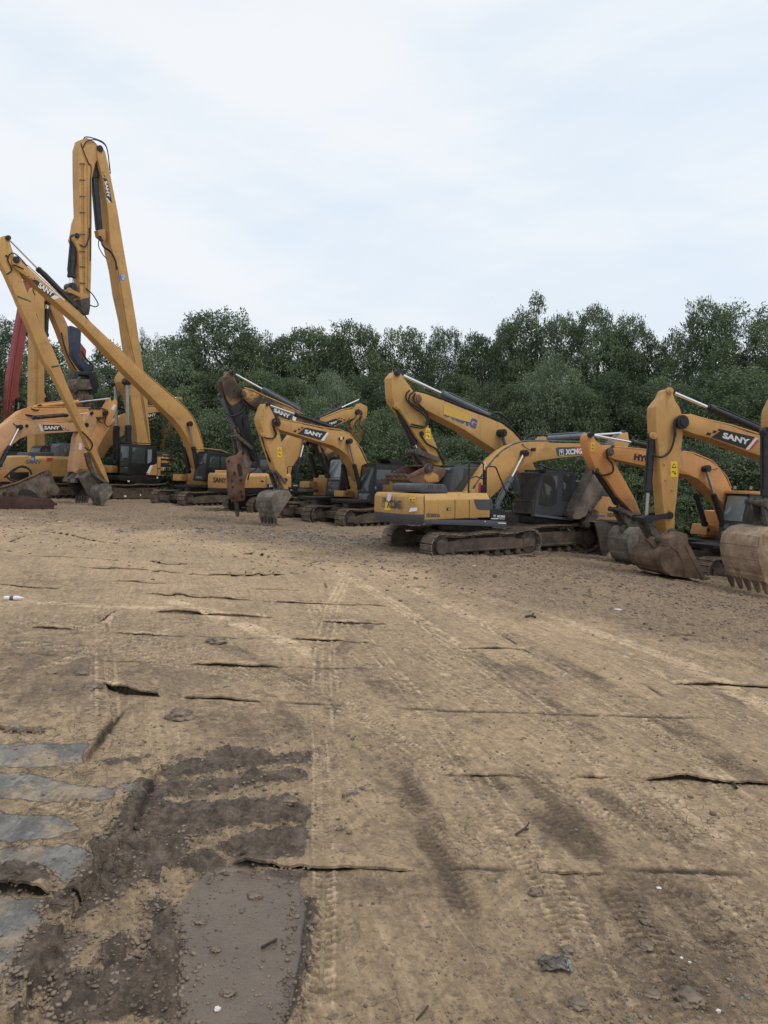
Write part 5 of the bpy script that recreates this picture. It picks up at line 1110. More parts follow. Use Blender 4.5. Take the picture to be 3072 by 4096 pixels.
def polymask(pts, soft, amp, rot=0):
    pts = np.array(pts); m = np.zeros_like(gx)
    mg = soft + amp * 2.5
    sel = np.where((ppx > pts[:, 0].min() - mg) & (ppx < pts[:, 0].max() + mg) & (ppy > pts[:, 1].min() - mg) & (ppy < pts[:, 1].max() + mg))[0]
    x, y = ppx[sel], ppy[sel]
    ins = np.zeros(len(sel), bool); dist = np.full(len(sel), 1e9)
    for i in range(len(pts)):
        (x0, y0), (x1, y1) = pts[i], pts[(i + 1) % len(pts)]
        c = ((y0 > y) != (y1 > y)); ins ^= c & (x < (x1 - x0) * (y - y0) / (y1 - y0 + 1e-9) + x0)
        dx, dy = x1 - x0, y1 - y0; t = np.clip(((x - x0) * dx + (y - y0) * dy) / (dx * dx + dy * dy + 1e-9), 0, 1)
        dist = np.minimum(dist, np.hypot(x - x0 - t * dx, y - y0 - t * dy))
    sd = np.where(ins, dist, -dist) + (nw[sel] * .8 + nw2[sel] * .6 + nb[sel] * .9) * amp
    m[sel] = sstep(-soft, soft, sd); return m
def band(px, width, soft=.06):
    """distance band along a ground line; returns mask and distance run along it"""
    w = np.array([tuple(ghit(p).xy) for p in px]); m = np.zeros_like(gx); run = np.zeros_like(gx); off = np.zeros_like(gx)
    best = np.full(gx.shape, 1e9); acc = 0
    lo = w.min(0) - 1; hi = w.max(0) + 1
    sel = np.where((gx > lo[0]) & (gx < hi[0]) & (gy > lo[1]) & (gy < hi[1]))[0]
    for a, b in zip(w, w[1:]):
        d = b - a; L = np.hypot(*d); t = ((gx[sel] - a[0]) * d[0] + (gy[sel] - a[1]) * d[1]) / L / L
        tc = np.clip(t, 0, 1); ds = np.hypot(gx[sel] - a[0] - tc * d[0], gy[sel] - a[1] - tc * d[1])
        up = ds < best[sel]; k = sel[up]; best[k] = ds[up]; run[k] = acc + tc[up] * L
        off[k] = ((gx[sel] - a[0]) * -d[1] + (gy[sel] - a[1]) * d[0])[up] / L
        acc += L
    m[sel] = sstep(width / 2 + soft, width / 2 - soft, best[sel] + nw[sel] * .03 + nw2[sel] * .015)
    ends = sstep(0, .35, run) * sstep(0, .35, acc - run)
    band.total = acc
    return m * ends, run, off

mud = np.zeros_like(gx); wet = mud.copy(); steel = mud.copy(); pale = mud.copy(); dark = mud.copy(); churn = mud.copy(); joint_shade = mud.copy(); hz = np.zeros_like(gx)
mx = np.maximum
for q in ((700, 190, 850, 150, 1000, 118, 1330, 138, 1345, 162, 1150, 192, 900, 224, 720, 240), (585, 285, 700, 268, 1000, 238, 1300, 193, 1355, 220, 1335, 248, 1000, 292, 700, 312, 640, 312),
          (585, 380, 900, 358, 1250, 328, 1335, 356, 1338, 500, 1305, 582, 1050, 592, 945, 542, 1285, 448, 1230, 438, 1000, 452, 900, 480, 750, 500, 600, 502), (380, 560, 550, 535, 800, 540, 780, 580, 690, 600, 690, 700, 600, 690, 520, 770, 440, 775, 420, 650),
          (430, 930, 530, 915, 560, 1020, 700, 1060, 785, 1130, 720, 1300, 440, 1300, 160, 1300, 250, 1150, 330, 1080, 440, 1080), (340, 770, 440, 770, 400, 830, 300, 900, 240, 1000, 150, 1180, 90, 1320, 50, 1320, 110, 1180, 230, 950, 270, 880),
          (190, 800, 330, 775, 340, 830, 260, 885, 175, 860), (660, 580, 700, 580, 850, 610, 900, 580, 950, 610, 870, 640, 720, 620), (650, 800, 740, 800, 760, 950, 760, 1100, 800, 1180, 780, 1300, 700, 1300, 690, 1100, 640, 900),
          (1280, 760, 1340, 760, 1330, 900, 1290, 1100, 1265, 1300, 1225, 1300, 1250, 1000), (420, 185, 560, 160, 640, 120, 690, 130, 560, 190, 440, 200), (870, 140, 950, 118, 1040, 100, 1060, 108, 960, 140, 880, 150), (300, 20, 430, 20, 480, 50, 440, 60),
          (1460, 300, 1530, 285, 1600, 262, 1615, 272, 1540, 305, 1480, 328), (1455, 440, 1495, 445, 1495, 478, 1460, 475), (0, 665, 150, 675, 210, 730, 120, 760, 0, 745), (1120, 645, 1300, 640, 1320, 665, 1200, 680)):
    mud = mx(mud, polymask(P('gl', *q), 22, 34)); dark = mx(dark, polymask(P('gl', *q), 75, 40) * .95)
wet = polymask(P('gl', 900, 640, 1050, 625, 1290, 680, 1325, 780, 1310, 900, 1280, 1100, 1245, 1310, 770, 1310, 765, 1100, 780, 960, 740, 850, 790, 740), 16, 18)
wet = wet * .95
for q in ((-300, 400, 260, 430, 340, 490, 200, 535, -300, 540), (-300, 565, 300, 560, 420, 600, 395, 690, 320, 740, 190, 660, -300, 670), (-300, 760, 200, 795, 180, 930, 115, 990, 70, 1080, -10, 1200, -300, 1250), (-300, 110, 380, 108, 350, 195, 130, 212, -300, 195), (-300, 230, 200, 250, 330, 300, 500, 310, 480, 350, 250, 360, -300, 340),
          (520, 285, 640, 290, 640, 340, 560, 330), (50, 20, 200, 40, 150, 60, 30, 60), (250, 300, 420, 310, 380, 340, 260, 335)):
    steel = mx(steel, polymask(P('gl', *q), 22, 12))
steel *= np.clip(1.25 - mud * 1.4, 0, 1) * sstep(-.55, .1, nw + .6 * nb + .25)
# left plates stand a little proud
leftpl = polymask(P('gl', -400, -300, 430, -300, 490, 0, 350, 190, 690, 200, 640, 330, 555, 520, 440, 600, 420, 680, 360, 770, 330, 800, 270, 920, 70, 1300, -400, 1300), 5, 4)
hz += leftpl * .05
# tyre marks and scraped streaks
tracks_ = [(P('gl', 1370, -60, 1385, 120, 1390, 500, 1400, 650, 1395, 900, 1375, 1400), .19, 'pale', 1), (P('gt', 440, 455, 455, 700, 470, 990), .32, 'pale', 1), (P('gr', 90, 330, 260, 600, 420, 920), .2, 'dark', 1), (P('gr', 500, 850, 600, 1010, 690, 1190), .16, 'pale', 1),
           (P('gr', -60, 90, 120, 300, 260, 560), .26, 'dark', 1), (P('gr', 240, 100, 700, 420, 1000, 620), .24, 'dark', 1), (P('gr', 420, 60, 900, 370, 1250, 560), .22, 'pale', 1), (P('gr', 820, 240, 1250, 480, 1560, 700, 1800, 900), .25, 'dark', 1),
           (P('gr', 1080, 220, 1400, 430, 1700, 640), .25, 'pale', 0), (P('gu', 480, 680, 700, 780, 820, 880), .4, 'dark', 0), (P('gu', 640, 700, 740, 745), .3, 'dark', 0), (P('gu', 300, 900, 500, 1000), .4, 'dark', 1), (P('gu', 50, 600, 300, 760, 620, 960), .3, 'pale', 1),
           (P('gu', 540, 600, 900, 800, 1350, 1000), .3, 'pale', 1), (P('gu', 350, 640, 680, 860, 1000, 1080), .28, 'dark', 1), (P('gu', 1000, 640, 1400, 850, 1659, 1000), .3, 'pale', 1), (P('gu', 1250, 760, 1400, 800, 1659, 940), .25, 'dark', 0),
           (P('gt', 0, 610, 500, 660, 1000, 700), .22, 'pale', 1), (P('gt', 500, 545, 800, 650, 1100, 750, 1250, 830), .3, 'pale', 1), (P('gt', 640, 610, 900, 700, 1150, 760), .22, 'pale', 1), (P('gt', 200, 670, 600, 600), .2, 'pale', 1),
           (P('gt', 0, 430, 420, 460, 800, 470), .3, 'pale', 0), (P('gt', 700, 420, 1100, 560, 1500, 720), .35, 'pale', 0), (P('gt', 1350, 440, 1410, 640, 1425, 860), .3, 'pale', 1), (P('gt', 900, 590, 1300, 800, 1500, 960), .3, 'dark', 0), (P('gr', 300, 280, 350, 450), .05, 'pale', 0),
           (P('p', 3300, 3950, 2700, 3330, 2250, 2900, 1900, 2640, 1600, 2430, 1350, 2280), .36, 'pale', 1), (P('p', 3300, 3500, 2800, 3050, 2350, 2740, 1950, 2500, 1600, 2330), .32, 'pale', 1), (P('p', 2560, 4250, 2250, 3640, 1980, 3220, 1720, 2860, 1500, 2600, 1300, 2400), .3, 'pale', 1),
           (P('p', 3250, 3280, 2700, 2900, 2300, 2680, 2000, 2520), .36, 'dark', 1), (P('p', 1285, 2950, 1290, 2600, 1330, 2420, 1400, 2280), .32, 'pale', 1), (P('p', -100, 2570, 300, 2600, 700, 2660, 1100, 2740, 1500, 2850), .2, 'pale', 1), (P('p', 0, 2480, 400, 2520, 800, 2600, 1150, 2720, 1500, 2900, 1900, 3150), .26, 'pale', 1),
           (P('p', 100, 2720, 420, 2600, 700, 2520, 1100, 2460), .22, 'pale', 1), (P('p', 3200, 2900, 2700, 2640, 2250, 2480, 1900, 2380), .4, 'pale', 0), (P('p', 2900, 4250, 2560, 3700, 2300, 3300, 2050, 3000), .3, 'dark', 1), (P('p', 900, 3000, 1250, 2700, 1500, 2480), .25, 'dark', 0),
           (P('gl', 690, 180, 640, 340, 560, 510, 440, 690, 320, 840, 190, 1040, 90, 1320), .26, 'mud', 0), (P('gl', 560, 560, 500, 700, 480, 800), .22, 'mud', 1), (P('gl', 650, 560, 640, 700, 700, 860, 740, 1000), .12, 'mud', 0), (P('gl', 420, 900, 560, 980, 700, 1040), .2, 'mud', 1),
           (P('gr', 1150, 780, 1220, 850), .22, 'pale', 1), (P('gl', 100, 330, 300, 380, 560, 420), .3, 'pale', 1), (P('gl', 470, 590, 480, 720), .2, 'mud', 1), (P('gl', 560, 560, 590, 720), .22, 'mud', 1), (P('gr', 900, 540, 1300, 760, 1700, 1150), .3, 'dark', 1)]
trk = np.zeros_like(gx)
for px, wd, kind, tr in tracks_:
    mk, run, off = band(px, wd); trk = mx(trk, mk * tr)
    if kind == 'pale': pale = mx(pale, mk * (.55 + .45 * sstep(-.3, .3, nw)))
    elif kind == 'dark': dark = mx(dark, mk * (.35 + .65 * sstep(-.35, .25, nw)))
    else: mud = mx(mud, mk * sstep(-.4, 0, nw))
    if tr:
        tread = sstep(-.2, .5, np.sin(run * 2 * math.pi / .055 + np.abs(off) * 40)) * sstep(wd * .5, wd * .36, np.abs(off)) * (np.abs(off) > .012)
        rib = sstep(.2, .8, np.cos(off * 2 * math.pi / (wd / 3.2)))
        if kind == 'pale': pale = np.where(mk > .02, np.clip(pale * (1 - .45 * mk * (1 - rib) * (np.abs(off) < wd * .45)), 0, 1), pale)
        keep = .4 + .6 * sstep(-.3, .2, nw)
        hz += mk * (.008 * tread + .005 * rib - .008) * keep
        joint_shade = mx(joint_shade, mk * (1 - tread) * .38 * keep * (gy < 12))  # hollows between the tread bars are coloured darker through the same mask
# darker damp areas
for q in (P('gt', 0, 560, 330, 560, 480, 700, 440, 830, 250, 900, 0, 980), P('gt', 500, 700, 830, 720, 1150, 730, 900, 830, 640, 830, 490, 780), P('gt', 520, 555, 830, 560, 980, 640, 760, 620), P('gt', 900, 870, 1300, 880, 1500, 1000, 1000, 1080, 800, 1000), P('gt', 1080, 660, 1260, 700, 1370, 780, 1240, 770),
          P('gr', 20, 90, 90, 110, 150, 260, 0, 330, -90, 200), P('gr', 0, 640, 380, 640, 300, 690, 0, 760, -200, 680), P('gr', 1050, 640, 1400, 640, 1450, 760, 1250, 790, 1100, 740), P('gu', 0, 680, 200, 820, 280, 910, 0, 880, -200, 760), P('gu', 250, 960, 450, 940, 500, 1000, 300, 1010),
          P('gr', 500, 380, 900, 450, 1050, 560, 700, 520), P('gr', 560, 660, 800, 660, 900, 800, 640, 830), P('gr', 800, 900, 1659, 1000, 1659, 1300, 900, 1300), P('gt', 90, 340, 370, 340, 330, 380, 100, 372)):
    dark = mx(dark, polymask(q, 95, 60) * .9)
dark = mx(dark, polymask(P('gl', -200, 60, 500, 0, 900, 60, 1260, 140, 1330, 600, 1240, 1500, -200, 1500), 120, 60) * .5)
dark = mx(dark, polymask(P('gt', -200, 540, 420, 560, 900, 720, 1150, 800, 900, 940, 300, 1000, -200, 1000), 110, 60) * .55)
dark = mx(dark, polymask(P('gr', 600, 800, 1000, 660, 1500, 700, 1900, 900, 1900, 1500, 300, 1500, 500, 1000), 120, 60) * .5)
# churned earth around the machines
edge = np.interp(ppx, [-4000, 0, 300, 700, 1050, 1500, 1800, 2100, 2500, 3072, 7000], [2075, 2075, 2085, 2110, 2165, 2235, 2265, 2300, 2360, 2480, 2900])
churn = sstep(30, -30, ppy - edge - 18 + nb * 35 + nw * 18) * (ppy > HY)
churn = np.where(gy > 60, 1, churn)
rightc = polymask(P('gu', 200, 240, 1659, 430, 1900, 760, 1200, 620, 700, 500, 250, 380), 50, 60) * .9
ch2 = mx(churn, rightc)
# ---- seams between the buried plates
seams = [  # (points, lift in metres)
    (P('gt', 195, 135, 320, 155, 400, 175, 530, 190), .06), (P('gt', 60, 240, 280, 248, 400, 252, 520, 260), .03), (P('gt', 650, 262, 720, 275, 830, 280), .055), (P('gt', 335, 288, 500, 298, 650, 305, 790, 318), .05),
    (P('gt', 815, 322, 1000, 328, 1232, 324), .09), (P('gt', 495, 350, 600, 355, 720, 362), .04), (P('gt', 640, 403, 850, 418, 1095, 432), .05), (P('gt', 1180, 437, 1400, 447, 1680, 459), .045),
    (P('gt', 670, 485, 800, 490, 950, 500, 1195, 508), .06), (P('gt', 1395, 521, 1520, 533, 1670, 537), .04), (P('gt', 140, 550, 335, 557), .04), (P('gt', 500, 570, 680, 582, 800, 587), .025), (P('gt', 1255, 598, 1400, 606, 1605, 615), .035),
    (P('gt', 825, 707, 1000, 712, 1220, 720), .045), (P('gt', 450, 806, 560, 835, 700, 844), .095), (P('gt', 800, 850, 950, 858, 1140, 870), .03), (P('gt', 1048, 232, 1110, 236, 1175, 246), .08), (P('gt', 0, 360, 100, 375, 255, 383), .03),
    (P('gu', 1245, 789, 1400, 795, 1680, 809), .045), (P('gu', 335, 640, 615, 642), .025), (P('gr', 235, 204, 400, 208, 610, 216), .022), (P('gr', 1110, 227, 1300, 226, 1450, 240, 1680, 249), .045),
    (P('gl', 1015, 600, 1300, 608, 1659, 613) + P('gr', 125, 616), .028), (P('gr', 670, 622, 830, 630, 940, 624), .02), (P('gr', 830, 215, 960, 218), .018), (P('gl', -60, 750, 180, 756, 372, 771), .03), (P('gt', 30, 188, 118, 155), .05),
    (P('gt', 1250, 255, 1480, 270), .03), (P('gt', 1100, 383, 1300, 388), .02), (P('gt', 0, 215, 60, 222), .03), (P('gt', 430, 530, 500, 482), .03)]
faint = [P('gt', 520, 400, 640, 404), P('gt', 330, 688, 830, 706), P('gt', 0, 686, 330, 688), P('gt', 1220, 720, 1660, 730), P('gt', 1140, 870, 1660, 892), P('gu', 0, 893, 270, 908, 560, 915, 900, 930, 1400, 942), P('gr', 0, 200, 240, 204), P('gr', 610, 216, 830, 218), P('gr', 125, 616, 670, 622), P('gr', 940, 624, 1300, 628, 1660, 645),
         P('gl', 492, -10, 350, 190), P('gl', 350, 190, 260, 190), P('gl', 690, 200, 640, 330, 560, 505), P('gt', 1400, 350, 1412, 385), P('gu', 480, 560, 680, 690), P('gu', 1100, 780, 1250, 870), P('gt', 560, 880, 420, 1060), P('gt', 800, 586, 1060, 596, 1260, 598), P('gu', 1160, 580, 1400, 595), P('gu', 0, 540, 130, 541), P('gt', 1095, 432, 1190, 438), P('gu', 70, 372, 230, 378)]
for px in faint:
    mk, run, off = band(px, .045, .022); mk = mk * (gy < 20)
    joint_shade = mx(joint_shade, mk * .9 * sstep(-.7, -.3, nw)); hz -= mk * .006
for px, lf in seams:
    mk, run, off = band(px, 2.2, .05); tt = np.clip(run / band.total, 0, 1)
    sq = lf >= .09 and px[0][0] > 600
    peak = .93 if sq else (.14 if lf >= .09 else random.choice((.3, .5, .7)))
    e = np.sin(np.pi * np.where(tt < peak, tt / (2 * peak), .5 + (tt - peak) / (2 * (1 - peak))))
    lift = lf * (.42 + .58 * e ** .8) * (1 + .2 * np.sin(tt * 11 + lf * 90)) * np.clip(tt * 22, 0, 1) * np.clip((1 - tt) * (40 if sq else 22), 0, 1) * (mk > 0)
    off2 = off + .004 * np.sin(run * 5) + .002 * np.sin(run * 17)
    hz += lift * np.where(off2 > 0, np.clip(1 - off2 / .9, 0, 1) ** 1.6, 0)
    joint_shade = mx(joint_shade, (mk > 0) * np.clip(tt * 30, 0, 1) * np.clip((1 - tt) * 30, 0, 1) * sstep(-.06, -.02, off2) * (off2 < .012) * .95)  # dark strip paints the shadow in the gap under each lifted edge
# ---- relief
rough_ = np.clip(1 - trk * .6, 0, 1) * np.clip(1 - wet * .93, 0, 1) * np.clip(1 - steel * .7, 0, 1)
fade = np.clip(12 / gy, .25, 1)
hz += rough_ * (.014 * nb + .011 * nw + .009 * nw2 + (.006 * np.abs(fbm(gx * 17, gy * 17, 14, 3)) + .003 * fbm(gx * 34, gy * 34, 4, 2)) * sstep(14, 6, gy))
bil = np.abs(fbm(gx * 2.6, gy * 2.6, 21, 4)); bil2 = np.abs(fbm(gx * 7, gy * 7, 31, 3))
hz += ch2 * (.09 * bil + .05 * bil2 + .03 * nw) * np.where(gy > 60, .3, 1)
hz += mud * (1 - wet) * (.014 + .035 * bil + .05 * bil2 + .03 * np.abs(fbm(gx * 14, gy * 14, 77, 3)) + .014 * nw2)
hz -= wet * .004
hz -= joint_shade * .006
gzf = g0 + np.where(gy < 120, hz, 0)
verts = np.stack([gx, gy, gzf], 1).astype(np.float32)
nr, nc = shape
idx = np.arange(nr * nc).reshape(shape)
quads = np.stack([idx[:-1, :-1], idx[:-1, 1:], idx[1:, 1:], idx[1:, :-1]], -1).reshape(-1, 4).astype(np.int32)
me = bpy.data.meshes.new('ground')
me.vertices.add(len(verts)); me.vertices.foreach_set('co', verts.ravel())
me.loops.add(quads.size); me.loops.foreach_set('vertex_index', quads.ravel())
me.polygons.add(len(quads)); me.polygons.foreach_set('loop_start', np.arange(0, quads.size, 4, dtype=np.int32))
me.polygons.foreach_set('use_smooth', np.ones(len(quads), bool))
me.update(calc_edges=True)
def attr(name, *ch):
    a = me.attributes.new(name, 'FLOAT_COLOR', 'POINT'); d = np.stack(ch, 1).astype(np.float32); a.data.foreach_set('color', d.ravel())
attr('soil_a', mud, wet, steel, pale); attr('soil_b', dark, ch2, joint_shade, np.ones_like(gx))
HG = (S, Yr, gzf.reshape(shape))
def ground_z(x, y):
    """height of the finished ground sheet"""
    i = int(np.clip(np.searchsorted(Yr, y) - 1, 0, nr - 2)); j = int(np.clip(np.searchsorted(S, x / y) - 1, 0, nc - 2))
    return float(HG[2][i:i + 2, j:j + 2].mean())

m, nt, b = newmat('yard_soil')
tc = nd(nt, 'ShaderNodeTexCoord'); co = tc.outputs['Object']
A = nd(nt, 'ShaderNodeAttribute', attribute_name='soil_a'); B = nd(nt, 'ShaderNodeAttribute', attribute_name='soil_b')
sa = nd(nt, 'ShaderNodeSeparateColor'); lk(nt, A.outputs['Color'], sa.inputs[0]); sb = nd(nt, 'ShaderNodeSeparateColor'); lk(nt, B.outputs['Color'], sb.inputs[0])
a_mud, a_wet, a_steel, a_pale = sa.outputs[0], sa.outputs[1], sa.outputs[2], A.outputs['Alpha']
a_dark, a_churn, a_joint_shade = sb.outputs[0], sb.outputs[1], sb.outputs[2]
n_big = noise(nt, co, .33, 6, .62, dist=.4); n_mid = noise(nt, co, 1.6, 9, .68); n_fine = noise(nt, co, 13, 9, .72); n_grain = noise(nt, co, 70, 5, .7)
n_str = noise(nt, co, 1.0, 8, .68, mapscale=(3.2, .4, 1), rot=(0, 0, R(-20)), dist=.3); n_str2 = noise(nt, co, 1.0, 8, .7, mapscale=(3.5, .5, 1), rot=(0, 0, R(38)), dist=.3)
TAN, BRN, DRK = (.47, .347, .226), (.28, .207, .143), (.115, .086, .065)
col = mix(nt, mrange(nt, n_big, .36, .62), TAN, (.385, .287, .19))
col = mix(nt, mrange(nt, n_str, .52, .66, 0, .6), col, BRN)
col = mix(nt, mrange(nt, n_str2, .53, .7, 0, .55), col, (.30, .222, .155))
col = mix(nt, mrange(nt, n_mid, .5, .7, 0, .5), col, (.25, .188, .137))
col = mix(nt, mrange(nt, n_mid, .3, .42, .5, 0), col, (.56, .425, .29))
n_brk = noise(nt, co, 9, 8, .7)
def brk(a, amp, lo=.38, hi=.62): return mrange(nt, math_(nt, 'ADD', a, math_(nt, 'MULTIPLY', math_(nt, 'SUBTRACT', n_brk, .5), amp)), lo, hi)
n_brk2 = noise(nt, co, 2.6, 10, .74, dist=.3); a_dark = math_(nt, 'MULTIPLY', brk(a_dark, 2.6, .22, .95), math_(nt, 'MULTIPLY', mrange(nt, n_brk2, .36, .58, .45, 1), mrange(nt, n_str, .36, .56, .55, 1))); a_pale = brk(a_pale, 2.4, .3, .9); a_mud = brk(a_mud, 1.5, .36, .6); a_steel = brk(a_steel, 1.9, .4, .6)
n_line = noise(nt, co, 1.0, 7, .7, mapscale=(19, 1.3, 1), rot=(0, 0, R(-18)), dist=.4); n_line2 = noise(nt, co, 1.0, 7, .7, mapscale=(14, 1.2, 1), rot=(0, 0, R(36)), dist=.4)
col = mix(nt, mrange(nt, n_line, .52, .66, 0, .5), col, (.20, .15, .108)); col = mix(nt, mrange(nt, n_line, .32, .45, .65, 0), col, (.56, .43, .30)); col = mix(nt, mrange(nt, n_line2, .53, .66, 0, .32), col, (.2, .15, .11)); col = mix(nt, mrange(nt, n_line2, .3, .42, .3, 0), col, (.56, .43, .30))
col = mix(nt, math_(nt, 'MULTIPLY', a_dark, .85), col, mix(nt, n_brk, (.09, .068, .053), (.20, .152, .115)))
col = mix(nt, math_(nt, 'MULTIPLY', a_pale, mrange(nt, n_fine, .3, .6, 1, .55)), col, (.68, .52, .36))
chc = mix(nt, mrange(nt, n_fine, .38, .62), (.25, .19, .14), (.085, .064, .05)); chc = mix(nt, mrange(nt, n_mid, .45, .65, 0, .75), chc, (.11, .083, .064)); chc = mix(nt, mrange(nt, n_brk, .3, .4, .6, 0), chc, (.27, .21, .162)); chc = mix(nt, mrange(nt, n_brk, .56, .68, 0, .7), chc, (.07, .053, .042))
col = mix(nt, math_(nt, 'MULTIPLY', a_churn, mrange(nt, n_mid, .3, .6, .95, .6)), col, chc)
# grey plate scale showing through
pl = mrange(nt, noise(nt, co, .8, 10, .74, dist=.5), .6, .68, 0, .25)
col = mix(nt, math_(nt, 'MULTIPLY', pl, math_(nt, 'SUBTRACT', 1.0, a_churn)), col, (.16, .15, .14))
col = mix(nt, mrange(nt, n_fine, .53, .63, 0, .6), col, (.15, .113, .086))  # fine dark flecks painted to stand in for shading of the small relief
col = mix(nt, mrange(nt, n_grain, .6, .72, 0, .35), col, (.09, .07, .055)); col = mix(nt, mrange(nt, n_grain, .28, .36, .4, 0), col, (.42, .33, .24))
sc_ = mix(nt, mrange(nt, noise(nt, co, 5, 9, .75, mapscale=(1, .35, 1)), .38, .62), (.092, .091, .092), (.185, .18, .172)); sc_ = mix(nt, mrange(nt, n_brk2, .48, .6, 0, .85), sc_, (.27, .21, .15))
col = mix(nt, a_steel, col, sc_)
mc = mix(nt, mrange(nt, n_brk, .36, .64), (.085, .065, .052), (.19, .147, .117)); mc = mix(nt, mrange(nt, n_fine, .5, .66, 0, .6), mc, (.05, .037, .03)); mc = mix(nt, mrange(nt, n_brk2, .55, .66, 0, .6), mc, (.20, .155, .122))  # painted tones imitate light lump tops and dark crevices in the mud
col = mix(nt, a_mud, col, mc)
wc = mix(nt, mrange(nt, n_mid, .35, .62), (.115, .088, .068), (.085, .064, .05)); wc = mix(nt, mrange(nt, n_grain, .64, .72, 0, .5), wc, (.06, .045, .035))
col = mix(nt, a_wet, col, wc)
vor = nd(nt, 'ShaderNodeTexVoronoi', feature='DISTANCE_TO_EDGE'); vor.inputs['Scale'].default_value = 7.5
wco = nd(nt, 'ShaderNodeVectorMath', operation='ADD'); nn = nd(nt, 'ShaderNodeTexNoise'); nn.inputs['Scale'].default_value = 5; lk(nt, co, nn.inputs['Vector'])
sc2 = nd(nt, 'ShaderNodeVectorMath', operation='SCALE'); sc2.inputs['Scale'].default_value = .22; lk(nt, nn.outputs['Color'], sc2.inputs[0]); lk(nt, co, wco.inputs[0]); lk(nt, sc2.outputs[0], wco.inputs[1]); lk(nt, wco.outputs[0], vor.inputs['Vector'])
ck = math_(nt, 'MULTIPLY', mrange(nt, vor.outputs['Distance'], 0.0, .03, 1, 0), mrange(nt, noise(nt, co, .6, 4, .6), .5, .62, 0, .8)); ck = math_(nt, 'MULTIPLY', ck, math_(nt, 'SUBTRACT', 1.0, a_wet)); ck = math_(nt, 'MULTIPLY', ck, math_(nt, 'SUBTRACT', 1.0, a_steel))
col = mix(nt, math_(nt, 'MULTIPLY', ck, .38), col, (.07, .052, .04))
col = mix(nt, a_joint_shade, col, (.035, .027, .022))  # near-black plate joints plus the painted shade under lifted edges
def flakes(scale, amt, col, guard):
    v = nd(nt, 'ShaderNodeTexVoronoi'); v.inputs['Scale'].default_value = scale; v.inputs['Randomness'].default_value = 1.0
    wv = nd(nt, 'ShaderNodeVectorMath', operation='ADD'); ns = nd(nt, 'ShaderNodeTexNoise'); ns.inputs['Scale'].default_value = scale * 1.4; ns.inputs['Detail'].default_value = 4; lk(nt, co, ns.inputs['Vector'])
    sc = nd(nt, 'ShaderNodeVectorMath', operation='SCALE'); sc.inputs['Scale'].default_value = 1.1 / scale; lk(nt, ns.outputs['Color'], sc.inputs[0]); lk(nt, co, wv.inputs[0]); lk(nt, sc.outputs[0], wv.inputs[1]); lk(nt, wv.outputs[0], v.inputs['Vector'])
    s = nd(nt, 'ShaderNodeSeparateColor'); lk(nt, v.outputs['Color'], s.inputs[0])
    f = math_(nt, 'ADD', 1 - amt, math_(nt, 'MULTIPLY', s.outputs[0], 2 * amt)); f = math_(nt, 'ADD', 1.0, math_(nt, 'MULTIPLY', math_(nt, 'SUBTRACT', f, 1.0), guard))
    m_ = nd(nt, 'ShaderNodeVectorMath', operation='SCALE'); lk(nt, col, m_.inputs[0]); lk(nt, f, m_.inputs['Scale']); return m_.outputs[0]
notwet = math_(nt, 'SUBTRACT', 1.0, math_(nt, 'MULTIPLY', a_wet, .85))
col = flakes(46, .16, col, notwet); CO0 = co; mp_ = nd(nt, 'ShaderNodeMapping'); mp_.inputs['Rotation'].default_value = (0, 0, R(-18)); lk(nt, CO0, mp_.inputs['Vector']); mq_ = nd(nt, 'ShaderNodeMapping'); mq_.inputs['Scale'].default_value = (1, .45, 1); lk(nt, mp_.outputs[0], mq_.inputs['Vector']); co = mq_.outputs[0]; col = flakes(24, .13, col, notwet); co = CO0
vm_ = nd(nt, 'ShaderNodeVectorMath', operation='MULTIPLY'); vm_.inputs[1].default_value = (1.13, 1.09, 1.02); lk(nt, col, vm_.inputs[0]); col = vm_.outputs[0]
lk(nt, col, b.inputs['Base Color'])
rg = math_(nt, 'SUBTRACT', .93, math_(nt, 'MULTIPLY', a_wet, .72)); rg = math_(nt, 'SUBTRACT', rg, math_(nt, 'MULTIPLY', a_steel, .22)); rg = math_(nt, 'SUBTRACT', rg, math_(nt, 'MULTIPLY', a_mud, .22))
lk(nt, rg, b.inputs['Roughness']); lk(nt, math_(nt, 'ADD', .28, math_(nt, 'MULTIPLY', a_wet, .5)), b.inputs['Specular IOR Level'])
hh = math_(nt, 'ADD', math_(nt, 'MULTIPLY', n_fine, 1.0), math_(nt, 'MULTIPLY', n_grain, .35)); hh = math_(nt, 'SUBTRACT', hh, math_(nt, 'MULTIPLY', ck, .5))
hh = math_(nt, 'MULTIPLY', hh, math_(nt, 'SUBTRACT', 1.0, math_(nt, 'MULTIPLY', a_wet, .88))); hh = math_(nt, 'MULTIPLY', hh, math_(nt, 'SUBTRACT', 1.0, math_(nt, 'MULTIPLY', a_steel, .7)))
bump(nt, b, hh, 1.0, .06)
SOIL = m
tag(link('ground', me, SOIL), kind='structure')

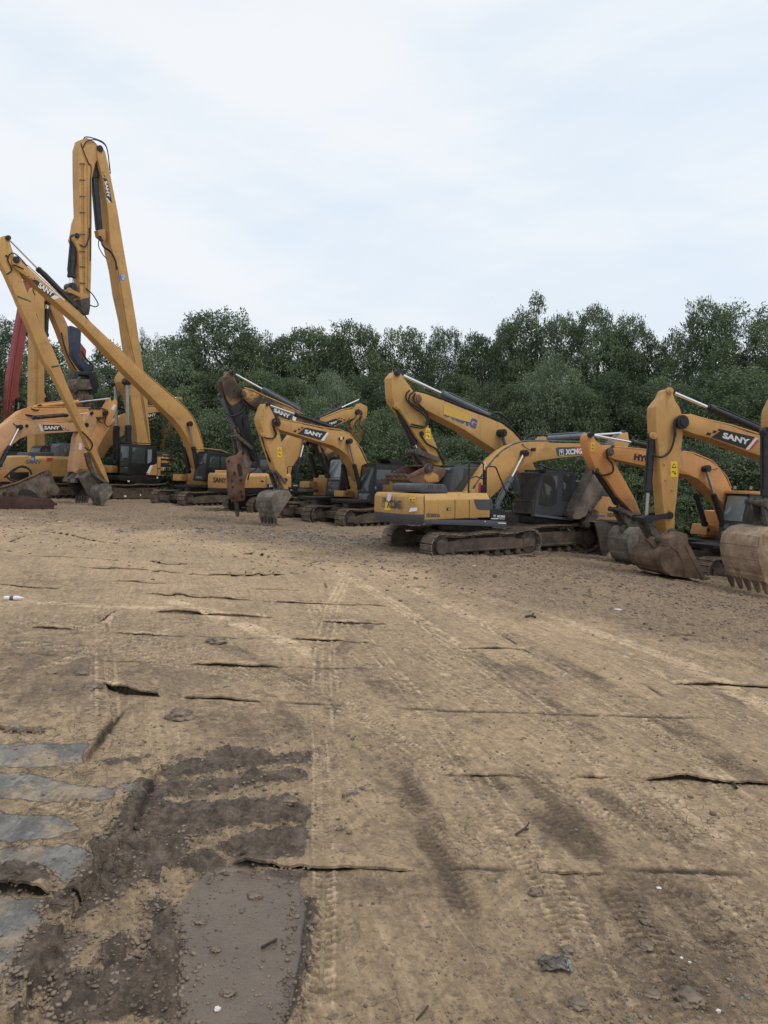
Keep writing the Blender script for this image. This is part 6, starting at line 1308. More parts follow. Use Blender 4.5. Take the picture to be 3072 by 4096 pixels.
# lifted edges of the buried plates
where = ['far left beside the muddy attachment', 'in the far left rows', 'small curled one left of the breaker', 'long one below the breaker at left', 'thick one with a squared end', 'short one under the thick-ended one', 'long one crossing the middle left', 'long one running right from the middle',
         'below the long middle one', 'dark one right of the middle', 'short one near the left edge by the pale tyre track', 'faint one crossing the pale tyre track', 'faint one right of the middle', 'one below the crossing tyre marks', 'highest one gaping at its left end',
         'one right of the gaping edge', 'short one in front of the front bucket', 'one at the left border', 'one at the right border midway', 'faint one in the right half', 'faint one above the twig', 'widest gap by the right border', 'nearest one above the wet mud', 'one right of the nearest seam',
         'tiny one left of the right gap', 'one on the bare steel at lower left', 'slanting one at the far left', 'faint one in front of the nearest machine', 'faint short one under the middle', 'short one at the left border far back', 'slanting one in the pale tyre track']
for (px, lf), wh in zip(seams, where):
    pts = [ghit(p) for p in px]
    cp = curve_pts([Vector((p.x, p.y, 0)) for p in pts], 10) if len(pts) > 2 else [Vector((*pts[0].xy, 0)).lerp(Vector((*pts[1].xy, 0)), i / 14) for i in range(15)]
    o = empty('steel_plate', Vector((*cp[0].xy, gz(cp[0].x))))
    tag(o, 'dirt-covered ground plate, lifted edge, ' + wh, 'ground plate', 'plates laid over the yard')
    n = len(cp); top = []; mb = MB(); bm = mb.bm; rows = []; tops = []
    ph = random.uniform(0, 6); peak = random.choice((.3, .5, .7))
    if lf >= .08: peak = .12 if wh.startswith('highest') else .95 if 'squared' in wh else .2
    for i, c in enumerate(cp):
        t = i / (n - 1)
        d = cp[min(i + 1, n - 1)] - cp[max(i - 1, 0)]; d.normalize(); back = Vector((-d.y, d.x, 0))
        if back.y < 0: back = -back
        e = math.sin(math.pi * min(1, max(0, t / (2 * peak) if t < peak else .5 + (t - peak) / (2 * (1 - peak) + 1e-6))))
        lift = lf * (.18 + .82 * e ** .8) * (1 + .25 * math.sin(ph + 9 * t)) * (min(1, t * 9) if 'squared' not in wh else min(1, t * 4)) * (1 if 'squared' in wh else min(1, (1 - t) * 9))
        c = c + back * (.004 * math.sin(ph + 23 * t) + .003 * math.sin(41 * t))
        row = []
        for k, bk in enumerate((-.045, -.02, .03, .07, .12, .17)):
            q = c + back * bk; qq = c + back * max(bk, .05); zz = ground_z(qq.x, qq.y) + (.003, .004, .004, .003, -.002, -.012)[k]
            row.append(q + Vector((0, 0, zz)) - o.location)
        und = [r + Vector((0, 0, -.016)) for r in row]
        rows.append(([bm.verts.new(r) for r in row], [bm.verts.new(r) for r in und])); tops.append(row)
    for (a, ua), (b2, ub) in zip(rows, rows[1:]):
        for k in range(5):
            bm.faces.new((a[k], b2[k], b2[k + 1], a[k + 1])); bm.faces.new((ua[k], ua[k + 1], ub[k + 1], ub[k]))
        bm.faces.new((a[0], ua[0], ub[0], b2[0])); bm.faces.new((a[5], b2[5], ub[5], ua[5]))
    for r in (rows[0], rows[-1]):
        for k in range(5): bm.faces.new((r[0][k], r[0][k + 1], r[1][k + 1], r[1][k]))
    p_ = mb.build('plate_edge', SOIL, o, 0)
    loc = np.array([v.co[:] for v in p_.data.vertices]) + np.array(o.location); ii = np.clip(np.searchsorted(Yr, loc[:, 1] + .04) - 1, 0, nr - 1); jj = np.clip(np.searchsorted(S, loc[:, 0] / loc[:, 1]) - 1, 0, nc - 1); vi = ii * nc + jj
    for nm, arr in (('soil_a', (mud, wet, steel, pale)), ('soil_b', (dark, ch2, joint_shade * 0, np.ones_like(gx)))):
        a_ = p_.data.attributes.new(nm, 'FLOAT_COLOR', 'POINT'); a_.data.foreach_set('color', np.stack([w_[vi] for w_ in arr], 1).astype(np.float32).ravel())

# ------------------------------------------------------------------ loose clods, gravel, rubble
def scatter_mesh(name, pos, size, mat, squash=.6, seed=3):
    rs = np.random.RandomState(seed)
    bm = bmesh.new(); bmesh.ops.create_icosphere(bm, subdivisions=1, radius=1); bv = np.array([v.co[:] for v in bm.verts]); bf = np.array([[v.index for v in f.verts] for f in bm.faces]); bm.free()
    n = len(pos); k = len(bv)
    jit = 1 + (rs.rand(n, k, 1) - .5) * .75
    V_ = bv[None] * jit * np.asarray(size)[:, None, None] * np.stack([.7 + .8 * rs.rand(n), .7 + .8 * rs.rand(n), squash * (.7 + .6 * rs.rand(n))], 1)[:, None, :]
    an = rs.rand(n) * 6.28; ca, sa_ = np.cos(an)[:, None], np.sin(an)[:, None]
    X_ = V_[..., 0] * ca - V_[..., 1] * sa_; Y_ = V_[..., 0] * sa_ + V_[..., 1] * ca
    V_ = np.stack([X_, Y_, V_[..., 2]], -1) + np.asarray(pos)[:, None, :]
    f = (bf[None] + (np.arange(n) * k)[:, None, None]).reshape(-1, 3)
    me = bpy.data.meshes.new(name); V_ = V_.reshape(-1, 3).astype(np.float32); f = f.astype(np.int32)
    me.vertices.add(len(V_)); me.vertices.foreach_set('co', V_.ravel()); me.loops.add(f.size); me.loops.foreach_set('vertex_index', f.ravel())
    me.polygons.add(len(f)); me.polygons.foreach_set('loop_start', np.arange(0, f.size, 3, dtype=np.int32)); me.update(calc_edges=True)
    return link(name, me, mat)
def clod_mat(name, cs):
    m, nt, b = newmat(name); tc = nd(nt, 'ShaderNodeTexCoord'); co = tc.outputs['Object']
    v = nd(nt, 'ShaderNodeTexNoise'); v.inputs['Scale'].default_value = 6; lk(nt, co, v.inputs['Vector'])
    c = mix(nt, mrange(nt, v.outputs['Fac'], .35, .65), cs[0], cs[1]); c = mix(nt, mrange(nt, noise(nt, co, 40, 4), .6, .7), c, cs[2]); lk(nt, c, b.inputs['Base Color']); b.inputs['Roughness'].default_value = .9
    bump(nt, b, noise(nt, co, 60, 6), .6, .01); return m
M_['clod'] = clod_mat('soil_clods', ((.12, .091, .07), (.23, .174, .13), (.16, .122, .094)))
M_['pebble'] = clod_mat('grey_pebbles', ((.10, .095, .085), (.27, .24, .2), (.4, .38, .35)))
rs = np.random.RandomState(11)
pos, siz = [], []
def pick(n, fn, s0, s1, p=2.5):
    c = 0; tries = 0
    while c < n and tries < n * 30:
        tries += 1
        x, y = fn()
        if y < 2.2: continue
        s = s0 + (s1 - s0) * rs.rand() ** p
        pos.append((x, y, ground_z(x, y) + s * .15)); siz.append(s); c += 1
def px_area(x0, x1, y0, y1):
    return lambda: tuple(ghit((rs.uniform(x0, x1), rs.uniform(y0, y1))).xy)
pick(1500, px_area(1700, 3200, 3300, 4150), .003, .009); pick(450, px_area(2300, 3200, 3600, 4150), .004, .013); pick(700, px_area(-60, 1700, 2900, 4150), .003, .010); pick(220, px_area(700, 1230, 3500, 4150), .003, .010)
pick(1300, px_area(-60, 3200, 2450, 3300), .005, .018); pick(500, px_area(250, 800, 3300, 4100), .004, .015)
eb = np.where((mud > .15) & (mud < .85) & (gy < 9) & (np.abs(gx / gy) < .6))[0]; eb = rs.choice(eb, min(len(eb), 2600), replace=False)
for k in eb:
    s_ = .003 + .011 * rs.rand() ** 2; pos.append((gx[k] + rs.normal() * .02, gy[k] + rs.normal() * .02, gzf[k] + s_ * .2)); siz.append(s_)
tag(scatter_mesh('soil_crumbs', pos, siz, M_['clod']), kind='stuff')
pos, siz = [], []
pick(260, px_area(1900, 3200, 3500, 4150), .003, .010); pick(120, px_area(700, 3100, 2500, 3500), .004, .015)
tag(scatter_mesh('gravel', pos, siz, M_['pebble'], .7, 5), kind='stuff')
pos, siz = [], []
def churn_area():
    px = rs.uniform(-300, 3400); e = np.interp(px, [0, 300, 700, 1050, 1500, 1800, 2100, 2500, 3072], [2075, 2085, 2110, 2165, 2235, 2265, 2300, 2360, 2480])
    return tuple(ghit((px, e - abs(rs.normal(0, 70)) + rs.normal(0, 12) if rs.rand() < .8 else e + abs(rs.normal(0, 60)))).xy)
pick(9500, lambda: (lambda q: q if q[1] < 60 else (0, 0))(churn_area()), .008, .045, 2.4)
tag(scatter_mesh('churned_clods', pos, siz, M_['clod'], .65, 8), kind='stuff')
M_['rubble'] = clod_mat('pale_rubble', ((.15, .13, .11), (.25, .225, .2), (.36, .345, .33)))
pos, siz = [], []
for cx_, cy_, sx_, sy_, n_ in ((1260, 2150, 60, 12, 180), (1110, 2135, 90, 12, 160), (1400, 2165, 50, 10, 120), (880, 2125, 60, 8, 80), (1560, 2165, 40, 10, 80), (500, 2123, 30, 4, 30)):
    pick(n_, lambda: tuple(ghit((rs.normal(cx_, sx_), rs.normal(cy_, sy_))).xy), .02, .085, 1.8)
tag(scatter_mesh('pale_rubble', pos, siz, M_['rubble'], .5, 9), kind='stuff')

def clump(name, px, size, mat, label, cat, group=None, squash=.55, seed=1):
    size = size * (.6 if 'clod' in name else .5 if name in ('stone', 'litter_scrap') else 1)
    g = ghit(px); r_ = random.Random(seed); bm = bmesh.new(); bmesh.ops.create_icosphere(bm, subdivisions=4, radius=1)
    from mathutils import noise as mn
    for v in bm.verts:
        k = 1 + .45 * mn.noise(v.co * 1.7 + Vector((seed * 3.1, 0, 0))) + .26 * mn.noise(v.co * 4 + Vector((0, seed, 0))) + .2 * abs(mn.noise(v.co * 9)) + .12 * mn.noise(v.co * 18)
        v.co = Vector((v.co.x * size * k * 1.25, v.co.y * size * k, v.co.z * size * squash * k))
    me = bpy.data.meshes.new(name); bm.to_mesh(me); bm.free(); me.shade_smooth()
    o = link(name, me, M_[mat]); o.location = (g.x, g.y, ground_z(g.x, g.y) + size * squash * .35); return tag(o, label, cat, group)
for i, (c, x, y, s, lb) in enumerate((('gr', 795, 975, .05, 'dark clod behind the crumpled rag'), ('gr', 655, 728, .05, 'lone crumbly clod below the right seam'), ('gr', 1320, 1185, .085, 'largest crumbly clod near the lower right corner'), ('gr', 840, 1210, .06, 'dark clod at the bottom right of centre'), ('gr', 1130, 960, .05, 'blackish clod right of the rag'), ('gr', 1135, 855, .04, 'clod beside the short pale scratches'),
        ('gl', 1100, 738, .05, 'clod at the far end of the wet mud'), ('gl', 985, 1155, .04, 'clod standing in the wet mud'), ('gl', 870, 850, .035, 'left clod of the cluster in the wet mud'), ('gl', 930, 970, .035, 'lumpy clod by the twig in the wet mud'), ('gt', 780, 940, .16, 'heap of crumbled soil left of centre'), ('gt', 400, 832, .12, 'soil lump at the gaping plate edge'), ('gt', 355, 775, .09, 'soil lump left of the pale tyre track'), ('gt', 940, 615, .16, 'rough soil patch mid yard'), ('gl', 1250, 370, .07, 'clod on the dark mud tongue'), ('gr', 1160, 1165, .05, 'rounded grey clod low at right'))):
    clump('soil_clod', P1(c, x, y), s, 'clod', lb, 'clod', 'soil clods lying on the yard', seed=i + 2)
for i, (c, x, y, s, lb) in enumerate((('gr', 1188, 705, .022, 'bright white stone on the dark patch at right'), ('gr', 1285, 1010, .014, 'left white chip of the pair low at right'), ('gr', 1320, 1022, .014, 'right white chip of the pair low at right'), ('gr', 578, 1195, .02, 'grey stone right of the tyre mark bottom'), ('gr', 1060, 1280, .024, 'dark pebble at the bottom edge'), ('gr', 1565, 1178, .03, 'bluish stone near the right border'), ('gr', 1445, 1235, .018, 'pale stone near the bottom right corner'), ('gl', 940, 1225, .022, 'light stone at the bottom of the wet mud'))):
    M_['white_stone'] = M_.get('white_stone') or plain('white_stone', (.62, .6, .58), .8)
    clump('stone', P1(c, x, y), s, 'white_stone' if 'white' in lb or 'pale' in lb or 'light' in lb else 'pebble', lb, 'stone', 'stones on the yard', .7, seed=i + 30)
# small litter
M_['plastic'] = plain('white_plastic', (.7, .72, .74), .35); M_['leafdry'] = plain('dry_leaf', (.22, .16, .105), .8); M_['bark'] = muddy('tree_bark', (.04, .032, .024), (.10, .08, .06), (.06, .05, .038), 3)
g = ghit(P1('gt', 58, 435)); z = ground_z(g.x, g.y); o = empty('plastic_bottle', (g.x, g.y, z)); tag(o, 'crushed white plastic bottle lying at the left border', 'bottle')
mb = MB(); mb.cyl((-.15, 0, .035), (.05, .02, .035), .038); mb.cyl((.05, .02, .035), (.12, .028, .033), .038, .016); mb.build('bottle_body', M_['plastic'], o, .004)
MB().cyl((.12, .028, .033), (.15, .03, .033), .018).build('bottle_cap', M_['white'], o); MB().cyl((-.06, .009, .035), (.0, .015, .035), .0395).build('bottle_label', M_['grey'], o)
g = ghit(P1('gr', 745, 1040)); bm = bmesh.new(); bmesh.ops.create_grid(bm, x_segments=26, y_segments=18, size=1)
from mathutils import noise as mn
for v in bm.verts:
    q = v.co * 2.2; v.co = Vector((v.co.x * .09 * (1 - .25 * abs(v.co.y)) + .045 * mn.noise(q * .8), v.co.y * .05 + .04 * mn.noise(q * .8 + Vector((5, 0, 0))), .012 + .05 * abs(mn.noise(q * 1.1)) * max(0, 1 - v.co.length * .55) + .012 * abs(mn.noise(q * 3))))
me = bpy.data.meshes.new('crumpled_rag'); bm.to_mesh(me); bm.free(); me.shade_smooth(); M_['rag'] = muddy('muddy_rag', (.09, .075, .06), (.2, .19, .18), (.36, .39, .38), 9)
o = link('crumpled_rag', me, M_['rag']); o.location = (g.x, g.y, ground_z(g.x, g.y)); o.modifiers.new('t', 'SOLIDIFY').thickness = .004; tag(o, 'crumpled grey-green rag pressed into the mud', 'rag')
def twig(px0, px1, r, label, lift=.02, fork=False, name='twig', mat='bark'):
    a, b = ghit(px0), ghit(px1); a.z = ground_z(a.x, a.y) + r; b.z = ground_z(b.x, b.y) + r * 1.2; mid = a.lerp(b, .5) + Vector((0, 0, lift)); mid.x += .01
    mb = MB(); mb.tube(curve_pts([a, a.lerp(mid, .6), mid, b], 5), r)
    if fork: mb.tube([mid, mid + Vector((.03, .02, lift)), mid + Vector((.05, .05, lift * 1.6))], r * .7)
    o = mb.build(name, M_[mat]); return tag(o, label, 'twig')
twig(P1('gr', 568, 475), P1('gr', 622, 458), .008, 'short dark forked twig on the pale soil at right', .015, True)
twig(P1('gl', 1130, 965), P1('gl', 1195, 930), .007, 'thin stick lying in the wet mud', .006)
twig(P1('gr', 140, 1280), P1('gr', 190, 1220), .005, 'curved thin twig at the bottom centre', .01)
twig(P1('gl', 480, 460), P1('gl', 600, 495), .007, 'grey splinter of wood on the mud junction at left', .015)
twig(P1('gr', 1490, 245), P1('gr', 1522, 278), .012, 'dark stick below the wide gap at right', .01)
twig(P1('gu', 612, 518), P1('gu', 655, 517), .02, 'dark scrap of wood in front of the nearest machine', .02, True)
a = [P1('gt', x, y) for x, y in ((-20, 1010), (40, 1028), (100, 1030), (165, 1032))]
g = [ghit(p) for p in a]; mb = MB(); mb.tube([Vector((q.x, q.y, ground_z(q.x, q.y) + .02)) for q in g], .016); o = mb.build('scrap_rod', M_['rust']); tag(o, 'muddy knotted rod lying at the left border', 'scrap')
for q in g[1:]:
    s_ = clump('mud_knot', P1('p', *(CX + q.x / q.y * F, HY + (CAMZ - gz(q.x)) / q.y * F)), .035, 'clod', None, None, None, 1.0, 3); s_.parent = o
g = ghit(P1('gt', 228, 772)); bm = bmesh.new(); bmesh.ops.create_circle(bm, cap_ends=True, segments=14, radius=1)
for v in bm.verts: v.co = Vector((v.co.x * .07, v.co.y * .035 * (1 - .3 * v.co.x), .02 + .02 * v.co.x ** 2 + .015 * v.co.y))
me = bpy.data.meshes.new('dry_leaf'); bm.to_mesh(me); bm.free(); o = link('dry_leaf', me, M_['leafdry']); o.location = (g.x, g.y, ground_z(g.x, g.y)); o.modifiers.new('t', 'SOLIDIFY').thickness = .004; tag(o, 'curled tan dry leaf on the dark soil at left', 'leaf')
for i, (c, x, y, s, lb) in enumerate((('gu', 1010, 485, .11, 'white scrap of sheet in front of the brown bucket'), ('gu', 390, 288, .07, 'white crumpled scrap in front of the nearest track'), ('gt', 260, 97, .12, 'white crumpled scrap at far left near the attachment'), ('gt', 1150, 438, .09, 'pale torn film near the middle seam'), ('gt', 1500, 466, .04, 'small white scrap right of the middle'), ('gt', 30, 878, .0, ''), ('gr', 345, 240, .05, 'tan wrinkled scrap below the upper seam'))):
    if s: clump('litter_scrap', P1(c, x, y), s, 'rubble' if 'tan' in lb or 'film' in lb else 'white_stone', lb, 'litter', 'scraps of litter on the yard', .25, seed=i + 60)
# ------------------------------------------------------------------ trees
def leaf_mat(name, c1, c2, c3):
    m, nt, b = newmat(name); nt.nodes.remove(b); out = nt.nodes['Material Output']
    at = nd(nt, 'ShaderNodeAttribute', attribute_name='tint'); oi = nd(nt, 'ShaderNodeObjectInfo')
    c = mix(nt, at.outputs['Fac'], c1, c2); c = mix(nt, math_(nt, 'MULTIPLY', oi.outputs['Random'], .55), c, c3)
    d = nd(nt, 'ShaderNodeBsdfPrincipled'); d.inputs['Roughness'].default_value = .55; d.inputs['Specular IOR Level'].default_value = .3; lk(nt, c, d.inputs['Base Color'])
    t = nd(nt, 'ShaderNodeBsdfTranslucent'); lk(nt, c, t.inputs['Color']); ms = nd(nt, 'ShaderNodeMixShader'); ms.inputs[0].default_value = .28
    lk(nt, d.outputs[0], ms.inputs[1]); lk(nt, t.outputs[0], ms.inputs[2]); lk(nt, ms.outputs[0], out.inputs['Surface']); return m
LEAF = [leaf_mat('leaves_deep', (0.051, 0.076, 0.043), (0.154, 0.200, 0.102), (0.082, 0.121, 0.071)), leaf_mat('leaves_mid', (0.071, 0.104, 0.053), (0.195, 0.251, 0.123), (0.108, 0.154, 0.087)), leaf_mat('leaves_pale', (0.102, 0.144, 0.087), (0.246, 0.297, 0.174), (0.144, 0.190, 0.128)), leaf_mat('needles', (.022, .036, .024), (.045, .065, .042), (.03, .05, .035))]

def crown_mesh(name, seed, lobes, per_m2, leaf=(.3, .15), droop=0.0, layer=False):
    """lobes: (x, y, z, rx, ry, rz); many leaf faces in sprays spread over and inside the lobes"""
    rs = np.random.RandomState(seed); V_, T_ = [], []
    L_ = np.array(lobes)
    for li, (x, y, z, rx, ry, rz) in enumerate(lobes):
        area = 4 * math.pi * ((rx * ry) ** 1.6 + (rx * rz) ** 1.6 + (ry * rz) ** 1.6) ** (1 / 1.6) / 3 ** (1 / 1.6)
        n = int(area * per_m2)
        d = rs.normal(size=(n, 3)); d /= np.linalg.norm(d, axis=1)[:, None]
        d = d[(d[:, 2] > -.15) | (rs.rand(n) < .3)]; n = len(d)
        r = 1.02 - .42 * rs.rand(n) ** 1.7
        lump = 1 + .16 * np.sin(d[:, 0] * 7 + li * 1.3) * np.sin(d[:, 1] * 6 + li) + .12 * np.sin(d[:, 2] * 9 + li * 2)
        p = np.array([x, y, z]) + d * (r * lump)[:, None] * np.array([rx, ry, rz])
        q = ((p[:, None, :] - L_[None, :, :3]) / L_[None, :, 3:])
        ins = (np.linalg.norm(q, axis=2) < .72); ins[:, li] = False
        keep = ~ins.any(1)
        p, d = p[keep], d[keep]; n = len(p)
        ltint = rs.uniform(.0, 1.0)
        spr = 5
        c = np.repeat(p, spr, 0); dd = np.repeat(d, spr, 0); N_ = n * spr
        c = c + rs.normal(size=(N_, 3)) * leaf[0] * .55
        ax = dd * .6 + rs.normal(size=(N_, 3)) * .75; ax[:, 2] -= droop
        if layer: ax[:, 2] *= .35
        ax /= np.linalg.norm(ax, axis=1)[:, None]
        up = np.array([0, 0, 1.0]) + dd * .5 + rs.normal(size=(N_, 3)) * .55
        sd = np.cross(ax, up); sd /= (np.linalg.norm(sd, axis=1)[:, None] + 1e-9)
        l = leaf[0] * (.6 + .8 * rs.rand(N_))[:, None]; w = leaf[1] * (.6 + .8 * rs.rand(N_))[:, None] * .5
        nrm = np.cross(sd, ax)
        V_.append(np.stack([c, c + ax * l * .45 + sd * w + nrm * w * .3, c + ax * l, c + ax * l * .5 - sd * w + nrm * w * .3], 1).reshape(-1, 3))
        t = np.clip(ltint * .6 + .4 * np.repeat(rs.rand(n), spr) + rs.normal(size=N_) * .1, 0, 1); T_.append(np.repeat(t, 4))
    V_ = np.concatenate(V_).astype(np.float32); T_ = np.concatenate(T_).astype(np.float32); n = len(V_) // 4
    me = bpy.data.meshes.new(name); me.vertices.add(len(V_)); me.vertices.foreach_set('co', V_.ravel())
    me.loops.add(n * 4); me.loops.foreach_set('vertex_index', np.arange(n * 4, dtype=np.int32)); me.polygons.add(n); me.polygons.foreach_set('loop_start', np.arange(0, n * 4, 4, dtype=np.int32)); me.update(calc_edges=True)
    a = me.attributes.new('tint', 'FLOAT', 'POINT'); a.data.foreach_set('value', T_)
    return me
def lobeset(seed, H, W, n, z0=.12, rmin=.125, rmax=.225, top=None, flat=1.0):
    """random clumps inside an egg of height H and width W standing on the ground"""
    rs = random.Random(seed); out = []
    for i in range(n):
        zt = z0 + (1 - z0) * ((i + rs.random()) / n); prof = math.sin(math.pi * min(1, zt * .72 + .21)) ** .7 if top is None else top(zt)
        a = i * 2.399 + rs.uniform(-.5, .5); rad = W / 2 * prof * (.45 + .42 * rs.random())
        r = W * rs.uniform(rmin, rmax) * (.65 + .35 * prof)
        out.append((math.cos(a) * rad, math.sin(a) * rad, H * zt - r * .35, r * rs.uniform(.85, 1.2), r * rs.uniform(.85, 1.2), r * rs.uniform(.7, 1.0) * flat))
    return out
def trunk_mesh(name, seed, H, r, lobes):
    rs = random.Random(seed); mb = MB(); pts = [Vector((0, 0, -.3))]
    for i in range(1, 7): pts.append(Vector((rs.uniform(-.15, .15) * i * .5, rs.uniform(-.15, .15) * i * .5, H * .13 * i)))
    mb.tube(curve_pts(pts, 3), [r * (1 - .8 * i / 18) for i in range(19)], 9)
    for (x, y, z, rx, ry, rz) in rs.sample(lobes, min(11, len(lobes))):
        base = pts[rs.randint(2, 5)]; tip = Vector((x, y, z)); mid = base.lerp(tip, .55) + Vector((0, 0, -.1 * (tip - base).length))
        mb.tube(curve_pts([base, mid, tip], 4), [r * .42 * (1 - .85 * i / 8) for i in range(9)], 6)
    o = mb.build(name, M_['bark']); me = o.data; bpy.data.objects.remove(o); return me
KIND = {}
def kind(key, seed, H, W, n, mat, per, leaf, **k):
    dr = k.pop('droop', 0.0); ly = k.pop('layer', False); lb = k.pop('lobes', None) or lobeset(seed, H, W, n, **k)
    c = crown_mesh('crown', seed, lb, per, leaf, dr, ly); c.materials.append(LEAF[mat]); t = trunk_mesh('trunk', seed, H, .028 * H, lb)
    KIND[key] = (c, t, H, W)
kind('round', 1, 11, 9.5, 30, 0, 22.18, (0.173, 0.096), z0=.1)
kind('round2', 2, 11, 9, 28, 1, 22.18, (0.173, 0.096), z0=.08)
kind('irregular', 3, 12, 8.5, 30, 1, 20.95, (0.197, 0.102), z0=.06, rmin=.12, rmax=.23)
kind('dark', 4, 11, 8.5, 28, 0, 22.18, (0.185, 0.102), z0=.05, rmin=.11, rmax=.21)
kind('pale', 5, 9, 8, 26, 2, 24.65, (0.15, 0.083), z0=.06, rmin=.12, rmax=.23)
kind('airy', 6, 12, 8, 34, 1, 14.79, (0.243, 0.096), z0=.1, rmin=.09, rmax=.17, layer=True)
kind('shrub', 7, 4.2, 6, 24, 1, 29.58, (0.139, 0.077), z0=.02, rmin=.14, rmax=.24)
kind('shrub_dark', 8, 4.2, 6.5, 24, 0, 29.58, (0.15, 0.077), z0=.02, rmin=.14, rmax=.24, layer=True)
kind('droopy', 9, 8, 6, 22, 2, 27.11, (0.219, 0.045), z0=.1, rmin=.14, rmax=.24, droop=1.0)
kind('conifer', 10, 11, 4.2, 30, 3, 27.11, (0.173, 0.038), z0=.12, rmin=.11, rmax=.19, top=lambda z: 1.05 - z * .85)
kind('slender', 12, 12, 3.6, 16, 1, 22.18, (0.207, 0.102), z0=.12, rmin=.13, rmax=.25, top=lambda z: .9 - .5 * z)
def tree(name, key, px, top, wpx, D, label, cat, group, rot):
    c, t, H, W = KIND[key]
    x = (px - CX) / F * D; z0 = gz(x); h = CAMZ + (HY - top) / F * D - z0; w = wpx / F * D
    o = empty(name, (x, D, z0), rot); w *= 1.2; h *= .95; o.scale = (w / W, w / W, h / H); tag(o, label, cat, group)
    for nm, me in (('crown', c), ('trunk', t)):
        k = bpy.data.objects.new(nm, me); COL.objects.link(k); k.parent = o
G1, G2, G3 = 'trees of the wood behind the yard', 'lower trees at the edge of the wood', 'shrubs behind the machines'
BACK = [('round', 30, 1275, 330, 66, 'dark round tree at the far left border behind the red boom'), ('round2', 215, 1350, 340, 64, 'tree crown framed by the crossed long booms'), ('conifer', 575, 1290, 110, 74, 'dark spiky conifer just right of the tallest boom'), ('conifer', 628, 1312, 80, 76, 'thin spiky conifer right of the bigger conifer'), ('dark', 480, 1345, 300, 66, 'bushy dark tree half behind the tallest boom'),
        ('round', 865, 1226, 440, 62, 'large dome-crowned tree, highest of the left half'), ('round2', 745, 1335, 200, 60, 'lower left shoulder tree of the large dome'), ('dark', 1110, 1330, 200, 66, 'small tree in the dip right of the large dome'), ('irregular', 1250, 1292, 330, 64, 'uneven tree with a tufted top above the breaker machine'), ('irregular', 1440, 1282, 280, 63, 'uneven tree with upright twigs over the middle'),
        ('round2', 1620, 1300, 300, 64, 'rounded tree above the two crossed logo booms'), ('round', 1760, 1308, 240, 62, 'rounded tree above the painted-over boom tip'), ('dark', 1920, 1315, 260, 62, 'dark tree left of the slender spire'), ('slender', 2145, 1125, 125, 60, 'slender spire-like tree standing above its neighbours'), ('irregular', 2060, 1235, 250, 60, 'loose leafy tree at the left foot of the spire'),
        ('irregular', 2240, 1240, 260, 58, 'leafy tree between the spire and the tall right dome'), ('round2', 2390, 1208, 330, 56, 'tall dome right of the slender spire'), ('irregular', 2510, 1265, 260, 55, 'tree on the right slope of the tall dome'), ('dark', 2640, 1330, 260, 54, 'dark tree at the gap before the airy right trees'), ('airy', 2760, 1260, 280, 50, 'airy tree starting the high group at right'),
        ('irregular', 2850, 1190, 250, 48, 'upright tree with a forked tip at right'), ('airy', 2985, 1170, 330, 45, 'tallest airy light-leaved tree at the right border'), ('dark', 3120, 1230, 340, 46, 'dark tree cut off by the right border'), ('round2', -160, 1290, 380, 64, 'tree just beyond the left border'), ('round', 3330, 1230, 420, 48, 'tree beyond the right border'), ('round2', 1340, 1330, 260, 70, 'tree filling in behind the breaker machine'), ('round', 2000, 1330, 300, 68, 'tree filling in behind the spire'), ('round', 1000, 1320, 300, 68, 'tree behind the right side of the large dome')]
for i, (k, px, tp, w, D, lb) in enumerate(BACK): tree('broadleaf_tree' if k != 'conifer' else 'conifer_tree', k, px, tp, w, D, lb, 'tree', G1, i * 1.7)
MID = [('shrub', 120, 1560, 300, 60, 'low leafy crown behind the upright yellow boom'), ('pale', 690, 1395, 330, 57, 'pale feathery tree in front of the large dome'), ('dark', 560, 1480, 260, 58, 'dark lower tree right of the tallest boom foot'), ('dark', 880, 1480, 260, 56, 'dark hollow-looking tree under the dome'), ('pale', 330, 1470, 240, 58, 'lower tree seen inside the boom triangle'),
       ('round2', 1030, 1470, 280, 55, 'lower tree above the burnt arm tip'), ('irregular', 1180, 1500, 260, 54, 'lower tree above the breaker boom'), ('droopy', 1330, 1462, 200, 52, 'drooping pale-green tree over the crossed booms'), ('dark', 1480, 1480, 260, 54, 'dark lower tree over the raised rear boom'), ('round2', 1640, 1490, 260, 53, 'lower tree left of the tall rusty-tipped arm'), ('dark', 1830, 1480, 300, 50, 'dark lower tree behind the painted-over boom'),
       ('pale', 2210, 1430, 330, 46, 'pale broad tree swelling out over the caged machine'), ('dark', 2020, 1520, 260, 47, 'dark tree left of the pale broad one'), ('dark', 2420, 1470, 280, 46, 'dark tree right of the pale broad one'), ('irregular', 2330, 1530, 240, 44, 'leafy tree above the orange arm tip'), ('dark', 2560, 1500, 280, 45, 'dark tree behind the upright yellow arm'), ('airy', 2700, 1490, 300, 42, 'layered tree right of the upright yellow arm'), ('airy', 2870, 1450, 320, 41, 'layered feathery tree above the right logo boom'), ('airy', 3030, 1440, 300, 39, 'layered tree by the right border'), ('dark', 3180, 1480, 330, 40, 'lower dark tree outside the right border'), ('dark', -60, 1500, 300, 58, 'lower tree at the left border'), ('dark', 430, 1560, 260, 56, 'dark low tree behind the tallest boom')]
for i, (k, px, tp, w, D, lb) in enumerate(MID): tree('broadleaf_tree', k, px, tp, w, D, lb, 'tree', G2, i * 2.3 + .4)
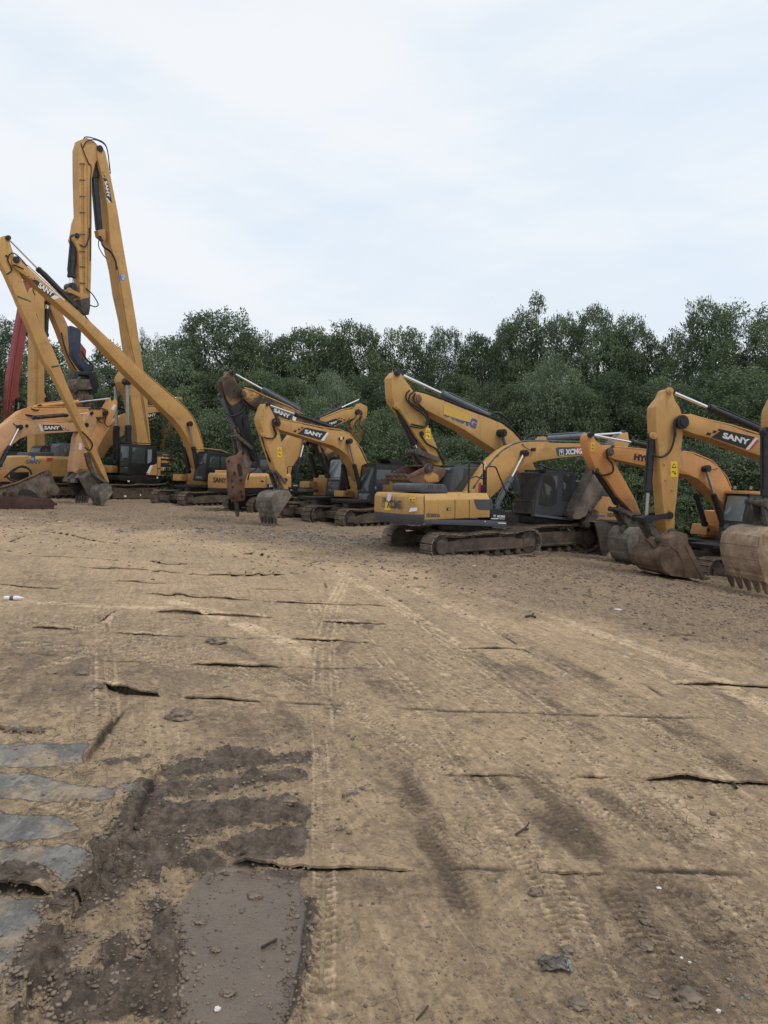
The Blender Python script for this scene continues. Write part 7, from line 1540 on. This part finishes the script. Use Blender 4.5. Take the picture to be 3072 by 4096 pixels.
LOW = [('shrub_dark', 740, 1610, 260, 52, 'shrub right of the long sloping boom'), ('shrub', 880, 1640, 240, 50, 'shrub left of the burnt arm'), ('shrub_dark', 1010, 1660, 220, 49, 'shrub between burnt arm and front boom'), ('shrub', 1250, 1600, 260, 48, 'shrub above the front logo boom'), ('shrub_dark', 1130, 1760, 240, 47, 'dark shrub under the raised rear boom'), ('shrub_dark', 1400, 1700, 280, 47, 'shrub beside the raised rear arm'), ('shrub', 1530, 1650, 260, 44, 'light shrub covering the raised rear arm'), ('shrub_dark', 1640, 1720, 240, 43, 'shrub left of the tall bucket arm'),
       ('shrub', 1560, 1780, 240, 42, 'shrub behind the middle black cab'), ('shrub_dark', 1760, 1740, 280, 42, 'dark shrub behind the tall bucket arm'), ('shrub_dark', 1900, 1760, 260, 41, 'dark shrub under the painted-over boom'), ('shrub', 1820, 1850, 240, 39, 'low shrub right of the rusty raised bucket'), ('shrub_dark', 2060, 1780, 260, 40, 'shrub under the nearest boom'), ('shrub', 2240, 1780, 260, 40, 'shrub over the caged cab'), ('shrub_dark', 2420, 1760, 280, 40, 'shrub between the two boom tips'), ('shrub_dark', 2560, 1800, 260, 38, 'dark shrub left of the upright yellow arm'),
       ('shrub', 2500, 1900, 260, 37, 'low shrub under the orange boom'), ('shrub_dark', 2760, 1760, 300, 37, 'shrub under the right logo boom'), ('shrub', 2720, 1960, 240, 35, 'low leafy shrub right of the upright arm'), ('shrub_dark', 2930, 1800, 320, 35, 'shrub behind the dark glazed cab'), ('shrub_dark', 3090, 1820, 300, 35, 'shrub at the right border behind the cab'), ('shrub', 2640, 2030, 160, 34, 'lowest weedy shrub behind the brown bucket'), ('shrub_dark', 600, 1700, 260, 55, 'shrub behind the tallest machine'), ('shrub_dark', 380, 1700, 260, 57, 'shrub behind the hanging pile clamp'), ('shrub_dark', 200, 1720, 280, 60, 'shrub behind the faded machine at left'), ('shrub', 60, 1700, 260, 60, 'shrub at the left border'), ('shrub_dark', 960, 1780, 260, 48, 'dark shrub behind the breaker'), ('shrub_dark', 1330, 1830, 280, 46, 'low dark shrub between the two black cabs'), ('shrub_dark', 800, 1760, 260, 51, 'low dark shrub behind the long reach machine')]
for i, (k, px, tp, w, D, lb) in enumerate(LOW): tree('shrub', k, px, tp, w * 1.15, D, lb, 'shrub', G3, i * 1.1)
# weeds along the edge of the wood
rs = np.random.RandomState(5); n = 9000
px_ = np.concatenate([rs.uniform(2560, 2900, 5200), rs.uniform(1300, 3300, 3800)]); D_ = np.concatenate([rs.uniform(28.5, 36, 5200), rs.uniform(36, 44, 3800)])
wx = (px_ - CX) / F * D_; wy = D_; wz = np.interp(wx, uq, gzv(uq)); h_ = .12 + .42 * rs.rand(n) ** 2; an = rs.rand(n) * 6.28; le = rs.normal(size=(n, 2)) * .16; wd = .012 + .02 * rs.rand(n)
dx, dy = np.cos(an) * wd, np.sin(an) * wd
V_ = np.stack([np.stack([wx - dx, wy - dy, wz], 1), np.stack([wx + dx, wy + dy, wz], 1), np.stack([wx + le[:, 0] * .5 + dx * .8, wy + le[:, 1] * .5 + dy * .8, wz + h_ * .7], 1), np.stack([wx + le[:, 0], wy + le[:, 1], wz + h_], 1)], 1).reshape(-1, 3).astype(np.float32)
me = bpy.data.meshes.new('weeds'); me.vertices.add(len(V_)); me.vertices.foreach_set('co', V_.ravel()); me.loops.add(n * 4); me.loops.foreach_set('vertex_index', np.arange(n * 4, dtype=np.int32)); me.polygons.add(n); me.polygons.foreach_set('loop_start', np.arange(0, n * 4, 4, dtype=np.int32)); me.update(calc_edges=True)
a = me.attributes.new('tint', 'FLOAT', 'POINT'); a.data.foreach_set('value', np.repeat(rs.rand(n), 4).astype(np.float32))
tag(link('weeds', me, LEAF[1]), kind='stuff')

# ------------------------------------------------------------------ small background things
hut_o = place((2345, 2000), 41.0); o = empty('site_hut', hut_o, R(12)); tag(o, 'dark site hut with a thin flat roof behind the caged cab', 'hut')
MB().box(-1.0, 1.6, -1.2, 1.2, 0, 3.2).build('wall', M_['frame'], o, .02); MB().box(-1.6, 1.9, -1.5, 1.5, 3.2, 3.3).build('roof', M_['barrel_grey'], o, .01); MB().box(-.2, .9, -1.212, -1.195, 1.7, 2.5).build('window', M_['glass_pale'], o)
M_['orange_plastic'] = plain('orange_plastic', (.55, .13, .06), .5)
q = place((2480, 2100), 30.5); o = empty('barrier', q, R(-6)); tag(o, 'orange-red plastic barrier lying behind the grey and brown buckets', 'barrier')
mb = MB(); mb.poly([(-2.1, -.22, 0), (1.75, -.22, 0), (1.75, .22, 0), (-2.1, .22, 0)], [(-2.1, -.09, .75), (1.75, -.09, .75), (1.75, .09, .75), (-2.1, .09, .75)]); mb.build('barrier_body', M_['orange_plastic'], o, .05)
for x in (-1.5, -.2, 1.1): MB().box(x, x + .4, -.225, -.1, .08, .22).build('fork_slot', M_['seam'], o)

# ------------------------------------------------------------------ sky, sun, camera
w = bpy.data.worlds.new('World'); scene.world = w; w.use_nodes = True; nt = w.node_tree
bg = nt.nodes['Background']; out = nt.nodes['World Output']
EL, AZ = R(60), R(55)
sky = nd(nt, 'ShaderNodeTexSky', sky_type='NISHITA'); sky.sun_disc = False; sky.sun_elevation = EL; sky.sun_rotation = AZ; sky.air_density = 1.0; sky.dust_density = 2.0
lk(nt, sky.outputs[0], bg.inputs['Color']); bg.inputs['Strength'].default_value = .12
tc = nd(nt, 'ShaderNodeTexCoord'); co = tc.outputs['Generated']
sx = nd(nt, 'ShaderNodeSeparateXYZ'); lk(nt, co, sx.inputs[0])
n1 = noise(nt, co, 1.6, 4, .42, mapscale=(.8, .8, 3.6), rot=(R(8), R(-14), 0), dist=.5); n2 = noise(nt, co, 4.0, 7, .55, mapscale=(1, 1, 3.5), rot=(R(-6), R(10), 0), dist=.3)
f = mrange(nt, math_(nt, 'ADD', math_(nt, 'MULTIPLY', n1, .75), math_(nt, 'MULTIPLY', n2, .25)), .38, .62)
c = mix(nt, f, (.76, .87, .98), (.95, .975, 1.0))
hzn = mrange(nt, sx.outputs['Z'], .02, .34, 1, 0); c = mix(nt, math_(nt, 'MULTIPLY', hzn, .7), c, (.86, .88, .93))
b2 = nd(nt, 'ShaderNodeBackground'); lk(nt, c, b2.inputs['Color']); b2.inputs['Strength'].default_value = 1.03
ms = nd(nt, 'ShaderNodeMixShader'); ms.inputs[0].default_value = .9; lk(nt, bg.outputs[0], ms.inputs[1]); lk(nt, b2.outputs[0], ms.inputs[2]); lk(nt, ms.outputs[0], out.inputs['Surface'])
sun = bpy.data.lights.new('sun', 'SUN'); sun.energy = 1.5; sun.angle = R(22); sun.color = (1, .96, .9)
so = bpy.data.objects.new('sun', sun); COL.objects.link(so)
sd = Vector((math.sin(AZ) * math.cos(EL), -math.cos(AZ) * math.cos(EL) * -1 if False else math.cos(AZ) * math.cos(EL) * -.6, math.sin(EL))); so.rotation_euler = sd.to_track_quat('Z', 'Y').to_euler()
sky.sun_rotation = math.atan2(sd.x, sd.y)
cam = bpy.data.cameras.new('camera'); co_ = bpy.data.objects.new('camera', cam); COL.objects.link(co_)
co_.location = (0, 0, CAMZ); co_.rotation_euler = (R(90), 0, 0); cam.sensor_fit = 'VERTICAL'; cam.sensor_height = 36; cam.sensor_width = 27; cam.lens = F / 4096 * 36
cam.shift_y = -(2048 - HY) / 4096; cam.clip_start = .05; cam.clip_end = 3000
scene.camera = co_
scene.view_settings.view_transform = 'Standard'; scene.view_settings.look = 'None'; scene.view_settings.exposure = 0; scene.view_settings.gamma = 1
